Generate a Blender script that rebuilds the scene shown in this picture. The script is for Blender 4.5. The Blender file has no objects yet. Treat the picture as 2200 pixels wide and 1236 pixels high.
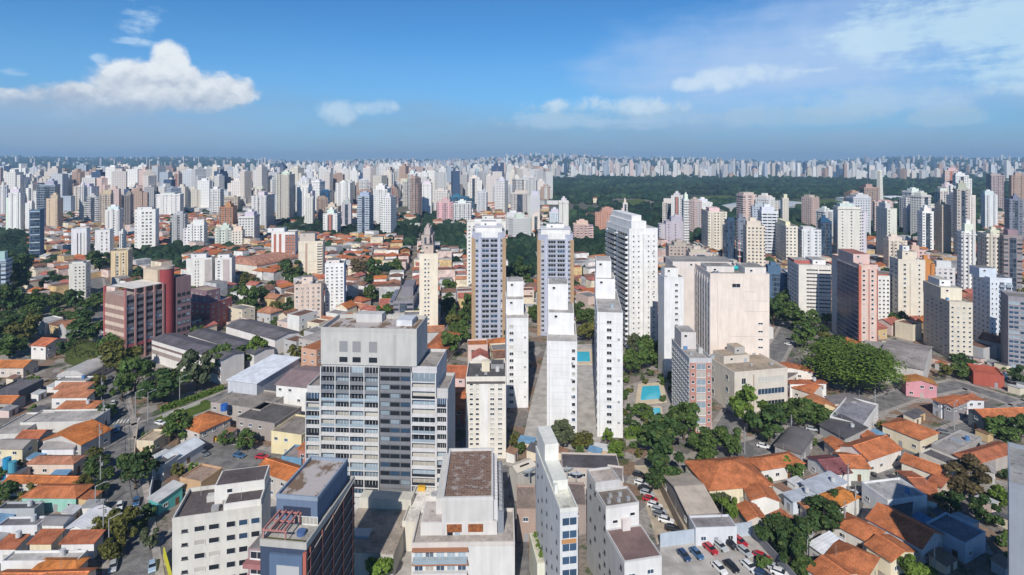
import bpy, math, random, bmesh
import numpy as np
from mathutils import Vector, Matrix

R = math.radians
rnd = random.Random(7)
SC = bpy.context.scene
COL = SC.collection

# ------------------------------------------------------------------ camera
H, F, HY, CX = 100.0, 1200.0, 345.0, 1100.0      # camera height (m); focal length, horizon row and centre column of the photograph (px)
cam_data = bpy.data.cameras.new('camera')
cam = bpy.data.objects.new('camera', cam_data)
COL.objects.link(cam)
cam.location = (0, 0, H)
cam.rotation_euler = (R(90), 0, 0)
cam_data.sensor_width = 36.0
cam_data.lens = 36.0 * F / 2200.0
cam_data.shift_y = -(618.0 - HY) / 2200.0
cam_data.clip_start, cam_data.clip_end = 1.0, 80000.0
SC.camera = cam

SC.view_settings.view_transform = 'Standard'
SC.view_settings.look = 'None'
SC.view_settings.exposure = 0.0
SC.view_settings.gamma = 1.0

# ------------------------------------------------------------------ node helpers
class E:
    """A socket in a node tree with arithmetic."""
    def __init__(s, nt, sock): s.nt, s.s = nt, sock
    def _op(s, op, *a, clamp=False):
        n = s.nt.nodes.new('ShaderNodeMath'); n.operation = op; n.use_clamp = clamp
        for i, v in enumerate((s,) + a):
            if isinstance(v, E): s.nt.links.new(v.s, n.inputs[i])
            else: n.inputs[i].default_value = v
        return E(s.nt, n.outputs[0])
    def __add__(s, o): return s._op('ADD', o)
    __radd__ = __add__
    def __sub__(s, o): return s._op('SUBTRACT', o)
    def __rsub__(s, o): return (s * -1.0) + o
    def __mul__(s, o): return s._op('MULTIPLY', o)
    __rmul__ = __mul__
    def __truediv__(s, o): return s._op('DIVIDE', o)
    def fract(s): return s._op('FRACT')
    def floor(s): return s._op('FLOOR')
    def abs(s): return s._op('ABSOLUTE')
    def gt(s, o): return s._op('GREATER_THAN', o)
    def lt(s, o): return s._op('LESS_THAN', o)
    def max(s, o): return s._op('MAXIMUM', o)
    def min(s, o): return s._op('MINIMUM', o)
    def pow(s, o): return s._op('POWER', o)
    def clamp(s): return s._op('ADD', 0.0, clamp=True)
    def smooth(s, a, b):
        n = s.nt.nodes.new('ShaderNodeMapRange'); n.interpolation_type = 'SMOOTHSTEP'
        s.nt.links.new(s.s, n.inputs[0]); n.inputs[1].default_value = a; n.inputs[2].default_value = b
        return E(s.nt, n.outputs[0])
def mixc(nt, fac, a, b, mode='MIX'):
    n = nt.nodes.new('ShaderNodeMix'); n.data_type = 'RGBA'; n.blend_type = mode
    for i, v in ((0, fac), (6, a), (7, b)):
        if isinstance(v, E): nt.links.new(v.s, n.inputs[i])
        elif i == 0: n.inputs[0].default_value = v
        else: n.inputs[i].default_value = (*v[:3], 1)
    return E(nt, n.outputs[2])
def noise(nt, vec, scale, detail=3.0, rough=0.55):
    n = nt.nodes.new('ShaderNodeTexNoise')
    n.inputs['Scale'].default_value = scale; n.inputs['Detail'].default_value = detail; n.inputs['Roughness'].default_value = rough
    if vec is not None: nt.links.new(vec.s, n.inputs['Vector'])
    return E(nt, n.outputs['Fac'])
def combine(nt, x, y, z):
    n = nt.nodes.new('ShaderNodeCombineXYZ')
    for i, v in enumerate((x, y, z)):
        if isinstance(v, E): nt.links.new(v.s, n.inputs[i])
        else: n.inputs[i].default_value = v
    return E(nt, n.outputs[0])
def separate(nt, v):
    n = nt.nodes.new('ShaderNodeSeparateXYZ'); nt.links.new(v.s, n.inputs[0])
    return [E(nt, n.outputs[i]) for i in range(3)]

# ------------------------------------------------------------------ sky, clouds, sun
SUN_EL, SUN_AZ = 38.0, 7.0                    # the sun stands behind the camera, a little to the west of its axis
world = bpy.data.worlds.new('World'); SC.world = world; world.use_nodes = True
wt = world.node_tree; wt.nodes.clear()
wo = wt.nodes.new('ShaderNodeOutputWorld'); bg = wt.nodes.new('ShaderNodeBackground')
wt.links.new(bg.outputs[0], wo.inputs[0])
SKY = 0.078
bg.inputs['Strength'].default_value = SKY
sky = wt.nodes.new('ShaderNodeTexSky'); sky.sky_type = 'NISHITA'; sky.sun_disc = False
sky.sun_elevation = R(SUN_EL); sky.sun_rotation = R(180 + SUN_AZ)
sky.altitude = 800; sky.air_density = 1.0; sky.dust_density = 0.6; sky.ozone_density = 3.0
tc = wt.nodes.new('ShaderNodeTexCoord')
dx, dy, dz = separate(wt, E(wt, tc.outputs['Generated']))
az = dx._op('ARCTAN2', dy); el = dz._op('ARCSINE')
def ae(px, py):
    a = (px - CX) / F; return math.atan(a), math.atan((HY - py) / F * math.cos(math.atan(a)))
dirv = combine(wt, az, el * 2.0, 0.0)
warp = noise(wt, dirv, 26.0, 4.0, 0.6) - 0.5
wdir = combine(wt, az + warp * 0.026, el * 1.05 + warp * 0.022, 0.3)
n_big = noise(wt, wdir, 15.0, 8.0, 0.58) - 0.5
n_fine = noise(wt, wdir, 52.0, 7.0, 0.62) - 0.5
udir = combine(wt, az + warp * 0.026 - 0.003, el * 1.05 + warp * 0.022 + 0.016, 0.3)
n_up = noise(wt, udir, 15.0, 8.0, 0.58) - 0.5
relief = n_big - n_up
dirs = combine(wt, az * 1.0, el * 5.0, 1.7)
n_str = noise(wt, dirs, 5.0, 6.0, 0.62) - 0.5
n_veil = noise(wt, dirs, 2.2, 4.0, 0.55) - 0.5
def blob(px, py, rx, ry):
    a, e = ae(px, py); k = math.cos(a)
    u = (az - a) / (rx / F * k * k + 1e-6); v = (el - e) / (ry / F * k)
    return 1.0 - (u * u + v * v)
def cumulus(blobs, amp=1.0, edge=0.30):
    m = None
    for b in blobs:
        q = blob(*b); m = q if m is None else m.max(q)
    d = m + (n_big * 3.6 + n_fine * 1.3) * amp
    return d, d.smooth(0.0, edge)
K = 1.0 / SKY
def kc(r, g, b): return (r * K, g * K, b * K)
base = mixc(wt, 1.0, E(wt, sky.outputs[0]), (0.50, 1.08, 1.50), 'MULTIPLY')
# thin slate bank of distant cloud along the horizon
mid = (0.26 + n_veil * 0.08 - el).smooth(0.0, 0.22)
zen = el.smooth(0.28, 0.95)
base = mixc(wt, zen, base, mixc(wt, 1.0, base, (0.30, 0.36, 0.46), 'MULTIPLY'))  # sky overhead, above the view, darkened to weaken the fill light
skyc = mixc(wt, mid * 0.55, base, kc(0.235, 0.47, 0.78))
bank = (0.120 + n_veil * 0.16 + n_big * 0.02 - el).smooth(0.0, 0.12)
skyc = mixc(wt, bank * 0.88, skyc, kc(0.285, 0.395, 0.53))
# high veil to the east
veil = (blob(1780, 130, 700, 210) + n_veil * 2.6 + n_big * 0.8).smooth(0.0, 1.5)
skyc = mixc(wt, veil * 0.84, skyc, kc(0.47, 0.63, 0.90))
cirrus = (blob(2060, 60, 330, 120).max(blob(2190, 165, 200, 60)) + n_str * 3.6 + n_big * 1.8 + n_fine * 0.8).smooth(0.10, 1.0)
skyc = mixc(wt, cirrus * 0.70, skyc, kc(0.62, 0.83, 0.95))
wisp = (blob(305, 50, 90, 55).max(blob(290, 88, 75, 14)).max(blob(20, 155, 60, 14)).max(blob(215, 122, 34, 16)) + n_str * 3.4 + n_fine * 1.2).smooth(0.25, 1.1)
skyc = mixc(wt, wisp * 0.62, skyc, kc(0.62, 0.80, 0.98))
haze_c = (blob(260, 268, 620, 80) + n_veil * 1.2).smooth(0.0, 1.1)
skyc = mixc(wt, haze_c * 0.55, skyc, kc(0.36, 0.48, 0.66))
low = (blob(1310, 236, 190, 26).max(blob(1700, 252, 230, 26)).max(blob(2050, 250, 120, 22)) + n_big * 3.0 + n_fine * 1.2)
low2 = (blob(1900, 215, 420, 40).max(blob(1250, 262, 260, 26)).max(blob(2120, 195, 160, 26)) + n_str * 3.0 + n_big * 2.2 + n_fine * 0.8)
skyc = mixc(wt, low2.smooth(0.1, 1.2) * 0.6, skyc, kc(0.50, 0.68, 0.86))
skyc = mixc(wt, low.smooth(0.0, 0.9) * 0.6, skyc, kc(0.42, 0.60, 0.76))
d1, m1 = cumulus([(362, 142, 52, 58), (310, 186, 140, 66), (410, 192, 160, 56), (220, 218, 160, 46), (495, 194, 80, 40), (60, 244, 230, 38), (5, 224, 90, 36)], 0.50, 0.60)
lit = (el - ae(300, 232)[1]) / (70.0 / F)
cc = mixc(wt, (lit * 0.80 + relief * 3.2 + n_fine * 0.5).smooth(-0.45, 1.15), kc(0.40, 0.49, 0.63), kc(0.84, 0.89, 0.94))
fade = (el - ae(300, 285)[1]).smooth(0.0, 0.060)
skyc = mixc(wt, m1 * fade, skyc, cc)
d2, m2 = cumulus([(722, 240, 52, 34), (815, 231, 74, 22), (845, 232, 40, 14)], 0.9, 1.3)
skyc = mixc(wt, m2 * 0.75, skyc, kc(0.60, 0.77, 0.92))
d3, m3 = cumulus([(1478, 183, 52, 19), (1560, 170, 84, 28), (1645, 157, 130, 24), (1320, 226, 180, 24), (1740, 152, 60, 8)], 0.9, 1.3)
skyc = mixc(wt, m3 * 0.72, skyc, kc(0.70, 0.84, 0.96))
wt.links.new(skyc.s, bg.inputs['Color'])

sun_data = bpy.data.lights.new('sun', 'SUN'); sun_data.energy = 4.7; sun_data.angle = R(0.5); sun_data.color = (1.0, 0.945, 0.86)
sun = bpy.data.objects.new('sun', sun_data); COL.objects.link(sun)
sd = Vector((math.sin(R(SUN_AZ)) * math.cos(R(SUN_EL)), math.cos(R(SUN_AZ)) * math.cos(R(SUN_EL)), -math.sin(R(SUN_EL))))
sun.rotation_euler = sd.to_track_quat('-Z', 'Y').to_euler(); sun.location = (0, -100, 300)

# ------------------------------------------------------------------ materials
def new_mat(name, rough=0.8, spec=0.3):
    m = bpy.data.materials.new(name); m.use_nodes = True
    nt = m.node_tree; b = nt.nodes['Principled BSDF']
    b.inputs['Roughness'].default_value = rough
    b.inputs['Specular IOR Level'].default_value = spec
    return m, nt, b
def objcolor(nt): 
    n = nt.nodes.new('ShaderNodeObjectInfo'); return E(nt, n.outputs['Color']), E(nt, n.outputs['Random'])
def coords(nt, kind='Object'):
    n = nt.nodes.new('ShaderNodeTexCoord'); return E(nt, n.outputs[kind])
def scaled(nt, v, s):
    n = nt.nodes.new('ShaderNodeMapping'); n.inputs['Scale'].default_value = s; nt.links.new(v.s, n.inputs['Vector']); return E(nt, n.outputs[0])
def gray(nt, f, lo, hi):
    """a grey multiplier colour from a 0..1 value"""
    n = nt.nodes.new('ShaderNodeMapRange'); nt.links.new(f.s, n.inputs[0]); n.inputs[3].default_value = lo; n.inputs[4].default_value = hi
    return combine(nt, E(nt, n.outputs[0]), E(nt, n.outputs[0]), E(nt, n.outputs[0]))
def add_bump(nt, b, h, strength=0.3, dist=0.05):
    n = nt.nodes.new('ShaderNodeBump'); n.inputs['Strength'].default_value = strength; n.inputs['Distance'].default_value = dist
    nt.links.new(h.s, n.inputs['Height']); nt.links.new(n.outputs[0], b.inputs['Normal'])
M = {}
def plaster(name, lo=0.80, hi=1.06, rough=0.85):
    m, nt, b = new_mat(name, rough, 0.25)
    c, _ = objcolor(nt); co = coords(nt)
    st = noise(nt, scaled(nt, co, (0.9, 0.9, 0.10)), 1.0, 4)       # rain streaks
    bl = noise(nt, co, 0.22, 4)
    col = mixc(nt, 1.0, c, gray(nt, (st * 0.55 + bl * 0.45).smooth(0.3, 0.68), lo, hi), 'MULTIPLY')
    nt.links.new(col.s, b.inputs['Base Color']); M[name] = m; return m
plaster('painted_plaster', 0.85, 1.04)
def simple(name, col, rough=0.7, spec=0.3, metal=0.0, var=0.15, sc=0.6):
    m, nt, b = new_mat(name, rough, spec); b.inputs['Metallic'].default_value = metal
    co = coords(nt); f = noise(nt, co, sc, 4)
    cc = mixc(nt, 1.0, col, gray(nt, f.smooth(0.25, 0.75), 1 - var, 1 + var), 'MULTIPLY')
    nt.links.new(cc.s, b.inputs['Base Color']); M[name] = m; return m
simple('white_frame', (0.66, 0.66, 0.65), 0.6)
simple('dark_frame', (0.09, 0.09, 0.10), 0.5)
simple('bark', (0.10, 0.075, 0.05), 0.95)
simple('rust', (0.25, 0.09, 0.035), 0.9, var=0.5, sc=1.5)
simple('rubber', (0.02, 0.02, 0.02), 0.9)
simple('galvanised', (0.42, 0.43, 0.44), 0.5, 0.5, 0.3)
def glassmat(name, col, rough=0.15, spec=0.25):
    m, nt, b = new_mat(name, rough, spec)
    c, r = objcolor(nt)
    f = noise(nt, coords(nt), 0.8, 2)
    cc = mixc(nt, 1.0, col, gray(nt, r * 0.6 + f * 0.4, 0.6, 1.5), 'MULTIPLY')
    nt.links.new(cc.s, b.inputs['Base Color']); M[name] = m; return m
glassmat('glass_dark', (0.022, 0.027, 0.036))
glassmat('glass_blue', (0.04, 0.075, 0.13))
glassmat('glass_pale', (0.26, 0.32, 0.37), 0.2)
glassmat('glass_curtain', (0.42, 0.40, 0.36), 0.4, 0.4)
def tile():
    m, nt, b = new_mat('clay_tile', 0.85, 0.2)
    c, r = objcolor(nt); uv = coords(nt, 'UV'); co = coords(nt)
    u, v, _ = separate(nt, uv)
    stripe = ((u * (1 / 0.42)).fract() - 0.5).abs()
    row = ((v * (1 / 0.38)).fract())
    bl = noise(nt, co, 0.35, 5, 0.65); fine = noise(nt, co, 2.6, 4, 0.7)
    mult = (bl * 0.6 + fine * 0.4).smooth(0.3, 0.7) * 0.95 + 0.42 + stripe * 0.36 - row * 0.10
    cc = mixc(nt, 1.0, c, combine(nt, mult, mult, mult), 'MULTIPLY')
    moss = (noise(nt, co, 0.6, 6, 0.7)).smooth(0.54, 0.70) * 0.62
    cc = mixc(nt, moss, cc, (0.10, 0.075, 0.055))
    nt.links.new(cc.s, b.inputs['Base Color']); add_bump(nt, b, stripe, 0.6, 0.08); M['clay_tile'] = m
tile()
def flatroof():
    m, nt, b = new_mat('roof_felt', 0.9, 0.2)
    c, r = objcolor(nt); co = coords(nt)
    bl = noise(nt, co, 0.16, 5, 0.6); fine = noise(nt, co, 1.4, 5, 0.7)
    cc = mixc(nt, 1.0, c, gray(nt, (bl * 0.6 + fine * 0.4).smooth(0.34, 0.66), 0.62, 1.25), 'MULTIPLY')
    st = noise(nt, co, 0.5, 3).smooth(0.60, 0.66) * 0.45
    cc = mixc(nt, st, cc, (0.09, 0.085, 0.08))
    nt.links.new(cc.s, b.inputs['Base Color']); M['roof_felt'] = m
flatroof()
def brownslabs():
    m, nt, b = new_mat('weathered_roof_slabs', 0.95, 0.15)
    co = coords(nt)
    br = nt.nodes.new('ShaderNodeTexBrick'); nt.links.new(co.s, br.inputs['Vector']); br.inputs['Scale'].default_value = 1.0
    br.inputs['Color1'].default_value = (0.24, 0.15, 0.11, 1); br.inputs['Color2'].default_value = (0.15, 0.09, 0.07, 1); br.inputs['Mortar'].default_value = (0.33, 0.30, 0.28, 1)
    br.inputs['Brick Width'].default_value = 1.3; br.inputs['Row Height'].default_value = 0.8; br.inputs['Mortar Size'].default_value = 0.03
    w = noise(nt, co, 0.5, 6, 0.7).smooth(0.52, 0.62)
    cc = mixc(nt, w * 0.7, E(nt, br.outputs[0]), (0.42, 0.39, 0.37))
    nt.links.new(cc.s, b.inputs['Base Color']); M['weathered_roof_slabs'] = m
    m, nt, b = new_mat('patched_roof_felt', 0.95, 0.15)
    co = coords(nt); w = noise(nt, scaled(nt, co, (1, 0.55, 1)), 0.28, 6, 0.62)
    cr = noise(nt, co, 1.2, 6, 0.8)
    cc = mixc(nt, w.smooth(0.44, 0.52), (0.20, 0.14, 0.10), (0.46, 0.42, 0.41)); cc = mixc(nt, cr.smooth(0.60, 0.66) * 0.6, cc, (0.13, 0.09, 0.08))
    nt.links.new(cc.s, b.inputs['Base Color']); M['patched_roof_felt'] = m
brownslabs()
def metalroof():
    m, nt, b = new_mat('corrugated_sheet', 0.6, 0.4)
    c, r = objcolor(nt); uv = coords(nt, 'UV'); co = coords(nt); u, v, _ = separate(nt, uv)
    s = ((u * (1 / 0.9)).fract() - 0.5).abs()
    dirt = noise(nt, scaled(nt, co, (0.5, 0.5, 0.5)), 0.6, 6, 0.7)
    mul = dirt.smooth(0.3, 0.7) * 0.35 + 0.76 + s * 0.12
    cc = mixc(nt, 1.0, c, combine(nt, mul, mul, mul), 'MULTIPLY')
    nt.links.new(cc.s, b.inputs['Base Color']); add_bump(nt, b, s, 0.5, 0.1); M['corrugated_sheet'] = m
metalroof()
def facade(name, pu, pv, wu, wv, mode='punched'):
    """small far-off facades: storeys and windows from the wall's own metre coordinates"""
    m, nt, b = new_mat(name, 0.75, 0.3)
    c, r = objcolor(nt); uv = coords(nt, 'UV'); u, v, _ = separate(nt, uv)
    uu = u * (1 / pu) + r * 7.0; vv = v * (1 / pv)
    fu = uu.fract(); fv = vv.fract()
    win = (((fu - 0.5).abs()).lt(wu / 2)) * (((fv - 0.45).abs()).lt(wv / 2))
    if mode == 'columns':                     # only every third bay has windows
        win = win * ((uu * (1 / 3.0)).fract().lt(0.34))
    wn = nt.nodes.new('ShaderNodeTexWhiteNoise'); wn.noise_dimensions = '3D'
    nt.links.new(combine(nt, uu.floor(), vv.floor(), r * 50.0).s, wn.inputs['Vector'])
    rv = E(nt, wn.outputs['Value'])
    co = coords(nt); st = noise(nt, scaled(nt, co, (0.7, 0.7, 0.06)), 0.7, 4)
    wall = mixc(nt, 1.0, c, gray(nt, st.smooth(0.3, 0.7), 0.88, 1.04), 'MULTIPLY')
    if mode == 'strips':                      # darker recessed vertical bands
        band = ((uu * (1 / 2.0)).fract()).gt(0.5)
        wall = mixc(nt, band * 0.5, wall, (0.16, 0.16, 0.18))
    gl = mixc(nt, rv.pow(2.2), (0.025, 0.035, 0.055), (0.09, 0.12, 0.16) if name == 'curtain_wall' else (0.26, 0.27, 0.28))
    cc = mixc(nt, win, wall, gl)
    nt.links.new(cc.s, b.inputs['Base Color'])
    ro = 0.8 - win * 0.6
    nt.links.new(ro.s, b.inputs['Roughness']); M[name] = m
facade('windowed_wall', 3.2, 3.0, 0.46, 0.44)
facade('ribbon_wall', 4.4, 3.0, 0.86, 0.46)
facade('column_wall', 2.6, 3.0, 0.5, 0.42, 'columns')
facade('strip_wall', 3.4, 3.0, 0.55, 0.5, 'strips')
facade('curtain_wall', 1.9, 3.4, 0.92, 0.84)
def vcol(name, rough=0.85, win=False):
    m, nt, b = new_mat(name, rough, 0.2)
    a = nt.nodes.new('ShaderNodeAttribute'); a.attribute_name = 'paint'; c = E(nt, a.outputs['Color'])
    if win:
        uv = coords(nt, 'UV'); u, v, _ = separate(nt, uv)
        w = ((u * (1 / 3.6)).fract().gt(0.5)) * ((v * (1 / 3.1)).fract().gt(0.5)) * ((v + 0.0).gt(0.5))
        c = mixc(nt, w * 0.42, c, (0.06, 0.075, 0.10))
    else:
        f = noise(nt, coords(nt), 0.3, 4); c = mixc(nt, 1.0, c, gray(nt, f.smooth(0.3, 0.7), 0.75, 1.2), 'MULTIPLY')
    nt.links.new(c.s, b.inputs['Base Color']); M[name] = m
vcol('far_facades', win=True); vcol('far_rooftops')
def leafmat(name, rough=0.7):
    m, nt, b = new_mat(name, rough, 0.25)
    c, r = objcolor(nt)
    g = nt.nodes.new('ShaderNodeNewGeometry'); isl = E(nt, g.outputs['Random Per Island'])
    f = noise(nt, coords(nt), 1.1, 3)
    cc = mixc(nt, 1.0, c, gray(nt, isl * 0.6 + f.smooth(0.3, 0.7) * 0.4, 0.45, 1.55), 'MULTIPLY')
    cc = mixc(nt, isl.gt(0.86) * 0.35, cc, (0.14, 0.13, 0.03))
    nt.links.new(cc.s, b.inputs['Base Color'])
    b.inputs['Subsurface Weight'].default_value = 0.0
    M[name] = m
leafmat('leaves')
def forestmat():
    m, nt, b = new_mat('forest_canopy', 0.85, 0.15)
    g = nt.nodes.new('ShaderNodeNewGeometry'); isl = E(nt, g.outputs['Random Per Island'])
    f = noise(nt, coords(nt), 0.25, 5, 0.7)
    big = noise(nt, coords(nt), 0.006, 5, 0.65)
    cc = mixc(nt, isl, (0.010, 0.032, 0.020), (0.036, 0.066, 0.030)); cc = mixc(nt, 1.0, cc, gray(nt, big.smooth(0.38, 0.62), 0.55, 1.35), 'MULTIPLY')
    cc = mixc(nt, 1.0, cc, gray(nt, f.smooth(0.3, 0.7), 0.6, 1.4), 'MULTIPLY')
    nt.links.new(cc.s, b.inputs['Base Color']); add_bump(nt, b, noise(nt, coords(nt), 0.7, 4, 0.7), 1.0, 1.2); M['forest_canopy'] = m
forestmat()
def groundmats():
    m, nt, b = new_mat('city_ground', 0.95, 0.15)
    co = coords(nt)
    a = noise(nt, co, 0.02, 6, 0.6); f = noise(nt, co, 0.12, 6, 0.65); g = noise(nt, co, 0.9, 5, 0.7)
    cc = mixc(nt, a.smooth(0.42, 0.60), (0.19, 0.172, 0.16), (0.24, 0.205, 0.175))
    vo = nt.nodes.new('ShaderNodeTexVoronoi'); vo.inputs['Scale'].default_value = 0.14; nt.links.new(co.s, vo.inputs['Vector'])
    vr, vg, vb = separate(nt, E(nt, vo.outputs['Color']))
    cc = mixc(nt, vr.smooth(0.55, 0.6) * 0.75, cc, (0.36, 0.33, 0.30)); cc = mixc(nt, vg.gt(0.72) * 0.7, cc, (0.16, 0.145, 0.14)); cc = mixc(nt, vb.gt(0.82) * 0.8, cc, (0.24, 0.15, 0.10))
    cc = mixc(nt, f.smooth(0.54, 0.60) * 0.8, cc, (0.055, 0.085, 0.03))
    cc = mixc(nt, 1.0, cc, gray(nt, g.smooth(0.3, 0.7), 0.7, 1.3), 'MULTIPLY')
    far = noise(nt, co, 0.0022, 6, 0.6)
    d = separate(nt, co)[1].smooth(600, 1800)
    cc = mixc(nt, d * far.smooth(0.36, 0.52), cc, (0.030, 0.050, 0.022))
    nt.links.new(cc.s, b.inputs['Base Color']); M['city_ground'] = m
    m, nt, b = new_mat('asphalt', 0.9, 0.25)
    co = coords(nt); a = noise(nt, co, 0.25, 6, 0.65); g = noise(nt, co, 2.5, 5, 0.7)
    cr = noise(nt, co, 0.55, 8, 0.8)
    cc = mixc(nt, a.smooth(0.4, 0.62), (0.14, 0.136, 0.136), (0.235, 0.228, 0.22))
    cc = mixc(nt, 1.0, cc, gray(nt, g.smooth(0.3, 0.7), 0.8, 1.2), 'MULTIPLY'); cc = mixc(nt, cr.smooth(0.60, 0.65) * 0.55, cc, (0.09, 0.09, 0.09))
    nt.links.new(cc.s, b.inputs['Base Color']); M['asphalt'] = m
    simple('concrete_yard', (0.42, 0.395, 0.37), 0.9, 0.2, var=0.25, sc=0.25)
    simple('sandy_yard', (0.44, 0.37, 0.28), 0.95, 0.2, var=0.3, sc=0.3)
    simple('pavement_slabs', (0.34, 0.31, 0.285), 0.9, 0.2, var=0.25, sc=0.5)
    simple('road_paint', (0.62, 0.61, 0.58), 0.8, 0.2, var=0.25, sc=1.0)
    m, nt, b = new_mat('lawn', 0.95, 0.1)
    f = noise(nt, coords(nt), 0.5, 6, 0.7); cc = mixc(nt, f.smooth(0.35, 0.65), (0.055, 0.095, 0.018), (0.115, 0.15, 0.035)); nt.links.new(cc.s, b.inputs['Base Color']); M['lawn'] = m
    m, nt, b = new_mat('pool_water', 0.06, 0.5)
    f = noise(nt, coords(nt), 0.7, 3); cc = mixc(nt, f, (0.04, 0.40, 0.58), (0.08, 0.58, 0.72)); nt.links.new(cc.s, b.inputs['Base Color']); add_bump(nt, b, noise(nt, coords(nt), 3.0, 2), 0.15, 0.05); M['pool_water'] = m
groundmats()
def paintmat(name, rough, coat, spec=0.5):
    m, nt, b = new_mat(name, rough, spec); c, r = objcolor(nt); nt.links.new(c.s, b.inputs['Base Color'])
    b.inputs['Coat Weight'].default_value = coat; M[name] = m
paintmat('car_paint', 0.35, 0.7); paintmat('plain_paint', 0.6, 0.0, 0.3)

# ------------------------------------------------------------------ mesh builder
class MB:
    def __init__(s): s.v, s.f, s.m, s.uv = [], [], [], []
    def face(s, idx, m=0, uv=None):
        s.f.append(tuple(idx)); s.m.append(m); s.uv.append(uv or [(0, 0)] * len(idx))
    def poly(s, pts, m=0, uv=None):
        n = len(s.v); s.v += [tuple(p) for p in pts]
        s.face(range(n, n + len(pts)), m, uv or [(p[0] + p[1] * .001, p[1] if abs(p[2] - pts[0][2]) < 1e-6 else p[2]) for p in pts])
    def box(s, x0, x1, y0, y1, z0, z1, m=0, top=None, bottom=True):
        if x0 > x1: x0, x1 = x1, x0
        if y0 > y1: y0, y1 = y1, y0
        n = len(s.v)
        s.v += [(x0, y0, z0), (x1, y0, z0), (x1, y1, z0), (x0, y1, z0), (x0, y0, z1), (x1, y0, z1), (x1, y1, z1), (x0, y1, z1)]
        w, d = x1 - x0, y1 - y0; u = 0
        for a, b, L in ((0, 1, w), (1, 2, d), (2, 3, w), (3, 0, d)):
            s.face((n + a, n + b, n + b + 4, n + a + 4), m, [(u, z0), (u + L, z0), (u + L, z1), (u, z1)]); u += L
        s.face((n + 4, n + 5, n + 6, n + 7), m if top is None else top, [(x0, y0), (x1, y0), (x1, y1), (x0, y1)])
        if bottom: s.face((n + 3, n + 2, n + 1, n), m)
        return s
    def prism(s, pts, z0, z1, m=0, top=None):
        """vertical prism over a counter-clockwise outline"""
        n = len(s.v); k = len(pts); u = 0
        s.v += [(p[0], p[1], z0) for p in pts] + [(p[0], p[1], z1) for p in pts]
        for i in range(k):
            j = (i + 1) % k; L = math.dist(pts[i][:2], pts[j][:2])
            s.face((n + i, n + j, n + k + j, n + k + i), m, [(u, z0), (u + L, z0), (u + L, z1), (u, z1)]); u += L
        s.face(range(n + k, n + 2 * k), m if top is None else top, [(p[0], p[1]) for p in pts]); s.face(range(n + k - 1, n - 1, -1), m)
        return s
    def ring(s, w0, d0, t, z0, z1, cx=0, cy=0, m=0):
        """rectangular ring (parapet) with outer size w0 x d0 and thickness t, one closed mesh"""
        n = len(s.v); o = [(-w0 / 2, -d0 / 2), (w0 / 2, -d0 / 2), (w0 / 2, d0 / 2), (-w0 / 2, d0 / 2)]
        q = [(-w0 / 2 + t, -d0 / 2 + t), (w0 / 2 - t, -d0 / 2 + t), (w0 / 2 - t, d0 / 2 - t), (-w0 / 2 + t, d0 / 2 - t)]
        for z in (z0, z1):
            for L in (o, q): s.v += [(a + cx, b + cy, z) for a, b in L]
        for i in range(4):
            j = (i + 1) % 4
            s.face((n + i, n + j, n + 8 + j, n + 8 + i), m); s.face((n + 4 + j, n + 4 + i, n + 12 + i, n + 12 + j), m)
            s.face((n + 8 + i, n + 8 + j, n + 12 + j, n + 12 + i), m); s.face((n + j, n + i, n + 4 + i, n + 4 + j), m)
        return s
    def cyl(s, x, y, z0, z1, r0, r1=None, k=12, m=0):
        r1 = r0 if r1 is None else r1; n = len(s.v)
        for z, r in ((z0, r0), (z1, r1)):
            s.v += [(x + r * math.cos(2 * math.pi * i / k), y + r * math.sin(2 * math.pi * i / k), z) for i in range(k)]
        for i in range(k):
            j = (i + 1) % k
            s.face((n + i, n + j, n + k + j, n + k + i), m, [(i * r0 * 6.28 / k, z0), ((i + 1) * r0 * 6.28 / k, z0), ((i + 1) * r0 * 6.28 / k, z1), (i * r0 * 6.28 / k, z1)])
        s.face(range(n + k, n + 2 * k), m); s.face(range(n + k - 1, n - 1, -1), m); return s
    def tube(s, a, b, r0, r1=None, k=6, m=0):
        a, b = Vector(a), Vector(b); r1 = r0 if r1 is None else r1; d = (b - a).normalized()
        x = d.orthogonal().normalized(); y = d.cross(x); n = len(s.v)
        for p, r in ((a, r0), (b, r1)):
            for i in range(k):
                t = 2 * math.pi * i / k; s.v.append(tuple(p + x * (r * math.cos(t)) + y * (r * math.sin(t))))
        for i in range(k):
            j = (i + 1) % k; s.face((n + i, n + j, n + k + j, n + k + i), m)
        s.face(range(n + k, n + 2 * k), m); s.face(range(n + k - 1, n - 1, -1), m); return s
    def add(s, o, mat4):
        n = len(s.v); s.v += [tuple(mat4 @ Vector(p)) for p in o.v]
        for f, m, uv in zip(o.f, o.m, o.uv): s.face([i + n for i in f], m, uv)
    def mesh(s, name, mats, smooth=False):
        me = bpy.data.meshes.new(name); me.from_pydata(s.v, [], s.f)
        for m in mats: me.materials.append(M[m])
        me.polygons.foreach_set('material_index', s.m)
        ul = me.uv_layers.new(name='UVMap')
        ul.data.foreach_set('uv', [c for uv in s.uv for p in uv for c in p])
        if smooth: me.polygons.foreach_set('use_smooth', [True] * len(s.f))
        me.update(); return me
def c4(c): return (c[0], c[1], c[2], 1.0)
def link(name, me, parent=None, color=None, loc=(0, 0, 0), rz=0.0, scale=None):
    o = bpy.data.objects.new(name, me); COL.objects.link(o)
    if parent is not None: o.parent = parent
    o.location = loc; o.rotation_euler = (0, 0, rz)
    if scale: o.scale = scale
    if color: o.color = c4(color)
    return o
def part(name, mb, mats, parent, color=None, smooth=False, **k):
    return link(name, mb.mesh(name, [mats] if isinstance(mats, str) else mats, smooth), parent, color, **k)
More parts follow.
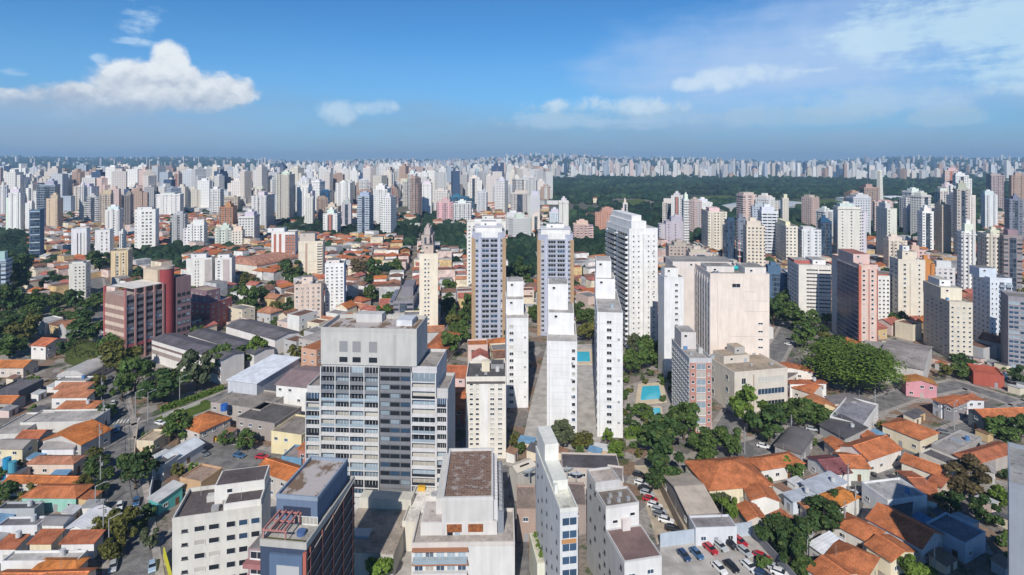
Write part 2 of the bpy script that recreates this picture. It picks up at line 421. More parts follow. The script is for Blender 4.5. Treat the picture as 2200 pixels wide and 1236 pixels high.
def tag(o, label, cat=None, group=None, kind=None):
    if label: o['label'] = label
    if cat: o['category'] = cat
    if group: o['group'] = group
    if kind: o['kind'] = kind
    return o
def thing(name, label, cat, loc, rz=0.0, group=None):
    o = bpy.data.objects.new(name, None); COL.objects.link(o); o.empty_display_size = 1.0
    o.location = loc; o.rotation_euler = (0, 0, rz); return tag(o, label, cat, group)
def copy_tree(src, loc, rz, scale=None, colors=None):
    r = src.copy(); COL.objects.link(r); r.location = loc; r.rotation_euler = (0, 0, rz)
    if scale: r.scale = scale
    for ch in src.children:
        c = ch.copy(); COL.objects.link(c); c.parent = r
        if colors and ch.name.split('.')[0] in colors: c.color = c4(colors[ch.name.split('.')[0]])
        for g in ch.children:
            d = g.copy(); COL.objects.link(d); d.parent = c
    return r
def G(x, y, z=0.0):
    Y = F * (H - z) / (y - HY); return Vector(((x - CX) / F * Y, Y, z))
def px_of(X, Y, z=0.0): return CX + F * X / Y, HY + F * (H - z) / Y
OCC = []                                       # footprints taken: centre, half sizes, yaw
def occupy(cx, cy, w, d, rz): OCC.append((cx, cy, w / 2, d / 2, math.cos(rz), math.sin(rz)))
def free(x, y, r):
    for cx, cy, a, b, c, s in OCC:
        u, v = x - cx, y - cy
        if u * u + v * v > (a + b + r) ** 2: continue
        p, q = abs(u * c + v * s), abs(-u * s + v * c)
        if p < a + r and q < b + r: return False
    return True
LANDMARKS = []                                 # (phrase, px, py of its foot)
def footprint(x0, x1, xs, yc, z, th, depth=None):
    """front edge between columns x0 and x1, side face ending at column xs; the near corner lies on row yc at height z. -> centre, w, d, yaw"""
    t = R(th); c, s = math.cos(t), math.sin(t)
    left = xs is not None and xs < x0
    if xs is None: left = False
    C = G(x0 if left else x1, yc, z); X0, Y0 = C.x, C.y
    t0, t1 = (x0 - CX) / F, (x1 - CX) / F
    if left: w = (t1 * Y0 - X0) / (c - t1 * s)
    else: w = (X0 - t0 * Y0) / (c - t0 * s)
    if xs is not None and depth is None:
        ts = (xs - CX) / F; den = s + ts * c; depth = (X0 - ts * Y0) / den if abs(den) > 1e-4 else 15.0
        if depth < 5 or depth > 60: depth = min(max(depth, 8.0), 40.0) if depth > 0 else 15.0
    depth = depth or 14.0; w = max(w, 2.0)
    u = Vector((c, s, 0)); v = Vector((-s, c, 0)); C = Vector((C.x, C.y, 0))
    ctr = C + u * (w / 2 if left else -w / 2) + v * (depth / 2)
    return ctr, w, depth, t
# ------------------------------------------------------------------ ground, hills, roads
def smooth01(t): t = min(max(t, 0.0), 1.0); return t * t * (3 - 2 * t)
def zg(x, y):
    """ground height: flat near by, rising to low hills at the edge of the city"""
    d = math.hypot(x, y)
    t = smooth01((d - 3800) / 5200)
    a = math.atan2(x, max(y, 1))
    ridge = 62 + 26 * math.sin(a * 9.0 + 1.0) + 16 * math.sin(a * 23.0 + 0.5) + 34 * math.exp(-((a - 0.13) / 0.20) ** 2)
    far = smooth01((d - 9000) / 3200) * 22
    return t * (ridge + 8 * math.sin(d * 0.0031 + a * 14)) + far
def ground_sheet():
    ys = [-300, 0, 200, 600, 1200, 2000, 2800] + [3600 + 300 * i for i in range(31)]
    xs = [-12600 + 360 * i for i in range(71)]
    mb = MB()
    for y in ys:
        for x in xs: mb.v.append((x, y, zg(x, y)))
    n = len(xs)
    for j in range(len(ys) - 1):
        for i in range(n - 1):
            a = j * n + i; mb.face((a, a + 1, a + n + 1, a + n))
    o = part('ground', mb, 'city_ground', None, smooth=True); tag(o, None, kind='structure')
ground_sheet()
def sheet(name, pts, z, mat, world_pts=False, kind='structure'):
    mb = MB(); P = [(p if world_pts else G(*p)) for p in pts]
    P = [(p[0], p[1], z) for p in P]
    a = sum(P[i][0] * P[(i + 1) % len(P)][1] - P[(i + 1) % len(P)][0] * P[i][1] for i in range(len(P)))
    if a < 0: P.reverse()
    mb.poly(P, 0); return tag(part(name, mb, mat, None), None, kind=kind)
def strip(name, pts, width, z, mat, kerb=True):
    """a road along points given in the photograph's pixels on the ground; width in metres"""
    C = [Vector(G(*p)) for p in pts]; Lh, Rh = [], []
    for i, p in enumerate(C):
        d = (C[min(i + 1, len(C) - 1)] - C[max(i - 1, 0)]).normalized(); n = Vector((-d.y, d.x, 0))
        Lh.append(p + n * width / 2); Rh.append(p - n * width / 2)
    mb = MB()
    for i in range(len(C) - 1):
        mb.poly([(*Rh[i].xy, z), (*Rh[i + 1].xy, z), (*Lh[i + 1].xy, z), (*Lh[i].xy, z)])
    tag(part(name, mb, mat, None), None, kind='structure')
    if kerb:
        for side, S in ((1, Lh), (-1, Rh)):
            mb = MB()
            for i in range(len(C) - 1):
                a, b = S[i], S[i + 1]; d = (b - a).normalized(); n = Vector((-d.y, d.x, 0)) * side
                q = [a, b, b + n * 1.8, a + n * 1.8]
                if side < 0: q.reverse()
                mb.prism([(p.x, p.y) for p in q], 0.0, 0.14)
            tag(part('pavement', mb, 'pavement_slabs', None), None, kind='structure')
    for i in range(len(C) - 1):
        a, b = C[i], C[i + 1]; d = b - a
        occupy((a.x + b.x) / 2, (a.y + b.y) / 2, d.length + 2, width + 3.0, math.atan2(d.y, d.x))
strip('road', [(292, 1300), (287, 1236), (272, 1080), (258, 960), (246, 880), (236, 800), (226, 735), (214, 660), (205, 600)], 8.5, 0.030, 'asphalt')
strip('road', [(262, 935), (330, 912), (420, 880), (520, 838), (610, 812)], 10.0, 0.022, 'asphalt')
strip('road', [(420, 968), (520, 985), (620, 1010), (680, 1030)], 13.0, 0.026, 'asphalt')
strip('road', [(1545, 985), (1660, 950), (1800, 900), (1940, 850), (2060, 826), (2230, 880)], 9.0, 0.026, 'asphalt')
strip('road', [(1790, 1250), (1835, 1050), (1960, 965), (2060, 925), (2250, 860)], 6.0, 0.034, 'asphalt')
strip('road', [(1560, 930), (1640, 800), (1690, 720), (1720, 650), (1745, 600)], 9.0, 0.022, 'asphalt')
strip('road', [(1110, 1300), (1105, 1180), (1098, 1080), (1090, 1000)], 7.0, 0.022, 'asphalt', False)
strip('road', [(1900, 800), (2000, 745), (2200, 700)], 9.0, 0.03, 'asphalt', False)
sheet('parking_lot', [(1362, 1000), (1420, 1000), (1490, 1168), (1412, 1170)], 0.03, 'sandy_yard')
sheet('parking_lot', [(1418, 1172), (1620, 1150), (1700, 1225), (1740, 1290), (1420, 1290)], 0.04, 'concrete_yard')
sheet('yard', [(1140, 870), (1175, 740), (1285, 740), (1290, 970), (1120, 960)], 0.018, 'concrete_yard')
sheet('yard', [(1340, 830), (1440, 800), (1470, 900), (1345, 960)], 0.018, 'pavement_slabs')
sheet('yard', [(560, 1060), (1080, 1030), (1120, 1300), (560, 1300)], 0.012, 'concrete_yard')
sheet('lawn', [(330, 900), (440, 858), (475, 872), (350, 915)], 0.05, 'lawn')
for p in ([(285, 905), (300, 905), (302, 915), (286, 915)],): pass
def zebra():
    a, b = G(233, 912), G(300, 906)
    mb = MB(); d = (b - a); n = 9
    for i in range(n):
        p = a + d * (i / n); q = a + d * ((i + 0.5) / n)
        mb.poly([(p.x, p.y, 0.05), (q.x, q.y, 0.05), (q.x - 1.2, q.y + 3.2, 0.05), (p.x - 1.2, p.y + 3.2, 0.05)])
    tag(part('crossing_markings', mb, 'road_paint', None), None, kind='structure')
zebra()
def baymarks():
    mb = MB()
    for px_, py_ in ((1452, 1196), (1480, 1192), (1510, 1186), (1536, 1180), (1558, 1174), (1580, 1168), (1604, 1164)):
        p = G(px_, py_); mb.poly([(p.x - .06, p.y - 2.4, 0.055), (p.x + .06, p.y - 2.4, 0.055), (p.x - .9, p.y + 2.4, 0.055), (p.x - 1.02, p.y + 2.4, 0.055)])
    tag(part('parking_markings', mb, 'road_paint', None), None, kind='structure')
baymarks()

# ------------------------------------------------------------------ building parts
_WC = {}
def window_mb(w, h, style):
    mb = MB()
    if style == 'plain':
        t = 0.09
        mb.box(-w / 2, w / 2, -0.09, 0.02, 0, t, 0); mb.box(-w / 2, w / 2, -0.09, 0.02, h - t, h, 0)
        mb.box(-w / 2, -w / 2 + t, -0.09, 0.02, t, h - t, 0); mb.box(w / 2 - t, w / 2, -0.09, 0.02, t, h - t, 0)
        mb.box(-w / 2 + t, w / 2 - t, -0.03, 0.0, t, h - t, 1)
        if w > 1.3: mb.box(-0.04, 0.04, -0.07, -0.031, t, h - t, 0)
        mb.box(-w / 2 - 0.1, w / 2 + 0.1, -0.2, -0.001, -0.10, -0.003, 0)
    elif style == 'ribbon':
        mb.box(-w / 2, w / 2, -0.05, 0.01, 0, h, 1)
        n = max(1, int(w / 1.4))
        for i in range(n + 1):
            x = -w / 2 + w * i / n; mb.box(x - 0.05, x + 0.05, -0.13, -0.052, 0, h, 0)
        mb.box(-w / 2 - .05, w / 2 + .05, -0.16, -0.002, -0.12, -0.003, 0)
    elif style == 'loggia':            # a deep opening with a glazed railing
        mb.box(-w / 2, w / 2, -0.04, 0.01, 0, h, 1)
        mb.box(-0.05, 0.05, -0.09, -0.042, 0, h, 0); mb.box(-w / 4 - .04, -w / 4 + .04, -0.09, -0.042, 0, h, 0); mb.box(w / 4 - .04, w / 4 + .04, -0.09, -0.042, 0, h, 0)
    return mb
GL = ['glass_dark', 'glass_blue', 'glass_pale', 'glass_curtain']
def window_mesh(w, h, style, g, frame):
    k = (round(w, 1), round(h, 1), style, g, frame)
    if k not in _WC:
        _WC[k] = window_mb(k[0], k[1], style).mesh('window', [frame, GL[g]])
    return _WC[k]
_BC = {}
def balcony_mesh(w, depth, rail):
    k = (round(w, 1), depth, rail)
    if k not in _BC:
        mb = MB(); w = k[0]
        mb.box(-w / 2, w / 2, -depth, 0.0, -0.18, 0.0, 0)
        if rail == 'wall': mb.box(-w / 2, w / 2, -depth, -depth + 0.12, 0.001, 1.0, 0)
        else: mb.box(-w / 2, w / 2, -depth, -depth + 0.05, 0.1, 0.95, 1); mb.box(-w / 2, w / 2, -depth - .02, -depth + 0.07, 0.951, 1.03, 0)
        mb.box(-w / 2, -w / 2 + 0.1, -depth + .13, -0.001, 0.001, 1.0, 0); mb.box(w / 2 - .1, w / 2, -depth + .13, -0.001, 0.001, 1.0, 0)
        _BC[k] = mb.mesh('balcony', ['painted_plaster', 'glass_pale'])
    return _BC[k]
FACE = {'front': 0.0, 'right': R(90), 'left': R(-90)}
class Facades:
    """collects windows and balconies of one building, then links the first hundred as parts and the rest as one"""
    def __init__(s, root): s.root, s.win, s.bal = root, [], []
    def at(s, face, w, d, x, z, out=0.0, cx=0.0, cy=0.0):
        if face == 'front': return (cx + x, cy - d / 2 - out, z)
        if face == 'right': return (cx + w / 2 + out, cy + x, z)
        return (cx - w / 2 - out, cy - x, z)
    def grid(s, face, w, d, z0, z1, ncol, nfl, fw=0.5, fh=0.5, x0=0.0, x1=1.0, style='plain', gl=(0, 0, 0, 0, 1, 0, 3), frame='white_frame', out=0.0, bal=None, cx=0.0, cy=0.0, color=None, skip=0.0):
        L = w if face == 'front' else d
        a, b = -L / 2 + L * x0, -L / 2 + L * x1
        cw, ch = (b - a) / ncol, (z1 - z0) / nfl
        for j in range(nfl):
            for i in range(ncol):
                x = a + cw * (i + 0.5); z = z0 + ch * (nfl - 1 - j) + ch * (1 - fh) * 0.5
                if skip and rnd.random() < skip: continue
                s.win.append((s.at(face, w, d, x, z, out, cx, cy), FACE[face], cw * fw, ch * fh, style, rnd.choice(gl), frame))
                if bal: s.bal.append((s.at(face, w, d, x, z0 + ch * (nfl - 1 - j) + 0.2, out, cx, cy), FACE[face], cw * bal[0], bal[1], bal[2], color))
    def finish(s, color):
        for i, (p, r, w, h, st, g, fr) in enumerate(s.win[:100]):
            link('window', window_mesh(w, h, st, g, fr), s.root, None, p, r)
        rest = s.win[100:]
        if rest:
            mb = MB(); mats = ['white_frame', 'dark_frame'] + GL
            for p, r, w, h, st, g, fr in rest:
                q = window_mb(round(w, 1), round(h, 1), st); q.m = [(0 if fr == 'white_frame' else 1) if k == 0 else 2 + g for k in q.m]
                mb.add(q, Matrix.Translation(p) @ Matrix.Rotation(r, 4, 'Z'))
            o = part('window', mb, mats, s.root); o['kind'] = 'stuff'
        for i, (p, r, w, dp, rail, c) in enumerate(s.bal[:100]):
            link('balcony', balcony_mesh(w, dp, rail), s.root, c or color, p, r)
        rest = s.bal[100:]
        if rest:
            mb = MB(); me = {}
            for p, r, w, dp, rail, c in rest:
                q = MB(); w = round(w, 1); q.box(-w / 2, w / 2, -dp, 0, -0.18, 0, 0); q.box(-w / 2, w / 2, -dp, -dp + .1, 0.001, 1, 0)
                mb.add(q, Matrix.Translation(p) @ Matrix.Rotation(r, 4, 'Z'))
            o = part('balcony', mb, 'painted_plaster', s.root, color); o['kind'] = 'stuff'
def clutter(root, w, d, z, n, seed=0):
    """small things on a flat roof"""
    r = random.Random(seed)
    for _ in range(n):
        x, y = r.uniform(-w / 2 + 1.4, w / 2 - 1.4) if w > 4 else 0, r.uniform(-d / 2 + 1.4, d / 2 - 1.4) if d > 4 else 0
        k = r.random()
        if k < 0.30: part('water_tank', MB().cyl(x, y, z, z + r.uniform(1.0, 1.8), r.uniform(.6, 1.0), k=14), 'plain_paint', root, r.choice([(.12, .25, .45), (.55, .56, .56), (.35, .40, .45)]))
        elif k < 0.65:
            a = r.uniform(.4, .8); part('cooling_unit', MB().box(x - a, x + a, y - .5, y + .5, z, z + r.uniform(.6, 1.1)), 'galvanised', root)
        elif k < 0.8: part('antenna', MB().tube((x, y, z), (x, y, z + r.uniform(3, 6)), .06, .03), 'galvanised', root)
        else:
            a = r.uniform(.8, 1.6); part('roof_vent', MB().box(x - a, x + a, y - .7, y + .7, z, z + r.uniform(.8, 2.0)), 'painted_plaster', root, (.5, .49, .47))
def tower(label, lm, x0, x1, xs, yt, yb=None, th=0.0, col=(.72, .70, .66), front=(), side=(), roof=(.22, .21, .20), tiers=(), depth=None, name='apartment_tower', cat='tower', h=None, roofmat='roof_felt', parapet=0.9, nclut=3, wall='painted_plaster', extra=None, group=None, joints=0):
    """a rectangular high-rise placed by its front edge; wall, roof, parapet, windows and what stands on the roof are its parts"""
    if h is None: h = H * (yb - yt) / (yb - HY)
    else: yb = HY + (yt - HY) * H / (H - h)
    ctr, w, d, t = footprint(x0, x1, xs, yb, 0.0, th, depth)
    z0 = zg(ctr.x, ctr.y)
    root = thing(name, label, cat, (ctr.x, ctr.y, z0), t, group)
    if lm: LANDMARKS.append((lm, (x0 + x1) / 2, yb))
    occupy(ctr.x, ctr.y, w, d, t)
    part('wall', MB().box(-w / 2, w / 2, -d / 2, d / 2, -0.5, h), wall, root, col)
    part('roof', MB().box(-w / 2 + .26, w / 2 - .26, -d / 2 + .26, d / 2 - .26, h + .001, h + .06), roofmat, root, roof)
    if parapet: part('parapet', MB().ring(w + .06, d + .06, .28, h - .12, h + parapet), 'painted_plaster', root, tuple(c * .96 for c in col))
    F_ = Facades(root)
    vis = 'left' if (xs is not None and xs < x0) else 'right'
    for spec in front: apply_face(F_, root, 'front', w, d, h, spec, col)
    for spec in side: apply_face(F_, root, vis, w, d, h, spec, col)
    F_.finish(col)
    if joints:
        for j in range(1, joints):
            z = h * j / joints; part('floor_joint', MB().box(-w / 2 - .02, w / 2 + .02, -d / 2 - .035, -d / 2 + .002, z, z + .09), 'painted_plaster', root, tuple(c * .78 for c in col))
        part('drain_pipe', MB().box(-w / 2 + w * .08, -w / 2 + w * .08 + .16, -d / 2 - .16, -d / 2 + .001, 0, h - .4), 'plain_paint', root, tuple(c * .7 for c in col))
        for j in range(5): part('cooling_unit', MB().box(w * .30, w * .30 + .8, -d / 2 - .45, -d / 2 - .002, h * (.12 + .17 * j), h * (.12 + .17 * j) + .6), 'galvanised', root)
    zt = h + .06
    for tier in tiers:
        fx0, fx1, fy0, fy1, hh = tier[:5]; tc_ = tier[5] if len(tier) > 5 else col; nm = tier[6] if len(tier) > 6 else 'penthouse'; zb = tier[7] if len(tier) > 7 else 0
        a, b, c_, e = -w / 2 + w * fx0, -w / 2 + w * fx1, -d / 2 + d * fy0, -d / 2 + d * fy1
        p = part(nm, MB().box(a, b, c_, e, h + .07 + zb, h + hh), 'painted_plaster', root, tc_)
        if b - a > 3 and e - c_ > 3:
            part('roof', MB().box(a + .3, b - .3, c_ + .3, e - .3, h + hh + .002, h + hh + .05), 'roof_felt', p, roof)
            wm = window_mesh(1.2, 1.0, 'plain', 0, 'white_frame')
            if hh - zb > 2.2: link('window', wm, p, None, ((a + b) / 2 - (b - a) * .2, c_, h + hh - 1.9))
    if nclut: clutter(root, w, d, zt, nclut, int(x0 * 7 + yt))
    if extra: extra(root, w, d, h, vis)
    return root, w, d, h
def apply_face(F_, root, face, w, d, h, spec, col):
    kind, o = spec[0], dict(spec[-1]) if isinstance(spec[-1], dict) else {}
    z0 = h * o.pop('z0', 0.03); z1 = h * o.pop('z1', 0.97)
    L = w if face == 'front' else d
    if kind == 'p': F_.grid(face, w, d, z0, z1, spec[1], spec[2], **{**dict(fw=.5, fh=.48), **o})
    elif kind == 'r': F_.grid(face, w, d, z0, z1, spec[1], spec[2], **{**dict(fw=.92, fh=.5, style='ribbon'), **o})
    elif kind == 'b': F_.grid(face, w, d, z0, z1, spec[1], spec[2], **{**dict(fw=.7, fh=.72, style='loggia', gl=(0, 1, 0, 2), bal=(.92, 1.1, 'wall')), **o})
    elif kind == 'c':                      # a wall panel of another colour, a little proud
        x0, x1 = o.get('x0', 0), o.get('x1', 1); out = o.get('out', .12); mb = MB()
        a, b = -L / 2 + L * x0, -L / 2 + L * x1
        if face == 'front': mb.box(a, b, -d / 2 - out, -d / 2 + .002, z0, z1)
        elif face == 'right': mb.box(w / 2 - .002, w / 2 + out, a, b, z0, z1)
        else: mb.box(-w / 2 - out, -w / 2 + .002, -b, -a, z0, z1)
        part(o.get('name', 'wall_panel'), mb, o.get('mat', 'painted_plaster'), root, o.get('color', col))
    elif kind == 's':                      # storey bands
        n = spec[1]; ch = (z1 - z0) / n; out = o.get('out', .25); hh = o.get('hh', .3); x0, x1 = o.get('x0', 0), o.get('x1', 1)
        a, b = -L / 2 + L * x0, -L / 2 + L * x1
        for i in range(n + 1):
            z = z0 + ch * i; mb = MB()
            if face == 'front': mb.box(a, b, -d / 2 - out, -d / 2 + .003, z, z + hh)
            elif face == 'right': mb.box(w / 2 - .003, w / 2 + out, a, b, z, z + hh)
            else: mb.box(-w / 2 - out, -w / 2 + .003, -b, -a, z, z + hh)
            part('storey_band', mb, 'painted_plaster', root, o.get('color', col))
    elif kind == 'f':                      # vertical fins
        n = spec[1]; out = o.get('out', .5); tk = o.get('t', .4); x0, x1 = o.get('x0', 0), o.get('x1', 1)
        a, b = -L / 2 + L * x0, -L / 2 + L * x1
        for i in range(n):
            x = a + (b - a) * i / max(n - 1, 1); mb = MB()
            if face == 'front': mb.box(x - tk / 2, x + tk / 2, -d / 2 - out, -d / 2 + .004, z0, z1)
            elif face == 'right': mb.box(w / 2 - .004, w / 2 + out, x - tk / 2, x + tk / 2, z0, z1)
            else: mb.box(-w / 2 - out, -w / 2 + .004, -x - tk / 2, -x + tk / 2, z0, z1)
            part('pilaster', mb, 'painted_plaster', root, o.get('color', col))

# ------------------------------------------------------------------ houses
TILE = [(.44, .15, .066), (.40, .135, .06), (.47, .18, .085), (.38, .125, .062), (.35, .13, .072)]
WALL = [(.74, .71, .66), (.72, .64, .52), (.70, .68, .66), (.66, .52, .44), (.62, .62, .64), (.76, .74, .72)]
def roof_mb(w, d, kind, rise, ov=.45, t=.18):
    """roof over a w x d plan whose eaves lie at z = 0"""
    mb = MB(); a, b = w / 2 + ov, d / 2 + ov
    if kind == 'gable_v':                  # ridge along local y
        q = roof_mb(d, w, 'gable', rise, ov, t); mb.add(q, Matrix.Rotation(R(90), 4, 'Z')); return mb
    if kind in ('gable', 'shed'):
        if kind == 'gable': sec = [(-b, 0), (0, rise), (b, 0), (b, -t), (0, rise - t), (-b, -t)]
        else: sec = [(-b, 0), (b, rise), (b, rise - t), (-b, -t)]
        n = len(mb.v); k = len(sec)
        mb.v += [(-a, y, z) for y, z in sec] + [(a, y, z) for y, z in sec]
        for i in range(k):
            j = (i + 1) % k; L = math.dist(sec[i], sec[j]); mb.face((n + j, n + i, n + k + i, n + k + j), 0, [(0, L), (0, 0), (2 * a, 0), (2 * a, L)])
        if kind == 'gable':
            for s, rev in ((0, 0), (k, 1)):
                for q in ((0, 1, 4, 5), (1, 2, 3, 4)):
                    ix = [n + s + i for i in q]; mb.face(ix if not rev else ix[::-1])
        else: mb.face((n, n + 1, n + 2, n + 3)); mb.face((n + k + 3, n + k + 2, n + k + 1, n + k))
        return mb
    if kind == 'hip':
        r = max((a - b), 0.0) if a >= b else 0.0; r2 = max(b - a, 0.0)
        P = [(-a, -b, 0), (a, -b, 0), (a, b, 0), (-a, b, 0), (-r, -r2, rise), (r, r2, rise), (-a, -b, -t), (a, -b, -t), (a, b, -t), (-a, b, -t)]
        n = len(mb.v); mb.v += P
        if a >= b: F4 = [(0, 1, 5, 4), (1, 2, 5), (2, 3, 4, 5), (3, 0, 4)]
        else: F4 = [(0, 1, 4), (1, 2, 5, 4), (2, 3, 5), (3, 0, 4, 5)]
        if abs(a - b) < 1e-3: F4 = [(0, 1, 4), (1, 2, 4), (2, 3, 4), (3, 0, 4)]
        for f in F4:
            p0, p1 = Vector(P[f[0]]), Vector(P[f[1]]); ux = (p1 - p0).normalized()
            uvs = []
            for i in f:
                q = Vector(P[i]) - p0; u = q.dot(ux); uvs.append((u, (q - ux * u).length))
            mb.face([n + i for i in f], 0, uvs)
        for i in range(4): j = (i + 1) % 4; mb.face((n + j, n + i, n + 6 + i, n + 6 + j))
        mb.face((n + 9, n + 8, n + 7, n + 6)); return mb
    if kind == 'vault':                    # barrel roof, axis along local y
        k = 12; n = len(mb.v)
        for y in (-b, b):
            for i in range(k + 1):
                an = math.pi * i / k; mb.v.append((-a * math.cos(an), y, rise * math.sin(an)))
        for i in range(k): mb.face((n + i, n + i + 1, n + k + 2 + i, n + k + 1 + i)[::-1], 0, [(i * .9, 0), (i * .9 + .9, 0), (i * .9 + .9, d), (i * .9, d)][::-1])
        mb.face(range(n, n + k + 1)); mb.face(range(n + 2 * k + 1, n + k, -1)); return mb
def walls_mb(w, d, h, kind, rise):
    mb = MB()
    if kind == 'gable':
        sec = [(-d / 2, -.3), (d / 2, -.3), (d / 2, h), (0, h + rise * (1 - .45 / (d / 2 + .45)) - .05), (-d / 2, h)]
        n = 0; mb.v = [(-w / 2, y, z) for y, z in sec] + [(w / 2, y, z) for y, z in sec]
        for i in range(5): j = (i + 1) % 5; mb.face((i + 5, j + 5, j, i)[::-1] if False else (i, i + 5, j + 5, j)[::-1])
        mb.face((0, 1, 2, 3, 4)[::-1]); mb.face((5, 6, 7, 8, 9)); return mb
    if kind == 'gable_v':
        q = walls_mb(d, w, h, 'gable', rise); mb.add(q, Matrix.Rotation(R(90), 4, 'Z')); return mb
    if kind == 'shed':
        mb.v = [(-w / 2, -d / 2, -.3), (w / 2, -d / 2, -.3), (w / 2, d / 2, -.3), (-w / 2, d / 2, -.3), (-w / 2, -d / 2, h), (w / 2, -d / 2, h), (w / 2, d / 2, h + rise - .12), (-w / 2, d / 2, h + rise - .12)]
        for f in ((0, 1, 5, 4), (1, 2, 6, 5), (2, 3, 7, 6), (3, 0, 4, 7), (4, 5, 6, 7)): mb.face(f)
        return mb
    return mb.box(-w / 2, w / 2, -d / 2, d / 2, -.3, h)
def build_house(root, w, d, h, kind='gable', wall=(.7, .68, .64), roof=None, rise=None, wins=True, roofmat=None, nst=None, vis=('front', 'right')):
    rise = rise if rise is not None else (min(w, d) * .24 if kind != 'flat' else 0)
    roof = roof or rnd.choice(TILE)
    part('wall', walls_mb(w, d, h, kind, rise), 'painted_plaster', root, wall)
    if kind == 'flat':
        part('roof', MB().box(-w / 2 + .2, w / 2 - .2, -d / 2 + .2, d / 2 - .2, h + .001, h + .08), roofmat or 'roof_felt', root, roof)
        part('parapet', MB().ring(w + .06, d + .06, .25, h - .1, h + .6), 'painted_plaster', root, wall)
    else:
        rm = roofmat or ('clay_tile' if roof[0] > roof[2] * 2 else 'corrugated_sheet')
        r = part('roof', roof_mb(w, d, kind, rise), rm, root, roof, loc=(0, 0, h + .02))
        if kind in ('gable', 'gable_v') and rm == 'clay_tile':
            L = (w if kind == 'gable' else d) / 2 + .45
            rc = MB().tube((-L, 0, rise + .02), (L, 0, rise + .02), .14, k=6) if kind == 'gable' else MB().tube((0, -L, rise + .02), (0, L, rise + .02), .14, k=6)
            part('ridge_cap', rc, 'clay_tile', r, tuple(min(1, c * 1.35) for c in roof))
    if wins:
        nst = nst or max(1, int(h / 2.9)); hh = h / nst
        for face in vis:
            L = w if face == 'front' else d; n = max(1, int(L / 3.6))
            for s in range(nst):
                for i in range(n):
                    if rnd.random() < .18: continue
                    x = -L / 2 + L * (i + .5) / n + rnd.uniform(-.3, .3); z = hh * s + (0.0 if (s == 0 and i == n // 2) else hh * .33)
                    if s == 0 and i == n // 2:
                        m = 'door'; me = _door()
                    else: m = 'window'; me = window_mesh(1.4, 1.1, 'plain', rnd.choice((0, 0, 1)), 'white_frame')
                    p = {'front': (x, -d / 2, z), 'right': (w / 2, x, z), 'left': (-w / 2, -x, z)}[face]
                    link(m, me, root, rnd.choice([(.16, .08, .04), (.3, .3, .32), (.42, .40, .36)]), p, FACE[face])
_D = []
def _door():
    if not _D: _D.append(MB().box(-.55, .55, -.06, .01, .02, 2.1).mesh('door', ['plain_paint']))
    return _D[0]
def house(label, Lp, Cp, Rp, h=5.5, kind='gable', wall=None, roof=None, cat='house', name='house', group=None, lm=None, wins=True, roofmat=None, rise=None, grow=0.12, skylight=False):
    """a house whose three visible eave corners (far end of the face turned to us, near corner, far end of the other face) were read off the photograph"""
    L, C, Rr = G(*Lp, h), G(*Cp, h), G(*Rp, h)
    e1, e2 = (C - L), (Rr - C); e1.z = e2.z = 0
    u = e1.normalized(); w = e1.length                    # front face runs from L to C
    v = Vector((-u.y, u.x, 0)); d = max(e2.dot(v), 3.5)
    rz = math.atan2(u.y, u.x)
    ctr = Vector((C.x, C.y, 0)) - u * (w / 2) + v * (d / 2)
    root = thing(name, label, cat, (ctr.x, ctr.y, 0), rz, group)
    build_house(root, max(w - 2 * grow, 3), max(d - 2 * grow, 3), h, kind, wall or rnd.choice(WALL), roof, rise, wins, roofmat)
    if skylight:
        part('skylight', MB().box(-1.6, 1.6, -1.3, 1.3, h + .1, h + .75), 'galvanised', root)
    if group == 'houses' and rnd.random() < .5 and kind in ('flat', 'shed'): part('water_tank', MB().cyl(w * .2, d * .2, h + .1 + (rise or 1.0 if kind == 'shed' else 0), h + 1.5 + (rise or 1.0 if kind == 'shed' else 0), .65, k=12), 'plain_paint', root, rnd.choice([(.10, .22, .42), (.5, .52, .54)]))
    if group == 'houses' and rnd.random() < .4: part('antenna', MB().tube((-w * .3, d * .3, h), (-w * .3, d * .3, h + 4.0), .05, .03, 5), 'galvanised', root)
    occupy(ctr.x, ctr.y, w, d, rz)
    if lm: LANDMARKS.append((lm, *px_of(ctr.x, ctr.y - 2)))
    return root
# ------------------------------------------------------------------ towers near the camera
WHITE, OFFW, CREAM, GREY, SHADE = (.76, .75, .74), (.70, .69, .66), (.74, .67, .56), (.46, .46, .48), (.36, .40, .46)
PINK, BRICK, BEIGE, NAVY = (.66, .50, .42), (.38, .15, .10), (.58, .47, .36), (.05, .08, .14)

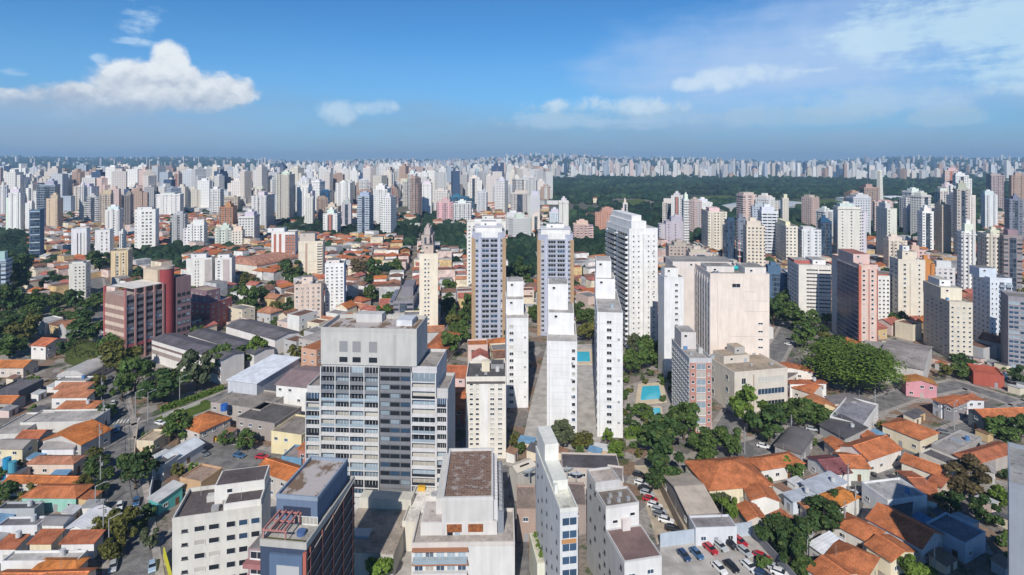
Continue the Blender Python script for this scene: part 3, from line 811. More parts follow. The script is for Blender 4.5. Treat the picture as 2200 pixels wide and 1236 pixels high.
def grey_complex():
    """the stepped grey residential block in the middle"""
    yb = 1095.0; th = R(-4); ctr = G(818, yb)
    Y = ctr.y; k = Y / F
    root = thing('apartment_tower', 'wide stepped grey residential tower with grids of glazed balconies and a blank crown', 'tower', (ctr.x, ctr.y, 0), th)
    LANDMARKS.append(('the wide stepped grey tower', 815, yb))
    X = lambda px: (px - 818) * k
    Z = lambda py: H - Y * (py - HY) / F
    secs = [(655, 688, 840, 0.0, 15, (.54, .53, .52)), (688, 817, 786, 0.0, 15, (.50, .495, .49)), (817, 886, 786, -0.7, 16, (.17, .175, .19)), (886, 940, 792, 0.0, 15, (.55, .54, .55)), (940, 964, 838, 0.0, 12, (.50, .49, .49))]
    for a, b, yt, y0, d, c in secs:
        part('wall', MB().box(X(a) + .01, X(b) - .01, y0, y0 + d, -.5, Z(yt)), 'painted_plaster', root, c)
    part('crown_wall', MB().box(X(687), X(897), -.35, 13.5, Z(785), Z(714)), 'painted_plaster', root, (.50, .49, .47))
    cr = part('crown_roof', MB().box(X(690), X(894), .1, 13.1, Z(714) + .01, Z(714) + .1), 'patched_roof_felt', root)
    part('parapet', MB().ring(X(897) - X(687) + .05, 13.9, .35, Z(714) - .05, Z(714) + 1.2, (X(897) + X(687)) / 2, 6.575), 'painted_plaster', root, (.47, .46, .44))
    part('roof_block', MB().box(X(740), X(800), 9, 12.6, Z(714) + .11, Z(714) + 2.6), 'painted_plaster', root, (.52, .51, .5))
    part('roof_block', MB().box(X(840), X(875), 6, 12, Z(714) + .11, Z(714) + 1.8), 'corrugated_sheet', root, (.6, .62, .66))
    for (a, b, yt, y0, d, c) in (secs[0], secs[3], secs[4]):
        part('roof', MB().box(X(a) + .2, X(b) - .2, y0 + .3, y0 + d - .3, Z(yt) + .001, Z(yt) + .08), 'roof_felt', root, (.33, .30, .28))
        part('parapet', MB().ring(X(b) - X(a), d, .25, Z(yt) - .05, Z(yt) + .9, (X(a) + X(b)) / 2, y0 + d / 2), 'painted_plaster', root, c)
    for i, px_ in enumerate((737, 766, 802)):                   # two rows of panels on the blank crown
        part('louvre_panel', MB().box(X(px_ - 9), X(px_ + 9), -.42, -.34, Z(757), Z(734)), 'plain_paint', root, (.26, .26, .27))
        part('window', MB().box(X(px_ - 9), X(px_ + 9), -.42, -.34, Z(779), Z(768)), 'glass_dark', root)
    part('service_pipe', MB().box(X(846), X(852), -.43, -.34, Z(785), Z(718)), 'plain_paint', root, (.40, .39, .38))
    F_ = Facades(root); pitch = 2.45
    def bays(a, b, n, ztop, zbot, y0, c, gl, dark):
        nf = int((ztop - zbot) / pitch); cw = (X(b) - X(a)) / n
        for j in range(nf):
            z = ztop - pitch * (j + 1)
            for i in range(n):
                x = X(a) + cw * (i + .5)
                F_.win.append(((x, y0 - .02, z + .25), 0.0, cw - .5, pitch - .55, 'loggia', rnd.choice(gl), 'white_frame'))
            mb = MB().box(X(a), X(b), y0 - 1.15, y0 - .03, z - .16, z + .16)
            cz = dark if (dark and Z(785) >= z > Z(866)) else c
            part('balcony_slab', mb, 'painted_plaster', root, cz)
            r = rnd.random()
            mb = MB().box(X(a) + .2, X(b) - .2, y0 - 1.12, y0 - 1.04, z + .17, z + .92)
            part('balcony_railing', mb, 'painted_plaster' if r < .62 else ('glass_pale' if r < .85 else 'glass_dark'), root, cz)
        for i in range(n + 1):
            x = X(a) + cw * i
            part('balcony_divider', MB().box(x - .14, x + .14, y0 - 1.22, y0 - .04, ztop - pitch * nf, ztop - .02), 'painted_plaster', root, c)
    bays(656, 687, 1, Z(846), 2.5, 0.0, (.56, .55, .54), (0, 2, 1, 3), None)
    bays(689, 816, 4, Z(788), 2.5, 0.0, (.57, .56, .55), (0, 0, 2, 3, 2, 1), (.20, .21, .23))
    bays(887, 939, 1, Z(797), 2.5, 0.0, (.58, .57, .58), (0, 0, 2, 3), None)
    bays(941, 963, 1, Z(850), 2.5, 0.0, (.58, .57, .57), (0, 0, 2, 1), None)
    z = Z(795)                                                   # the dark column: long bands of glass between charcoal spandrels
    while z > 6:
        part('storey_band', MB().box(X(818), X(885), -1.0, -.69, z - 1.25, z - .25), 'painted_plaster', root, (.20, .205, .225))
        for q in (0.02, .34, .68):
            F_.win.append(((X(818) + (X(885) - X(818)) * (q + .15), -.72, z - .24 + .02), 0.0, (X(885) - X(818)) * .30, 1.15, 'ribbon', rnd.choice((0, 0, 1, 0, 2)), 'dark_frame'))
        z -= pitch
    F_.finish((.6, .6, .6))
    occupy(ctr.x, ctr.y + 8, 46, 22, th)
grey_complex()

def navy_office():
    """the dark office with a lattice of red and white bars, seen from above in the lower middle"""
    h = 32.0; C = G(658, 1178, h); th = R(-7)
    root = thing('office_block', 'dark navy office block with a lattice of red and white bars and roof terrace', 'office', (C.x, C.y, 0), th)
    LANDMARKS.append(('the navy lattice office', 640, 1240))
    blue = (.10, .15, .24)
    part('wall', MB().box(-8.6, -.02, .0, 21, -.5, h), 'painted_plaster', root, (.05, .07, .12))
    part('side_glazing', MB().box(-.019, .05, .15, 20.9, 0, h - .4), 'plain_paint', root, (.018, .02, .035))
    part('roof', MB().box(-8.4, -.3, .3, 20.8, h + .001, h + .07), 'roof_felt', root, (.42, .40, .37))
    part('parapet', MB().ring(8.75, 21.1, .3, h - .3, h + .9, -4.3, 10.5), 'painted_plaster', root, (.44, .43, .40))
    for i in range(9):                                           # lattice on the side: slanting white bars crossed by red uprights
        a = 0.4 + i * 2.5
        for z in ():
            pass
    for j in range(12):
        z = h - 1.0 - j * 2.55
        part('lattice_bar', MB().tube((.16, .1, z - 1.1), (.16, 21, z + 1.3), .09, k=5), 'plain_paint', root, (.46, .42, .38))
    for i in range(5):
        y = 1.2 + i * 4.6
        part('lattice_upright', MB().box(.05, .26, y - .11, y + .11, 0, h - .6), 'plain_paint', root, (.30, .11, .09))
    # blue portal with grey and white panels on the front
    part('portal', MB().box(-6.6, -.5, -.5, -.02, 0, h - 1.2), 'painted_plaster', root, blue)
    part('front_panel', MB().box(-5.2, -1.0, -.62, -.51, h - 7.2, h - 3.0), 'plain_paint', root, (.42, .43, .44))
    part('front_panel', MB().box(-5.2, -1.0, -.62, -.51, h - 12.4, h - 7.3), 'plain_paint', root, (.74, .74, .74))
    part('corner_pier', MB().box(-.40, .2, -.5, -.03, 0, h - .6), 'plain_paint', root, (.40, .12, .09))
    # upper block with weathered roof
    y0, y1, z1 = 6.0, 19.5, 36.6
    ub = part('upper_block', MB().box(-9.0, -.9, y0, y1, h - .2, z1), 'painted_plaster', root, (.13, .18, .27))
    part('roof', MB().box(-8.7, -1.2, y0 + .3, y1 - .3, z1 + .01, z1 + .1), 'patched_roof_felt', ub)
    part('parapet', MB().ring(8.3, 13.7, .35, z1 - .05, z1 + .7, -4.95, (y0 + y1) / 2), 'painted_plaster', ub, (.26, .31, .39))
    part('louvre_band', MB().box(-7.6, -2.2, y0 - .06, y0 - .001, h + 1.6, h + 3.2), 'plain_paint', ub, (.035, .045, .08))
    for i in range(3):
        link('window', window_mesh(1.6, 1.5, 'plain', 3 if i else 0, 'white_frame'), ub, None, (-4.6 + i * 1.5, y0, h - 1.8 + 1.9))
    # terrace things
    for i in range(4): part('pergola_beam', MB().box(-8.3 + i * 1.25, -8.0 + i * 1.25, .4, 5.8, h + 2.3, h + 2.6), 'plain_paint', root, (.42, .19, .17))
    for y in (.5, 3.2, 5.7): part('pergola_beam', MB().box(-8.6, -3.9, y, y + .22, h + 2.05, h + 2.29), 'plain_paint', root, (.42, .19, .17))
    for x, y in ((-8.3, .6), (-4.2, .6), (-8.3, 5.7), (-4.2, 5.7)): part('pergola_post', MB().box(x - .1, x + .1, y - .1, y + .1, h + .08, h + 2.04), 'plain_paint', root, (.42, .19, .17))
    part('planter', MB().box(-8, -.8, .45, 1.1, h + .08, h + .6), 'leaves', root, (.10, .10, .03))
    part('terrace_table', MB().cyl(-2.6, 3.2, h + .08, h + .8, .8, k=14), 'plain_paint', root, (.08, .14, .30))
    # pink balconies on the flank
    side = part('balcony_wing', MB().box(-12.2, -8.61, 2.0, 12, -.5, h - 2.5), 'painted_plaster', root, (.34, .25, .26))
    part('roof', MB().box(-12.0, -8.8, 2.2, 11.8, h - 2.49, h - 2.4), 'roof_felt', side, (.30, .28, .27))
    for j in range(9):
        z = h - 5.2 - j * 2.8
        part('balcony', MB().box(-12.4, -8.62, .7, 1.99, z, z + .9), 'painted_plaster', side, (.36, .16, .16))
        link('window', window_mesh(2.6, 1.4, 'plain', rnd.choice((0, 2)), 'white_frame'), side, None, (-10.4, 2.0, z + 1.0))
    occupy(C.x - 5, C.y + 10, 17, 24, th)
navy_office()

def white_slab():
    """narrow stepped white slab with shaded flank in the lower middle"""
    h = 29.5; C = G(1203, 1101, h); th = R(8.8); w, L = 3.7, 25.0
    root = thing('apartment_tower', 'narrow stepped white slab with striped window front beside satellite dishes', 'tower', (C.x, C.y, 0), th)
    LANDMARKS.append(('the narrow stepped white slab', 1205, 1240))
    c = (.70, .70, .66)
    part('wall', MB().box(0, w, 0, L, -.5, h), 'painted_plaster', root, (.62, .63, .64))
    part('roof', MB().box(.2, w - .2, .2, 7.0, h + .001, h + .06), 'roof_felt', root, (.62, .61, .54))
    part('parapet', MB().ring(w + .06, L + .06, .22, h - .05, h + .7, w / 2, L / 2), 'painted_plaster', root, c)
    part('penthouse', MB().box(.25, w - .25, 7.2, L - .4, h + .07, h + 2.2), 'painted_plaster', root, (.72, .72, .66))
    part('stair_head', MB().box(.25, w - .25, 15.5, L - .8, h + 2.21, h + 5.8), 'painted_plaster', root, (.74, .73, .68))
    part('chimney_wall', MB().box(.3, 1.0, 6.0, 7.19, h + .07, h + 1.9), 'painted_plaster', root, (.7, .7, .66))
    for j in range(11):
        z = h - 2.7 - j * 2.6
        link('window', window_mesh(3.0, 1.35, 'ribbon', 1, 'white_frame'), root, None, (w / 2 + .1, 0, z))
        if j % 3 == 1: part('spandrel', MB().box(.35, w - .3, -.12, -.001, z - 1.05, z - .15), 'plain_paint', root, (.48, .24, .10))
        else: part('spandrel', MB().box(.35, w - .3, -.12, -.001, z - 1.05, z - .15), 'painted_plaster', root, (.66, .67, .68))
    for j in range(10):
        for i in range(5):
            if rnd.random() < .35: continue
            link('window', window_mesh(.7, .6, 'plain', 0, 'dark_frame'), root, None, (0, 2.5 + i * 4.8 + rnd.uniform(-.4, .4), h - 2.6 - j * 2.7), R(-90))
    occupy(C.x + 1, C.y + 12, 8, 28, th)
white_slab()

def terraced_block():
    """grey and white block in three falling steps, right of the slab"""
    C = G(1342, 1210, 16); th = R(12); w = 8.4
    root = thing('apartment_block', 'grey and white block falling in three steps with brown roof sheets beside the car park', 'apartment block', (C.x, C.y, 0), th)
    LANDMARKS.append(('the stepped grey and white block', 1345, 1240))
    g = (.55, .54, .54)
    for y0, y1, x1, h, rc, rm in ((0, 10.4, w, 16, (.20, .13, .12), 'corrugated_sheet'), (10.41, 17, w - .4, 20.9, (.20, .17, .15), 'roof_felt'), (17.01, 23, w - 2.2, 22.6, (.48, .42, .38), 'roof_felt')):
        p = part('wall', MB().box(0, x1, y0, y1, -.5, h), 'painted_plaster', root, (.70, .69, .68) if y0 < 17 else g)
        part('roof', MB().box(.25, x1 - .25, y0 + .25, y1 - .25, h + .001, h + .1), rm, p, rc)
        part('parapet', MB().ring(x1 + .05, y1 - y0 - .02, .22, h - .05, h + (.35 if y0 == 0 else .6), x1 / 2, (y0 + y1) / 2), 'painted_plaster', p, g)
        part('side_cladding', MB().box(-.08, -.001, y0 + .01, y1 - .01, 0, h - .2), 'painted_plaster', p, (.50, .50, .50))
    for x, z in ((1.6, 12.6), (5.8, 12.9), (1.6, 9.6), (5.8, 9.6)):
        link('window', window_mesh(1.5, 1.0, 'plain', 1, 'white_frame'), root, None, (x, 0, z))
    for x, z in ((2.2, 17.4), (6.4, 18.6)):
        link('window', window_mesh(1.3, .8, 'plain', 0, 'white_frame'), root, None, (x, 10.41, z))
    part('stair_box', MB().box(3.6, 5.4, 9.2, 10.4, 16.11, 18.4), 'painted_plaster', root, (.68, .62, .6))
    for j in range(6):
        for i in range(7):
            if rnd.random() < .3: continue
            y = 1.6 + i * 3.1; top = 16 if y < 10.4 else (20.9 if y < 17 else 22.6)
            link('window', window_mesh(.9, .8, 'plain', 0, 'dark_frame'), root, None, (-.08, y, top - 2.4 - j * 2.7), R(-90))
    for i in range(5): part('cooling_unit', MB().box(1 + i * 1.2, 1.8 + i * 1.2, 12 + (i % 2) * 2, 12.7 + (i % 2) * 2, 21.0, 21.8), 'galvanised', root)
    occupy(C.x + 3, C.y + 11, 13, 26, th)
terraced_block()

def brown_roof_block():
    """grey block with the weathered brown roof, and its white podium, in front of the grey complex"""
    h = 22.0; C = G(1060, 1074, h); th = R(2); w, d = 11.8, 22.0
    root = thing('apartment_block', 'grey block with weathered brown slab roof and louvred flank', 'apartment block', (C.x, C.y, 0), th)
    LANDMARKS.append(('the brown roofed grey block', 1010, 1160))
    g = (.56, .55, .54)
    part('wall', MB().box(-w, 0, 0, d, -.5, h), 'painted_plaster', root, g)
    part('roof', MB().box(-w + .5, -.5, .5, d - .5, h + .001, h + .08), 'weathered_roof_slabs', root)
    part('parapet', MB().ring(w + .05, d + .05, .5, h - .05, h + .7, -w / 2, d / 2), 'painted_plaster', root, (.60, .59, .58))
    part('side_wing', MB().box(-w - 1.6, -w - .01, 3, d + 1, -.5, h - 1.2), 'painted_plaster', root, (.58, .57, .56))
    for i in range(16):
        part('louvre', MB().box(.04, 1.0, .8 + i * 1.3, 1.25 + i * 1.3, 4, h - .5), 'painted_plaster', root, (.62, .62, .64))
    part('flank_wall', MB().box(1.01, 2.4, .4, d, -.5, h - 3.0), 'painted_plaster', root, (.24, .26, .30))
    for i in range(6): part('window', MB().box(-w + 1.2 + i * 1.7, -w + 2.5 + i * 1.7, -.06, .0, h - 8.6, h - 7.2), 'glass_pale' if i % 2 else 'glass_dark', root)
    for i in range(11): part('cooling_unit', MB().box(1.3, 2.1, 1 + i * 1.8, 1.9 + i * 1.8, h - 2.99, h - 2.2), 'galvanised', root)
    occupy(C.x - 5, C.y + 11, 18, 25, th)
    # podium block in front
    h2 = 14.0; C2 = G(1106, 1172, h2)
    r2 = thing('apartment_block', 'low white block with rust coloured panels on its terrace roof', 'apartment block', (C2.x, C2.y, 0), R(1))
    part('wall', MB().box(-23, 0, 0, 12.2, -.5, h2), 'painted_plaster', r2, (.64, .63, .62))
    part('roof', MB().box(-22.7, -.3, .3, 11.9, h2 + .001, h2 + .08), 'roof_felt', r2, (.42, .38, .35))
    part('parapet', MB().ring(23.05, 12.2, .3, h2 - .05, h2 + .8, -11.5, 6.1), 'painted_plaster', r2, (.60, .56, .53))
    part('attic', MB().box(-21.5, -4.0, 3.5, 11.6, h2 + .09, h2 + 3.0), 'painted_plaster', r2, (.62, .60, .58))
    part('attic_roof', MB().box(-21.2, -4.3, 3.8, 11.3, h2 + 3.01, h2 + 3.1), 'roof_felt', r2, (.50, .45, .42))
    for x in (-15.5, -10.6): part('rusty_panel', MB().box(x, x + 3.4, 3.3, 3.49, h2 + .9, h2 + 2.6), 'rust', r2)
    for j in range(4):
        part('balcony', MB().box(-22.6, -10.6, -1.1, -.01, h2 - 3.3 - j * 3, h2 - 2.3 - j * 3), 'glass_pale' if j % 2 == 0 else 'painted_plaster', r2, (.6, .6, .6))
        part('awning', MB().box(-22.8, -10.4, -1.2, -.01, h2 - .5 - j * 3, h2 - .25 - j * 3), 'plain_paint', r2, (.36, .17, .10))
        for i in range(5): link('window', window_mesh(1.9, 1.6, 'plain', rnd.choice((1, 2, 3)), 'white_frame'), r2, None, (-21.4 + i * 2.4, 0, h2 - 2.4 - j * 3))
    occupy(C2.x - 11, C2.y + 6, 25, 15, 0)
    # white terrace and sloping grey hall between
    C3 = G(935, 1128, 7)
    r3 = thing('terrace_block', 'low white flat terrace with a yellow cabinet beside the wide grey tower', 'terrace', (C3.x, C3.y, 0), R(-3))
    part('wall', MB().box(-8.5, 0, 0, 18, -.5, 7), 'painted_plaster', r3, (.66, .62, .54)); part('roof', MB().box(-8.2, -.3, .3, 17.7, 7.001, 7.08), 'roof_felt', r3, (.70, .67, .62))
    part('parapet', MB().ring(8.56, 18.06, .3, 6.9, 7.7, -4.25, 9), 'painted_plaster', r3, (.64, .60, .53))
    part('cabinet', MB().box(-7.6, -5.6, 14, 15.2, 7.1, 8.2), 'plain_paint', r3, (.62, .36, .04))
    part('round_hatch', MB().cyl(-2.4, 12.5, 7.09, 7.5, 1.2, k=16), 'galvanised', r3); part('pipe', MB().tube((-2.4, 12.5, 7.5), (-1.6, 14, 8.7), .15), 'galvanised', r3)
    occupy(C3.x - 4, C3.y + 9, 10, 20, 0)
    C4 = G(845, 1190, 6)
    r4 = thing('hall', 'low brown grey hall roof shaded beside the navy lattice office', 'hall', (C4.x, C4.y, 0), R(-4))
    part('wall', MB().box(-14, 0, 0, 16, -.5, 6), 'painted_plaster', r4, (.52, .50, .46)); part('roof', MB().box(-14.3, .3, -.3, 16.3, 6.001, 6.25), 'roof_felt', r4, (.34, .29, .24))
    part('skylight', MB().box(-12.5, -7.5, 4.5, 7.5, 6.26, 6.8), 'glass_pale', r4); part('rear_wall', MB().box(-14, .2, 16.31, 20, -.5, 9.0), 'painted_plaster', r4, (.56, .54, .47))
    occupy(C4.x - 7, C4.y + 9, 16, 22, 0)
brown_roof_block()

# ---- named towers, from the camera outwards -----------------------------------------------------
tower('white low block with dark patched roof and small window rows at the street corner', 'the white corner block', 370, 562, None, 1096, h=22, th=14, col=(.62, .60, .555), roof=(.12, .10, .10), depth=11.5,
      front=[('r', 2, 7, dict(x0=.22, x1=.54, fw=.72, fh=.34, gl=(0, 0, 0, 3))), ('p', 1, 7, dict(x0=.07, x1=.20, fw=.5, fh=.22, frame='dark_frame')), ('r', 3, 7, dict(x0=.58, x1=1.0, fw=.74, fh=.38, gl=(0, 0, 0, 1)))], side=[],
      tiers=[(.40, .99, .40, .97, 4.2, (.70, .68, .64)), (.56, .99, .03, .39, 2.2, (.70, .68, .65), 'upper_storey')], name='apartment_block', cat='apartment block', nclut=9)
tower('white and cream block with columns of brick coloured windows and dark roof', 'the cream block with brick coloured windows', 1001, 1087, 1108, 815, 985, th=1, col=(.74, .70, .63), roof=(.12, .115, .12), depth=15,
      front=[('p', 2, 15, dict(x0=.06, x1=.36, fw=.58, fh=.5, frame='white_frame', gl=(0, 0, 3))), ('p', 2, 15, dict(x0=.56, x1=.95, fw=.56, fh=.5, gl=(0, 3, 3))), ('c', dict(x0=.02, x1=.98, z0=.945, z1=.975, color=(.12, .11, .11))), ('c', dict(x0=.36, x1=.56, z0=.02, z1=.94, out=.2, color=(.78, .77, .75)))],
      side=[('p', 3, 14, dict(fw=.4, fh=.4))], tiers=[(.38, .58, .45, .62, 3.5, (.74, .66, .52), 'chimney_block'), (.60, .95, .62, .95, 1.6, (.3, .3, .31), 'plant_box')], name='apartment_block', cat='apartment block', nclut=6)
for nm, (x0, x1, xs, yt, yb, th, dep, tr, cw) in {
    'nearest': (1175, 1240, None, 740, 950, -5, 26, [(.02, .92, .40, .98, 8.2), (.0, .72, .55, .97, 18.0, (.76, .75, .74), 'stair_head', 8.25)], (.80, .96)),
    'tall': (1283, 1338, 1271, 676, 938, -7, 38, [(.0, .86, .62, .99, 8.0), (.03, .70, .66, .98, 15.0, (.76, .75, .74), 'stair_head', 8.05)], (.34, .60)),
    'rear': (1088, 1135, 1140, 688, 876, 2, 22, [(.0, .84, .35, .98, 6.5), (.06, .86, .55, .97, 13.0, (.76, .75, .74), 'stair_head', 6.55)], (.10, .36))}.items():
    lab = {'nearest': 'slim white slab with stepped stair heads between two yards', 'tall': 'tall slim white slab with one line of small windows beside the pool garden', 'rear': 'slim white slab with stepped head behind the cream brick windowed block'}[nm]
    tower(lab, {'nearest': 'the slim white slab between two yards', 'tall': 'the tall slim white slab', 'rear': 'the rear slim white slab'}[nm], x0, x1, xs, yt, yb, th=th, col=(.76, .755, .755), roof=(.42, .40, .38), depth=dep, tiers=tr, joints=14,
          front=[('p', 1, 15 if nm == 'tall' else 12, dict(x0=cw[0], x1=cw[1], fw=.75, fh=.46))], side=[('p', 6, 12, dict(fw=.25, fh=.32))] if nm != 'nearest' else [], nclut=1)
def twin(x0, x1, yt, yb, th, lab, lm, xs=None):
    def ex(root, w, d, h, vis):
        for s in (-1, 1): part('corner_pier', MB().box(s * w / 2 - (1.5 if s > 0 else .5), s * w / 2 + (.5 if s > 0 else 1.5), -d / 2 - .25, d / 2 + .1, 0, h - 3), 'painted_plaster', root, (.42, .29, .18))
        part('crown', MB().box(-w / 2 + 1.6, w / 2 - 1.6, -d / 2 - .2, d / 2 - 2, h + .08, h + 3.2), 'painted_plaster', root, WHITE)
        part('crown_slab', MB().box(-w / 2 + 1.2, w / 2 - 1.2, -d / 2 - .6, d / 2 - 1.6, h + 3.21, h + 3.6), 'painted_plaster', root, (.62, .62, .66))
    tower(lab, lm, x0, x1, xs, yt, yb, th=th, col=(.40, .42, .52), roof=(.4, .4, .4), depth=15,
          front=[('r', 1, 20, dict(x0=.28, x1=.52, fw=.9, fh=.55, gl=(0, 0, 1), z1=.95)), ('r', 1, 20, dict(x0=.54, x1=.78, fw=.9, fh=.55, gl=(0, 0, 1), z1=.95)), ('p', 1, 20, dict(x0=.08, x1=.19, fw=.8, fh=.6, z1=.95)), ('p', 1, 20, dict(x0=.85, x1=.95, fw=.8, fh=.6, z1=.95)),
                 ('f', 2, dict(x0=.235, x1=.815, out=.8, t=.9, color=(.50, .53, .63))), ('c', dict(x0=.28, x1=.78, z0=.955, z1=1.02, color=WHITE, out=.5)), ('s', 20, dict(x0=.26, x1=.80, out=.35, hh=.42, color=(.44, .46, .55), z1=.95))],
          tiers=[(.25, .75, .3, .8, 5.6, WHITE)], extra=ex, nclut=3)
twin(1015, 1085, 500, 735, 3, 'blue grey tower with orange brown corner piers, behind the cream block with brick coloured windows', 'the blue grey twin tower', 1090)
twin(1156, 1231, 505, 722, -2, 'blue grey apartment tower with orange brown corner piers, behind the stepped slim white slab', 'the second blue grey twin tower')
def white_big(root, w, d, h, vis):
    part('upper_storey', MB().box(-w / 2 + 1.5, w / 2 - 6, -d / 2 + 1, d / 2 - 1, h + .08, h + 4.5), 'painted_plaster', root, WHITE)
    part('lift_head', MB().box(-w / 2 + 2.5, w / 2 - 8, -d / 2 + 3, d / 2 - 2, h + 4.51, h + 7.5), 'painted_plaster', root, WHITE)
tower('big white apartment tower with glazed balconies on its corner and rows of small windows', 'the big white balcony tower', 1352, 1413, 1303, 495, 752, th=9, col=(.78, .77, .76), roof=(.5, .5, .5),
      front=[('p', 2, 22, dict(x0=.06, x1=.42, fw=.32, fh=.34)), ('p', 2, 22, dict(x0=.58, x1=.96, fw=.3, fh=.34)), ('f', 1, dict(x0=.5, x1=.5, out=1.2, t=1.0))], side=[('b', 2, 22, dict(bal=(.94, 1.5, 'glass'), x0=.04, x1=.96, fw=.82))], extra=white_big, nclut=4, joints=22)
tower('slim white tower with a shaded flank beside the big white balcony tower', 'the slim shaded flank tower', 1427, 1469, 1414, 600, 812, th=2, col=(.74, .74, .75), front=[('p', 1, 16, dict(x0=.5, x1=.75, fw=.6, fh=.42))],
      tiers=[(.12, .82, .3, .9, 4.6, WHITE)], nclut=2)
def blank_ex(root, w, d, h, vis):
    for i in range(7): part('vent_stack', MB().box(-w / 2 + 1 + i * .5, -w / 2 + 1.3 + i * .5, -d / 2 - .01, -d / 2 + 2, h + .1, h + 1.2 + .25 * (i % 3)), 'galvanised', root)
    for a, b, z in ((.58, .80, .86), (.58, .98, .78), (.58, .98, .69), (.34, .98, .47)): part('wall_joint', MB().box(-w / 2 + w * a, -w / 2 + w * b, -d / 2 - .03, -d / 2 + .001, h * z, h * z + .12), 'plain_paint', root, (.45, .40, .37))
    part('wall_rib', MB().box(-w / 2 + w * .12, -w / 2 + w * .125, -d / 2 - .08, -d / 2 + .001, 0, h * .95), 'plain_paint', root, (.5, .45, .42))
    part('water_tank', MB().tube((w * .0, 0, h + 1.2), (w * .12, 0, h + 1.2), .9, k=10), 'plain_paint', root, (.03, .42, .46))
    part('mast', MB().tube((w * .17, 1, h), (w * .17, 1, h + 14), .45, .2, 6), 'plain_paint', root, (.45, .20, .17))
    for k in range(4): part('mast_ring', MB().cyl(w * .17, 1, h + 3 + k * 3, h + 3.5 + k * 3, .8, k=8), 'plain_paint', root, (.6, .58, .56))
tower('huge blank cream tower with shaded ribbed flank and a red mast on its roof', 'the huge blank cream tower', 1526, 1653, 1494, 592, 838, th=-3, col=(.76, .665, .59), roof=(.3, .29, .28), front=[('p', 1, 9, dict(x0=.78, x1=.92, fw=.6, fh=.22, z0=.0, z1=.62)), ('p', 1, 1, dict(x0=.32, x1=.56, z0=.88, z1=.95, fw=.6, fh=.5))],
      side=[('f', 7, dict(out=.4, t=.5, color=(.50, .48, .48))), ('p', 6, 14, dict(fw=.3, fh=.3))], tiers=[(-.42, .74, 1.02, 1.7, 1.6, (.66, .60, .57), 'rear_block', -50), (.02, .5, .3, .7, 2.6, (.66, .61, .58)), (.62, .98, .1, .6, 3.2, (.70, .65, .61), 'plant_room')], extra=blank_ex, nclut=8)
tower('grey flanked block with brick and white striped front below the huge blank cream tower', 'the brick striped block', 1481, 1529, 1443, 775, 932, th=0, col=(.54, .54, .56), roof=(.40, .38, .36),
      front=[('c', dict(x0=.02, x1=.98, z0=.0, z1=.97, color=(.46, .24, .20), out=.1)), ('p', 1, 9, dict(x0=.30, x1=.74, fw=.95, fh=.82, gl=(2, 3, 2), out=.1)), ('p', 1, 9, dict(x0=.78, x1=.96, fw=.6, fh=.4, out=.1)), ('p', 1, 9, dict(x0=.05, x1=.26, fw=.6, fh=.4, out=.1))],
      side=[('p', 9, 13, dict(fw=.5, fh=.45, gl=(0, 0, 1)))], tiers=[(.1, .8, .55, .95, 6.5, (.62, .58, .56))], nclut=3, name='apartment_block', cat='apartment block')
tower('cream institute with flat roof, corner bay and banks of windows behind the bright green tree', 'the cream institute', 1578, 1692, 1551, 805, 890, th=12, col=(.66, .60, .52), roof=(.34, .28, .22), depth=20, front=[('r', 1, 3, dict(x0=.42, x1=.95, fw=.95, fh=.42)), ('p', 1, 3, dict(x0=.12, x1=.22, fw=.8, fh=.5)), ('f', 1, dict(x0=.36, x1=.36, out=.8, t=.8))], side=[('p', 2, 3, dict(fw=.2, fh=.4))],
      tiers=[(.1, .6, .55, .95, 3.2, (.60, .54, .47)), (.35, .55, .62, .9, 6.0, (.45, .43, .40), 'tank_frame')], nclut=7, name='institute', cat='school building')
tower('white office with long horizontal window bands and a red roof cabin', 'the white banded office', 1716, 1786, 1692, 572, 690, th=-10, col=(.74, .71, .66), roof=(.4, .38, .36), front=[('r', 2, 14, dict(x0=.22, x1=1.0, fw=.90, fh=.30, gl=(0, 0, 0, 3)))], side=[('p', 5, 13, dict(fw=.5, fh=.45))],
      tiers=[(.0, .5, .4, .95, 2.2, (.42, .13, .11)), (.55, .95, .3, .9, 3.0, WHITE)], nclut=3, name='office_tower')
def pink_ex(root, w, d, h, vis):
    part('corner_pier', MB().box(-w / 2 - .35, -w / 2 + .9, -d / 2 - .35, -d / 2 + .9, 0, h + .4), 'painted_plaster', root, (.52, .17, .12))
tower('pink and brick red tower with a flank of dark glass beside the great spreading tree', 'the pink and dark glass tower', 1846, 1886, 1787, 572, 755, th=-8, col=(.70, .52, .45), roof=(.36, .15, .12), front=[('p', 1, 17, dict(x0=.15, x1=.35, fw=.7, fh=.45)), ('p', 1, 17, dict(x0=.60, x1=.82, fw=.6, fh=.5)), ('f', 3, dict(x0=.06, x1=.97, out=.3, t=.5, color=(.42, .15, .11))), ('c', dict(x0=.42, x1=.56, z0=0, z1=.98, color=(.70, .56, .48), out=.2))],
      side=[('c', dict(x0=.22, x1=.99, z0=.0, z1=.97, mat='glass_blue', out=.3, name='glass_flank')), ('s', 17, dict(x0=.22, x1=.985, out=.42, hh=.3, color=(.56, .55, .56))), ('f', 5, dict(x0=.3, x1=.95, out=.36, t=.14, color=(.10, .10, .12))), ('c', dict(x0=.02, x1=.215, z0=0, z1=.97, color=(.64, .62, .61), out=.05)), ('p', 1, 17, dict(x0=.04, x1=.2, fw=.6, fh=.5))], tiers=[(.0, .9, .2, .75, 5.2, (.66, .50, .46))], extra=pink_ex, nclut=3)
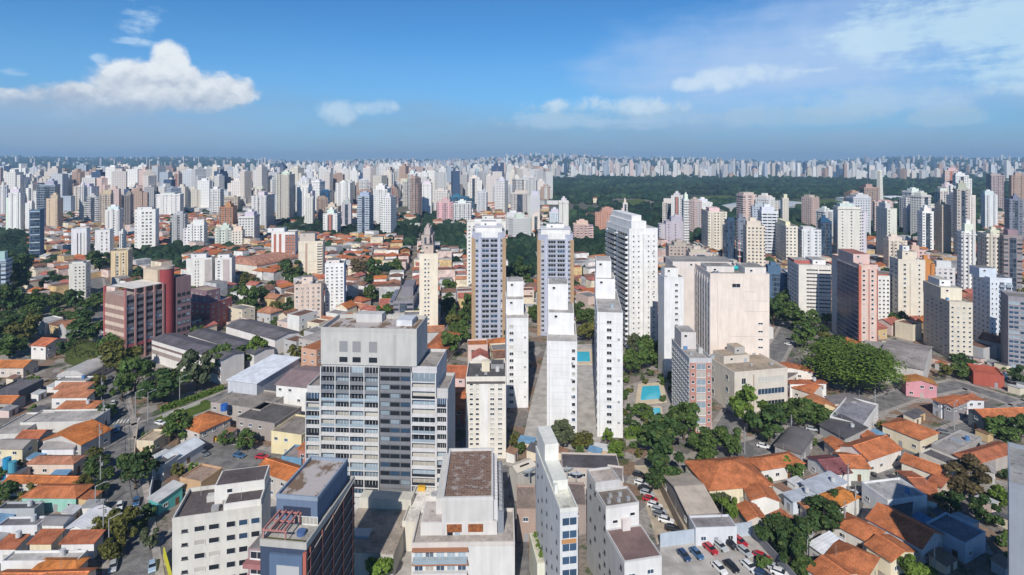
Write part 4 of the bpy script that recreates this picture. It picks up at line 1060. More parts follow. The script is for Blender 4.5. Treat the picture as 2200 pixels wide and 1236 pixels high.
tower('cream tower with a stepped white crown and shaded grey flank above the arched grey roofs', 'the cream tower with stepped crown', 2040, 2090, 1984, 652, 772, th=-12, col=(.66, .60, .50), roof=(.5, .47, .42), front=[('p', 4, 11, dict(fw=.42, fh=.42))], side=[('p', 5, 13, dict(x0=.1, x1=.95, fw=.42, fh=.4))], tiers=[(-.02, .92, .3, 1.0, 6.2, (.74, .67, .54)), (.1, .6, .45, .9, 9.5, WHITE, 'stair_head', 6.3)], nclut=3)
tower('white and pale blue tower with dark balcony openings, shaded flank', 'the pale blue balcony tower', 2127, 2174, 2090, 600, 748, th=-12, col=(.66, .70, .76), front=[('b', 2, 13, dict(x0=.4, x1=1.0, bal=(.9, 1.2, 'glass'))), ('p', 2, 13, dict(x0=.02, x1=.38, fw=.4, fh=.4))], side=[('p', 4, 13, dict(fw=.35, fh=.4))], tiers=[(-.25, .55, .3, .9, 5.0, (.60, .66, .74))], nclut=2)
tower('dark grey tower with blue ribbon windows standing at the edge of the city view', 'the dark ribbon window tower', 2166, 2240, 2155, 640, 795, th=-30, col=(.30, .28, .31), front=[('r', 3, 14, dict(x0=.0, x1=1, fw=.9, fh=.5, gl=(1, 1, 2)))], side=[], depth=14, nclut=2)
tower('tall plain cream tower with one dark window line behind the pink and dark glass tower', 'the plain cream tower', 1930, 1988, 1911, 560, 696, th=-10, col=(.71, .65, .55), front=[('p', 1, 13, dict(x0=.18, x1=.3, fw=.8, fh=.5)), ('p', 1, 13, dict(x0=.72, x1=.84, fw=.6, fh=.4)), ('f', 2, dict(x0=.0, x1=.45, out=.5, t=.6))], side=[('p', 2, 13, dict(fw=.4, fh=.4))], tiers=[(.25, .8, .3, .9, 5.2, (.72, .64, .52)), (.3, .55, .4, .8, 8.5, WHITE, 'stair_head', 5.3)], nclut=2)
tower('white tower with small square windows wedged behind the pink and dark glass tower', None, 1886, 1912, None, 596, 688, th=-8, col=WHITE, front=[('p', 3, 10, dict(fw=.5, fh=.45))], tiers=[(0, .9, .1, .9, 1.6, (.45, .14, .10))], depth=12, nclut=0)
tower('cream slab of small paired windows with a brown striped edge', 'the cream slab with paired windows', 901, 941, 961, 548, 722, th=8, col=(.78, .70, .57), front=[('p', 2, 18, dict(x0=.22, x1=.58, fw=.6, fh=.4))], side=[('r', 1, 18, dict(x0=.15, x1=.85, fw=.9, fh=.7, gl=(3, 3, 0)))], depth=13, tiers=[(.25, .75, .3, .8, 5.0, (.60, .47, .40))], nclut=2)
tower('white tower with scattered small windows and a pale blue flank', 'the white tower with pale blue flank', 698, 739, 753, 568, 675, th=12, col=(.80, .80, .80), depth=15, front=[('p', 4, 14, dict(fw=.46, fh=.4, gl=(0, 0, 3)))], side=[('c', dict(x0=0, x1=1, z0=0, z1=.98, color=(.32, .44, .66), out=.1))], tiers=[(.05, .75, .1, .7, 2.6, (.72, .66, .64))], nclut=2)
tower('low pinkish apartment block of dark window columns beside the white tower with pale blue flank', 'the pinkish window column block', 632, 690, 698, 612, 688, th=10, col=(.66, .53, .45), front=[('p', 5, 8, dict(fw=.44, fh=.55)), ('f', 3, dict(x0=.3, x1=.7, out=.3, t=.5, color=(.66, .55, .47)))], side=[('p', 2, 8, dict(fw=.4, fh=.4))], depth=12, tiers=[(.25, .65, .2, .8, 4.6, (.70, .58, .50))], nclut=3, name='apartment_block', cat='apartment block')
tower('cream and brown tower with a tall penthouse and dark balcony column', 'the cream and brown tower', 641, 694, 706, 520, 602, th=12, col=(.76, .69, .56), front=[('c', dict(x0=.28, x1=.36, z0=0, z1=.98, color=(.50, .34, .26))), ('b', 1, 14, dict(x0=.74, x1=.98)), ('s', 4, dict(x0=0, x1=.7, out=.15, hh=.25, color=(.66, .6, .5)))], side=[('p', 2, 14, dict(fw=.5, fh=.5))], depth=14, tiers=[(.04, .66, .1, .9, 7.2, (.60, .52, .46))], nclut=2)
tower('white tower with three strips of red brick and a gridded brick wing', 'the red brick striped white tower', 583, 634, 640, 500, 578, th=10, col=(.76, .74, .72), front=[('c', dict(x0=.10, x1=.20, z0=0, z1=.97, color=(.42, .17, .12))), ('c', dict(x0=.32, x1=.42, z0=0, z1=.97, color=(.42, .17, .12))), ('c', dict(x0=.58, x1=.99, z0=0, z1=.95, color=(.40, .17, .12))), ('p', 3, 10, dict(x0=.6, x1=.98, fw=.55, fh=.5, out=.12))], side=[], depth=14, tiers=[(-.2, .5, .3, 1.0, 4.0, WHITE)], nclut=2)
tower('pair of pale concrete slabs with a mauve stripe, behind the red shed roofs', 'the pale paired slab tower', 400, 455, 462, 556, 625, th=16, col=(.74, .72, .68), front=[('p', 2, 10, dict(x0=.3, x1=.52, fw=.4, fh=.5)), ('c', dict(x0=.72, x1=.98, z0=0, z1=.98, color=(.46, .41, .40)))], side=[], depth=12, tiers=[(.15, .75, .2, .9, 3.6, WHITE)], nclut=2)
tower('pale concrete slab with a mauve panel, twin of its neighbour and set behind it', None, 462, 498, None, 556, 622, th=14, col=(.75, .73, .70), front=[('c', dict(x0=.48, x1=.86, z0=0, z1=.98, color=(.50, .43, .42))), ('p', 1, 10, dict(x0=.08, x1=.35, fw=.5, fh=.5, gl=(1,)))], depth=12, tiers=[(.1, .8, .2, .9, 3.0, WHITE)], nclut=1)
tower('white block with three columns of square windows above tiled houses', 'the white three column block', 148, 184, 195, 568, 640, th=24, col=(.70, .67, .60), front=[('p', 3, 10, dict(x0=.28, x1=1, fw=.5, fh=.42))], side=[('p', 1, 10, dict(fw=.4, fh=.4))], depth=13, tiers=[(.1, .8, .2, .8, 1.8, OFFW)], nclut=2)
tower('cream tower with dark vertical slots and a navy shaded flank', 'the cream slotted tower', 238, 275, 289, 540, 612, th=20, col=(.70, .56, .36), front=[('p', 1, 11, dict(x0=.3, x1=.46, fw=.8, fh=.8)), ('p', 1, 11, dict(x0=.66, x1=.8, fw=.8, fh=.6)), ('f', 3, dict(x0=.26, x1=.86, out=.5, t=.5))], side=[('p', 3, 11, dict(fw=.5, fh=.5, gl=(1,)))], depth=13, nclut=1)
tower('blue glass tower crossed by thin white bands', 'the white banded blue glass tower', 63, 86, 92, 452, 558, th=24, col=(.10, .17, .26), front=[('c', dict(x0=.1, x1=.98, z0=0, z1=.96, mat='curtain_wall', color=(.10, .17, .26), out=.1, name='glass_wall')), ('s', 6, dict(x0=.1, x1=.98, out=.6, hh=.8, color=(.5, .56, .62)))], side=[], depth=12, nclut=1, name='office_tower')
tower('white tower with a grid of dark windows standing among far trees', 'the white grid window tower', 289, 334, 287, 452, 542, th=18, col=(.80, .79, .76), front=[('p', 3, 12, dict(x0=.3, x1=.86, fw=.6, fh=.5)), ('p', 1, 12, dict(x0=.02, x1=.12, fw=.5, fh=.4))], depth=14, tiers=[(.1, .8, .2, .8, 3.0, WHITE)], nclut=1)
tower('white slab with dark vertical slots left of a twin slab', None, 153, 186, None, 492, 560, th=22, col=(.72, .72, .74), front=[('p', 3, 1, dict(x0=.3, x1=.95, fw=.3, fh=.95, style='ribbon', z1=.9))], depth=12, nclut=1)
tower('white slab with pale slots and curved shadow, the twin slab nearer the cream slotted tower', None, 204, 236, None, 495, 562, th=20, col=(.74, .73, .72), front=[('p', 2, 9, dict(x0=.3, x1=.95, fw=.3, fh=.55))], depth=12, nclut=1)
tower('big white tower rising behind the first blue grey twin tower, its pale flank in view', None, 1003, 1086, None, 478, 628, th=4, col=(.76, .74, .69), front=[('p', 8, 18, dict(fw=.35, fh=.4))], depth=12, tiers=[(.2, .9, .1, .8, 2.6, WHITE), (.4, .7, .2, .7, 4.8, OFFW)], nclut=3)
def redbrown():
    """red brown office with beige banded end wall"""
    yb, yt = 777.0, 624.0; h = H * (yb - yt) / (yb - HY); ctr, w, d, t = footprint(225, 269, 350, yb, 0, -28)
    root = thing('office_tower', 'red brown office tower with a beige banded end wall and white roof canopy', 'tower', (ctr.x, ctr.y, 0), t)
    LANDMARKS.append(('the red brown office tower', 290, 770)); occupy(ctr.x, ctr.y, w + 14, d + 22, t)
    red, band = (.30, .06, .065), (.50, .38, .31)
    part('wall', MB().box(-w / 2, w / 2, -d / 2, d / 2, -.5, h - 3.2), 'painted_plaster', root, (.32, .21, .18))
    for j in range(6): part('storey_band', MB().box(-w / 2 + .5, w / 2 - .5, -d / 2 - .16, -d / 2 + .003, 3.5 + j * 4.3, 5.3 + j * 4.3), 'painted_plaster', root, (.62, .49, .40))
    for sx in (-1, 1): part('corner_pier', MB().box(sx * w / 2 - .45, sx * w / 2 + .35, -d / 2 - .4, -d / 2 + .6, 0, h + .3), 'painted_plaster', root, (.50, .13, .13))
    part('roof', MB().box(-w / 2 + .2, w / 2 - .2, -d / 2 + .2, d / 2 - .2, h - 3.19, h - 3.1), 'roof_felt', root, (.4, .33, .3))
    part('roof_canopy', MB().box(-w / 2 + .3, w / 2 - .1, -d / 2 + 3.5, d / 2 - .2, h - .1, h + .2), 'corrugated_sheet', root, (.74, .70, .64))
    for i in range(5):
        y = -d / 2 + d * (i / 4.0)
        part('pilaster', MB().box(w / 2 - .01, w / 2 + .7, y - .4, y + .4, 0, h), 'painted_plaster', root, (.42, .24, .22))
    F_ = Facades(root)
    for j in range(9):
        z = 1.5 + j * 3.4
        part('spandrel', MB().box(w / 2 + .001, w / 2 + .35, -d / 2 + .4, d / 2 - .4, z + 1.55, z + 3.1), 'painted_plaster', root, (.19, .17, .19) if j != 1 else (.36, .10, .12))
        for i in range(4): F_.win.append(((w / 2 + .02, -d / 2 + d * (i + .5) / 4, z), R(90), d / 4 - 1.0, 1.5, 'ribbon', rnd.choice((0, 0, 0, 2)), 'dark_frame'))
    F_.finish(red)
    part('round_stair_tower', MB().cyl(w / 2 - 2.2, d / 2 + 3.4, -.5, h + 7.0, 3.3, k=24), 'painted_plaster', root, red)
    part('stair_tower_cap', MB().cyl(w / 2 - 2.2, d / 2 + 3.4, h + 7.01, h + 8.4, 3.6, k=24), 'painted_plaster', root, (.42, .36, .32))
    part('rear_block', MB().box(-w / 2 + .5, w / 2 - 5.2, d / 2 + .2, d / 2 + 7.5, -.5, h + 6.2), 'painted_plaster', root, (.56, .46, .35))
    rb = part('rear_wing', MB().box(w / 2 - 6, w / 2 + .2, d / 2 + 6.9, d / 2 + 15, -.5, h + 1.6), 'painted_plaster', root, (.26, .17, .18))
    for j in range(7):
        for i in range(3): link('window', window_mesh(1.9, 1.6, 'plain', rnd.choice((0, 0, 2)), 'dark_frame'), rb, None, (w / 2 + .2, d / 2 + 8.4 + i * 2.5, 4 + j * 3.8), R(90))
redbrown()
# ------------------------------------------------------------------ smaller towers further off: one wall with its windows in the material, plus roof pieces
def mid(label, x0, x1, xs, yt, yb, col, style='windowed_wall', th=None, name='apartment_tower', cat='tower', lm=None, pent=True, bands=(), group='towers of the city centre', depth=None, top=None):
    if th is None: th = -math.degrees(math.atan(((x0 + x1) / 2 - CX) / F)) * 0.45
    xs2 = xs
    ctr, w, d, t = footprint(x0, x1, xs2, yb, 0.0, th, depth if xs is None else None)
    if xs is None and depth is None: d = max(9.0, min(w * 0.9, 20)); 
    z0 = zg(ctr.x, ctr.y); h = H * (yb - yt) / (yb - HY) - z0
    root = thing(name, label, cat, (ctr.x, ctr.y, z0), t, group)
    tower_parts(root, w, d, h, col, style, pent, bands, int(x0 + yt))
    occupy(ctr.x, ctr.y, w, d, t)
    if lm: LANDMARKS.append((lm, (x0 + x1) / 2, yb))
    return root
def tower_parts(root, w, d, h, col, style, pent, bands, seed):
    r = random.Random(seed)
    part('wall', MB().box(-w / 2, w / 2, -d / 2, d / 2, -1, h), style, root, col)
    part('roof', MB().box(-w / 2 + .3, w / 2 - .3, -d / 2 + .3, d / 2 - .3, h + .002, h + .12), 'roof_felt', root, (.30, .29, .28))
    part('parapet', MB().ring(w + .1, d + .1, .4, h - .2, h + 1.0), 'painted_plaster', root, tuple(min(1, c * 1.03) for c in col))
    k = r.random()
    if k < .42:
        pc = tuple(min(1, c * q) for c, q in zip(col, (r.uniform(.7, 1.15),) * 3)); n = r.choice((2, 2, 3, 4))
        for i in range(n):
            x = -w / 2 + w * (i + .5) / n; t_ = w * r.uniform(.05, .09)
            part('pilaster', MB().box(x - t_, x + t_, -d / 2 - .9, -d / 2 + .003, 0, h + r.choice((0, .9, 2.5))), 'painted_plaster', root, pc)
    elif k < .62:
        a = w * r.uniform(.12, .2); part('recess_panel', MB().box(-a, a, -d / 2 - .12, -d / 2 + .003, 1, h - 1), 'curtain_wall', root, (.10, .12, .15))
    if r.random() < .3: part('crown_slab', MB().box(-w / 2 - .7, w / 2 + .7, -d / 2 - .7, d / 2 + .7, h - 1.6, h - .9), 'painted_plaster', root, tuple(c * .9 for c in col))
    if r.random() < .35: part('podium', MB().box(-w / 2 - 3, w / 2 + 3, -d / 2 - 3, d / 2 + 2, -1, 5.5), 'painted_plaster', root, (.52, .49, .46))
    if r.random() < .3:
        s_ = r.choice((-1, 1)); part('side_wing', MB().box(s_ * w / 2, s_ * (w / 2 + w * .28), -d * .3, d * .42, -1, h * r.uniform(.82, 1.06)), style, root, tuple(c * r.uniform(.85, 1.05) for c in col))
    if pent:
        a, b = w * r.uniform(.2, .38), d * r.uniform(.2, .38); ox, oy = w * r.uniform(-.12, .12), d * r.uniform(-.05, .12)
        ph = r.uniform(2.8, 6.5)
        p = part('penthouse', MB().box(ox - a, ox + a, oy - b, oy + b, h + .13, h + ph), 'painted_plaster', root, tuple(min(1, c * r.uniform(.85, 1.08)) for c in col))
        if r.random() < .6:
            part('water_tank', MB().box(ox - a * .5, ox + a * .4, oy - b * .5, oy + b * .5, h + ph + .01, h + ph + r.uniform(1.5, 3)), 'painted_plaster', p, col)
        if r.random() < .35: part('antenna', MB().tube((ox, oy, h + ph), (ox, oy, h + ph + r.uniform(4, 9)), .18, .08, 5), 'galvanised', p)
    for face, x0, x1, c, out in bands:
        L = w if face == 'front' else d; a, b = -L / 2 + L * x0, -L / 2 + L * x1; mb = MB()
        if face == 'front': mb.box(a, b, -d / 2 - out, -d / 2 + .004, 0, h * .985)
        elif face == 'right': mb.box(w / 2 - .004, w / 2 + out, a, b, 0, h * .985)
        else: mb.box(-w / 2 - out, -w / 2 + .004, -b, -a, 0, h * .985)
        part('wall_panel', mb, 'curtain_wall' if c == 'glass' else 'painted_plaster', root, (.09, .13, .20) if c == 'glass' else c)
Wm, Cm, Pm, Bm, Gm, Nm, Tm = (.76, .755, .74), (.72, .665, .575), (.64, .50, .46), (.42, .48, .56), (.50, .50, .51), (.05, .10, .19), (.48, .36, .27)
FR = 'front'
for a in [
    # left of the middle
    ('plain white tower with a pale flat crown at the edge of the far trees', 17, 43, None, 416, 502, Wm, 'column_wall'),
    ('mauve tower slab with a dark slot facing the far trees', 46, 62, 66, 402, 448, Pm, 'strip_wall'),
    ('dark red tower slab beside the mauve slab', 66, 84, None, 400, 452, (.40, .16, .17), 'strip_wall'),
    ('wide blue grey office slab behind a beige slab', 86, 119, None, 398, 490, Bm, 'curtain_wall'),
    ('beige blank slab with one line of windows', 99, 123, 136, 428, 497, (.64, .50, .36), 'column_wall'),
    ('pale slab with an overhanging flat crown beside the white banded blue glass tower', 52, 66, None, 438, 502, Wm, 'column_wall'),
    ('white tower with a thin red stripe', 170, 180, 186, 400, 482, Wm, 'windowed_wall'),
    ('grey balcony tower with an orange edge', 186, 212, None, 424, 486, Gm, 'ribbon_wall'),
    ('tall brown and beige tower with a square portal top', 213, 238, 244, 418, 490, (.56, .46, .36), 'strip_wall'),
    ('white pair of slabs below the brown and beige portal tower', 226, 256, None, 452, 518, Wm, 'column_wall'),
    ('slim dark round fronted tower, tallest of the far centre', 261, 276, 280, 364, 436, (.30, .27, .25), 'strip_wall'),
    ('second dark slim tower standing below the tallest far tower', 267, 281, 287, 420, 490, (.33, .29, .28), 'strip_wall'),
    ('navy glass tower beside the dark slim tower', 286, 302, None, 400, 446, Nm, 'curtain_wall'),
    ('pale pink tower crowned by a small mast', 303, 320, None, 378, 434, (.66, .60, .56), 'windowed_wall'),
    ('pale cream tower with a dark glass strip', 320, 336, None, 384, 436, (.70, .64, .56), 'windowed_wall'),
    ('broad white tower group in front of a blue glass tower', 336, 388, None, 418, 468, Wm, 'column_wall'),
    ('slender cream tower above the broad white group', 362, 382, None, 378, 436, Cm, 'windowed_wall'),
    ('white tower with a blue glass strip', 385, 402, 405, 384, 432, Wm, 'windowed_wall'),
    ('sand coloured tower with a box head', 405, 420, None, 376, 432, (.66, .56, .44), 'windowed_wall'),
    ('grey ribbed tower in front of a dark hillside of trees', 372, 398, 403, 462, 532, Gm, 'strip_wall'),
    ('low white tower of square windows right by the grey ribbed tower', 402, 438, 446, 484, 536, Wm, 'windowed_wall'),
    ('white cluster tower with dark flank behind the cream slotted tower', 254, 262, None, 500, 560, Wm, 'column_wall'),
    ('white apartment tower with a wide red stripe', 526, 541, None, 393, 436, Wm, 'windowed_wall'),
    ('white tower with a blue glass edge near the red striped one', 462, 484, None, 394, 436, Wm, 'windowed_wall'),
    ('low beige office block among far towers', 475, 512, None, 424, 452, (.62, .52, .42), 'ribbon_wall'),
    ('broad grey white slab with mauve ribs', 540, 572, 590, 422, 500, (.66, .65, .64), 'strip_wall'),
    ('bright white tower behind the broad grey white slab', 560, 588, 592, 390, 432, Wm, 'column_wall'),
    ('tall cream tower with a brown side wing', 597, 622, 634, 376, 478, (.70, .66, .58), 'strip_wall'),
    ('white curved tower with grey ribs', 638, 662, 680, 404, 472, (.82, .82, .82), 'column_wall'),
    ('plain navy blue glass block', 687, 709, 713, 412, 462, (.03, .11, .24), 'curtain_wall'),
    ('tall white tower with grey stripes behind the navy block', 721, 752, 762, 394, 448, Wm, 'column_wall'),
    ('peach and blue tower in front of dark trees', 700, 726, 733, 446, 492, (.68, .56, .46), 'strip_wall'),
    ('mauve tower with an arched top', 734, 754, None, 438, 492, (.50, .46, .50), 'column_wall'),
    ('brown twin ribbed tower', 768, 798, None, 412, 464, (.44, .30, .23), 'strip_wall'),
    ('white tower with blue windows and a cream flank', 802, 832, 840, 408, 488, Wm, 'windowed_wall'),
    ('orange flanked dark slotted tower', 471, 500, 510, 446, 494, (.50, .24, .12), 'strip_wall'),
    ('grey white slab with two window columns above the dark trees', 512, 546, 558, 466, 528, (.66, .65, .62), 'windowed_wall'),
    ('pale green block of low flats', 462, 496, None, 492, 532, (.62, .66, .60), 'windowed_wall'),
    ('cream block beside the pale green flats', 496, 520, None, 498, 536, Cm, 'windowed_wall'),
    # middle
    ('white ribbed tower with a stepped base', 906, 927, None, 396, 462, Wm, 'column_wall'),
    ('white pink windowed tower below a far cluster', 932, 962, None, 410, 452, (.70, .66, .62), 'windowed_wall'),
    ('pink striped block with white bays', 938, 973, None, 436, 480, (.66, .40, .42), 'strip_wall'),
    ('wide white portal fronted block', 974, 1012, 1033, 438, 482, Wm, 'strip_wall'),
    ('navy block behind the white portal block', 966, 1008, None, 424, 450, (.05, .17, .28), 'curtain_wall'),
    ('cream block with a plain lit front', 1024, 1048, 1059, 396, 432, (.80, .72, .54), 'column_wall'),
    ('dark slender glass tower in the far centre', 964, 978, None, 362, 408, (.08, .10, .16), 'curtain_wall'),
    ('beige tower with navy slots and a white stepped head', 1097, 1136, None, 416, 466, (.60, .55, .52), 'strip_wall'),
    ('tall grey tower behind the navy slotted tower', 1135, 1151, None, 382, 462, (.60, .60, .60), 'windowed_wall'),
    ('pale grey tower with a blue glass side', 1140, 1160, None, 420, 486, (.66, .66, .68), 'windowed_wall'),
    ('wide pale block in front of the navy slotted tower', 1086, 1128, None, 466, 504, (.68, .67, .66), 'strip_wall'),
    ('small beige block next to a brown one', 1142, 1160, None, 464, 506, Cm, 'column_wall'),
    ('small brown block next to a beige one', 1128, 1142, None, 474, 506, Tm, 'column_wall'),
    ('tall pale slab rising behind the second blue grey twin tower', 1201, 1222, 1226, 434, 512, (.68, .66, .62), 'column_wall'),
    ('white blue roofed flats by the park edge', 1180, 1202, None, 458, 488, (.62, .68, .74), 'windowed_wall'),
    ('pink apartment block with balconies near the park', 1232, 1266, None, 484, 520, (.64, .46, .42), 'ribbon_wall'),
    ('brown grey slab with a dark edge behind the cream slab with paired windows', 905, 923, 930, 508, 572, (.50, .42, .38), 'column_wall'),
    # right
    ('thin pale chimney like tower above the big white balcony tower', 1339, 1349, None, 438, 500, (.70, .64, .60), 'column_wall'),
    ('terracotta block behind the big white balcony tower', 1290, 1330, None, 456, 500, (.56, .30, .22), 'windowed_wall'),
    ('white lilac tower with a side sign band', 1469, 1480, 1500, 430, 532, Wm, 'ribbon_wall'),
    ('white block with a blue roof sign, behind the orange and cream tower', 1496, 1530, None, 436, 480, Wm, 'windowed_wall'),
    ('orange and cream tower with a purple shaded flank', 1521, 1562, 1497, 457, 545, (.70, .64, .54), 'windowed_wall'),
    ('navy glass tower left of the octagonal cream tower', 1562, 1580, None, 476, 570, (.05, .09, .16), 'curtain_wall'),
    ('dark tower of white balcony edges', 1586, 1604, None, 472, 566, (.20, .23, .30), 'ribbon_wall'),
    ('octagonal cream tower with dotted windows', 1604, 1644, None, 488, 590, (.70, .62, .51), 'windowed_wall'),
    ('tall white grey tower with long balcony stack', 1636, 1672, 1690, 456, 562, (.68, .70, .74), 'ribbon_wall'),
    ('needle thin concrete tower at the park edge', 1682, 1696, None, 428, 520, (.66, .62, .56), 'column_wall'),
    ('cream tower with dotted windows and a grey shaded flank', 1689, 1714, 1664, 488, 578, (.74, .69, .60), 'windowed_wall'),
    ('white flats with a blue lower wing', 1722, 1764, None, 496, 570, (.66, .68, .70), 'windowed_wall'),
    ('deep navy glass slab', 1765, 1789, None, 478, 562, (.03, .10, .20), 'curtain_wall'),
    ('wide pale tower with a portal frame and two blank bays', 1800, 1850, 1790, 446, 564, (.68, .66, .60), 'column_wall'),
    ('pale tower with a deep blue shaded flank behind the obelisk', 1906, 1927, 1882, 450, 560, (.66, .66, .58), 'column_wall'),
    ('white tower with a navy window strip', 1948, 1970, None, 450, 512, Wm, 'windowed_wall'),
    ('bright white tower with paired windows', 1982, 2006, 1971, 456, 548, (.82, .82, .82), 'windowed_wall'),
    ('navy and tan tower with a plain tan end', 2024, 2042, 2008, 442, 552, (.54, .46, .38), 'column_wall'),
    ('grey brown tall tower with a curved top', 2056, 2084, 2048, 408, 560, (.46, .42, .39), 'windowed_wall'),
    ('mauve tower with a sloping top high above its neighbours', 2128, 2158, None, 378, 460, (.46, .36, .36), 'strip_wall'),
    ('pale grey tower below the mauve sloping tower', 2117, 2144, None, 420, 500, (.66, .68, .70), 'column_wall'),
    ('dark tower of many slots at the far edge of the city view', 2170, 2200, None, 430, 530, (.20, .23, .30), 'strip_wall'),
    ('white tower with a dark shaded flank among the eastern cluster', 2066, 2096, 2056, 500, 640, Wm, 'windowed_wall'),
    ('cream tower with vertical balcony slots in the eastern cluster', 2120, 2158, 2098, 505, 640, Cm, 'strip_wall'),
    ('dark brown balcony tower at the edge of the eastern cluster', 2160, 2200, None, 510, 650, (.30, .25, .25), 'ribbon_wall'),
    ('cream block with a peach penthouse behind the plain cream tower', 1910, 1950, None, 520, 590, (.68, .60, .50), 'windowed_wall'),
    ('pinkish block of flats near a brown gable', 1950, 1990, None, 540, 592, (.66, .46, .42), 'windowed_wall'),
    ('orange painted block behind the cream tower with stepped crown', 1985, 2012, None, 572, 660, (.56, .24, .08), 'column_wall'),
    ('white and orange panelled block near the orange one', 2012, 2055, None, 580, 660, (.62, .60, .60), 'windowed_wall'),
    ('blue glass office behind the white banded office', 1640, 1694, None, 590, 660, (.10, .17, .28), 'curtain_wall'),
    ('beige warehouse like block behind the slim shaded flank tower', 1480, 1530, None, 545, 600, (.56, .48, .44), 'windowed_wall'),
    ('lilac grey block below the park', 1430, 1480, None, 478, 530, (.50, .46, .52), 'column_wall'),
    ('brown block of flats by the lilac grey block', 1436, 1490, None, 530, 585, (.46, .38, .34), 'windowed_wall'),
    ('white stepped tower at the view edge behind the far trees', -4, 8, None, 400, 470, Wm, 'column_wall'),
    ('blue striped block at the edge of the view, above the dark street trees', -20, 8, None, 562, 652, (.42, .50, .58), 'ribbon_wall'),
    ('grey office with a white gridded bay', 845, 888, 900, 650, 690, (.26, .25, .29), 'ribbon_wall'),
]:
    mid(*a)

# ------------------------------------------------------------------ halls, sheds and other large low buildings
def hall(label, L, C, Rr, h, kind, wall, roof, name='warehouse', cat='hall', lm=None, rm=None, rise=None, wins=True):
    return house(label, L, C, Rr, h, kind, wall, roof, cat, name, None, lm, wins, rm, rise, grow=0.3)
S1 = hall('long dark roofed hall with white banded flank below the red brown office', (324, 729), (474, 774), (516, 754), 11, 'gable', (.72, .69, .66), (.13, .12, .14), lm='the white banded hall', rm='roof_felt', rise=1.2, wins=False)
def bands(root):
    b = [c for c in root.children if c.name.startswith('wall')][0].bound_box; x0, x1 = b[0][0], b[6][0]; y0 = b[0][1]; z1 = 11
    for z, hh, c in ((z1 - 3.4, 1.0, (.20, .14, .13)), (z1 - 7.0, 2.0, (.34, .28, .26))): part('wall_band', MB().box(x0, x1, y0 - .06, y0 + .002, z, z + hh), 'painted_plaster', root, c)
bands(S1)
S2 = hall('second long dark roofed hall with white dormers, behind the white banded hall', (402, 718), (545, 762), (580, 744), 9, 'gable', (.70, .67, .66), (.12, .115, .13), rm='roof_felt', rise=1.2, wins=False)
S3 = hall('third long dark roofed hall with a curved white gable head', (484, 700), (590, 730), (640, 712), 8, 'gable', (.74, .71, .70), (.15, .14, .15), rm='roof_felt', rise=1.5, wins=False)
hall('red portal building with a white roof edge behind the dark roofed halls', (395, 650), (452, 655), (500, 640), 15, 'flat', (.38, .13, .12), (.62, .60, .60), name='office_block', cat='office', lm='the red portal building')
hall('dark purple block with a tan attic beside the red portal building', (408, 622), (444, 628), (455, 618), 22, 'flat', (.24, .15, .18), (.40, .32, .25), name='office_block', cat='office')
hall('white hall with a sloping white sheet roof and grey end wall', (487, 816), (552, 824), (640, 772), 11, 'shed', (.50, .52, .56), (.74, .77, .82), lm='the white sheet roofed hall', rise=1.0, wins=False)
hall('white school block with a purple brown tin roof and tall windows', (591, 826), (672, 834), (690, 788), 11, 'gable', (.76, .75, .73), (.26, .19, .19), name='school_block', cat='school building', lm='the purple brown tin roof', rm='corrugated_sheet', rise=2.2)
hall('orange hipped hall at the bend of the side street', (378, 914), (428, 930), (482, 893), 6, 'hip', (.55, .50, .46), (.46, .16, .055), lm='the orange hipped hall', rise=3)
hall('cream workshop with a grey flat roof beside the wide stepped grey tower', (580, 930), (648, 940), (655, 895), 7, 'flat', (.74, .64, .40), (.30, .26, .23), lm='the cream workshop')
hall('dark flat workshop roof behind the cream workshop', (505, 900), (590, 915), (622, 872), 6, 'flat', (.34, .30, .28), (.13, .12, .115))
hall('grey flat workshop by the white school block', (450, 868), (560, 885), (640, 850), 6, 'flat', (.42, .38, .35), (.28, .25, .225))
hall('small blue walled shop with a flat roof at the road bend', (602, 985), (648, 990), (655, 960), 5, 'flat', (.16, .32, .48), (.32, .28, .27))
hall('brown red narrow house squeezed against the wide stepped grey tower', (640, 965), (656, 968), (660, 930), 8, 'gable', (.44, .20, .17), None)
hall('orange tiled shed behind the navy lattice office', (548, 1010), (640, 1040), (660, 1005), 7, 'gable', (.5, .46, .42), (.45, .15, .05))
hall('brown red tiled house under the white corner block', (405, 1200), (470, 1215), (480, 1185), 6, 'hip', (.6, .56, .52), (.42, .15, .07))
hall('grey arched market hall behind the great spreading tree', (1885, 775), (1985, 795), (2045, 752), 9, 'gable', (.58, .55, .52), (.30, .27, .255), lm='the grey arched hall', rm='roof_felt', rise=3, wins=False)
hall('grey walled shed in front of the grey arched hall', (1868, 768), (1920, 775), (1935, 750), 8, 'shed', (.60, .57, .54), (.30, .28, .26), wins=False)
hall('dark flat mechanical roof full of pipes beside satellite dishes', (1205, 1010), (1335, 1014), (1330, 978), 9, 'flat', (.52, .46, .42), (.11, .10, .11), lm='the pipe covered flat roof')
hall('pink brown wall block with a parapet next to the parking yard', (1300, 1035), (1340, 1040), (1338, 1005), 11, 'flat', (.58, .52, .48), (.30, .26, .25))
hall('brown flat roof court between the louvred block and the narrow slab', (1108, 1100), (1155, 1100), (1152, 1045), 8, 'flat', (.40, .30, .26), (.34, .27, .23))
hall('low brown sheet roof behind the narrow stepped white slab', (1215, 1090), (1262, 1092), (1258, 1040), 7, 'flat', (.34, .28, .26), (.22, .18, .17))
hall('grey roofed white hall beside the white tower with pale blue flank', (640, 730), (700, 742), (760, 712), 10, 'flat', (.50, .46, .43), (.40, .37, .35))
hall('orange fronted cinema block with a green glass band', (645, 750), (680, 756), (690, 712), 16, 'flat', (.56, .34, .24), (.42, .16, .07), name='office_block', cat='office')
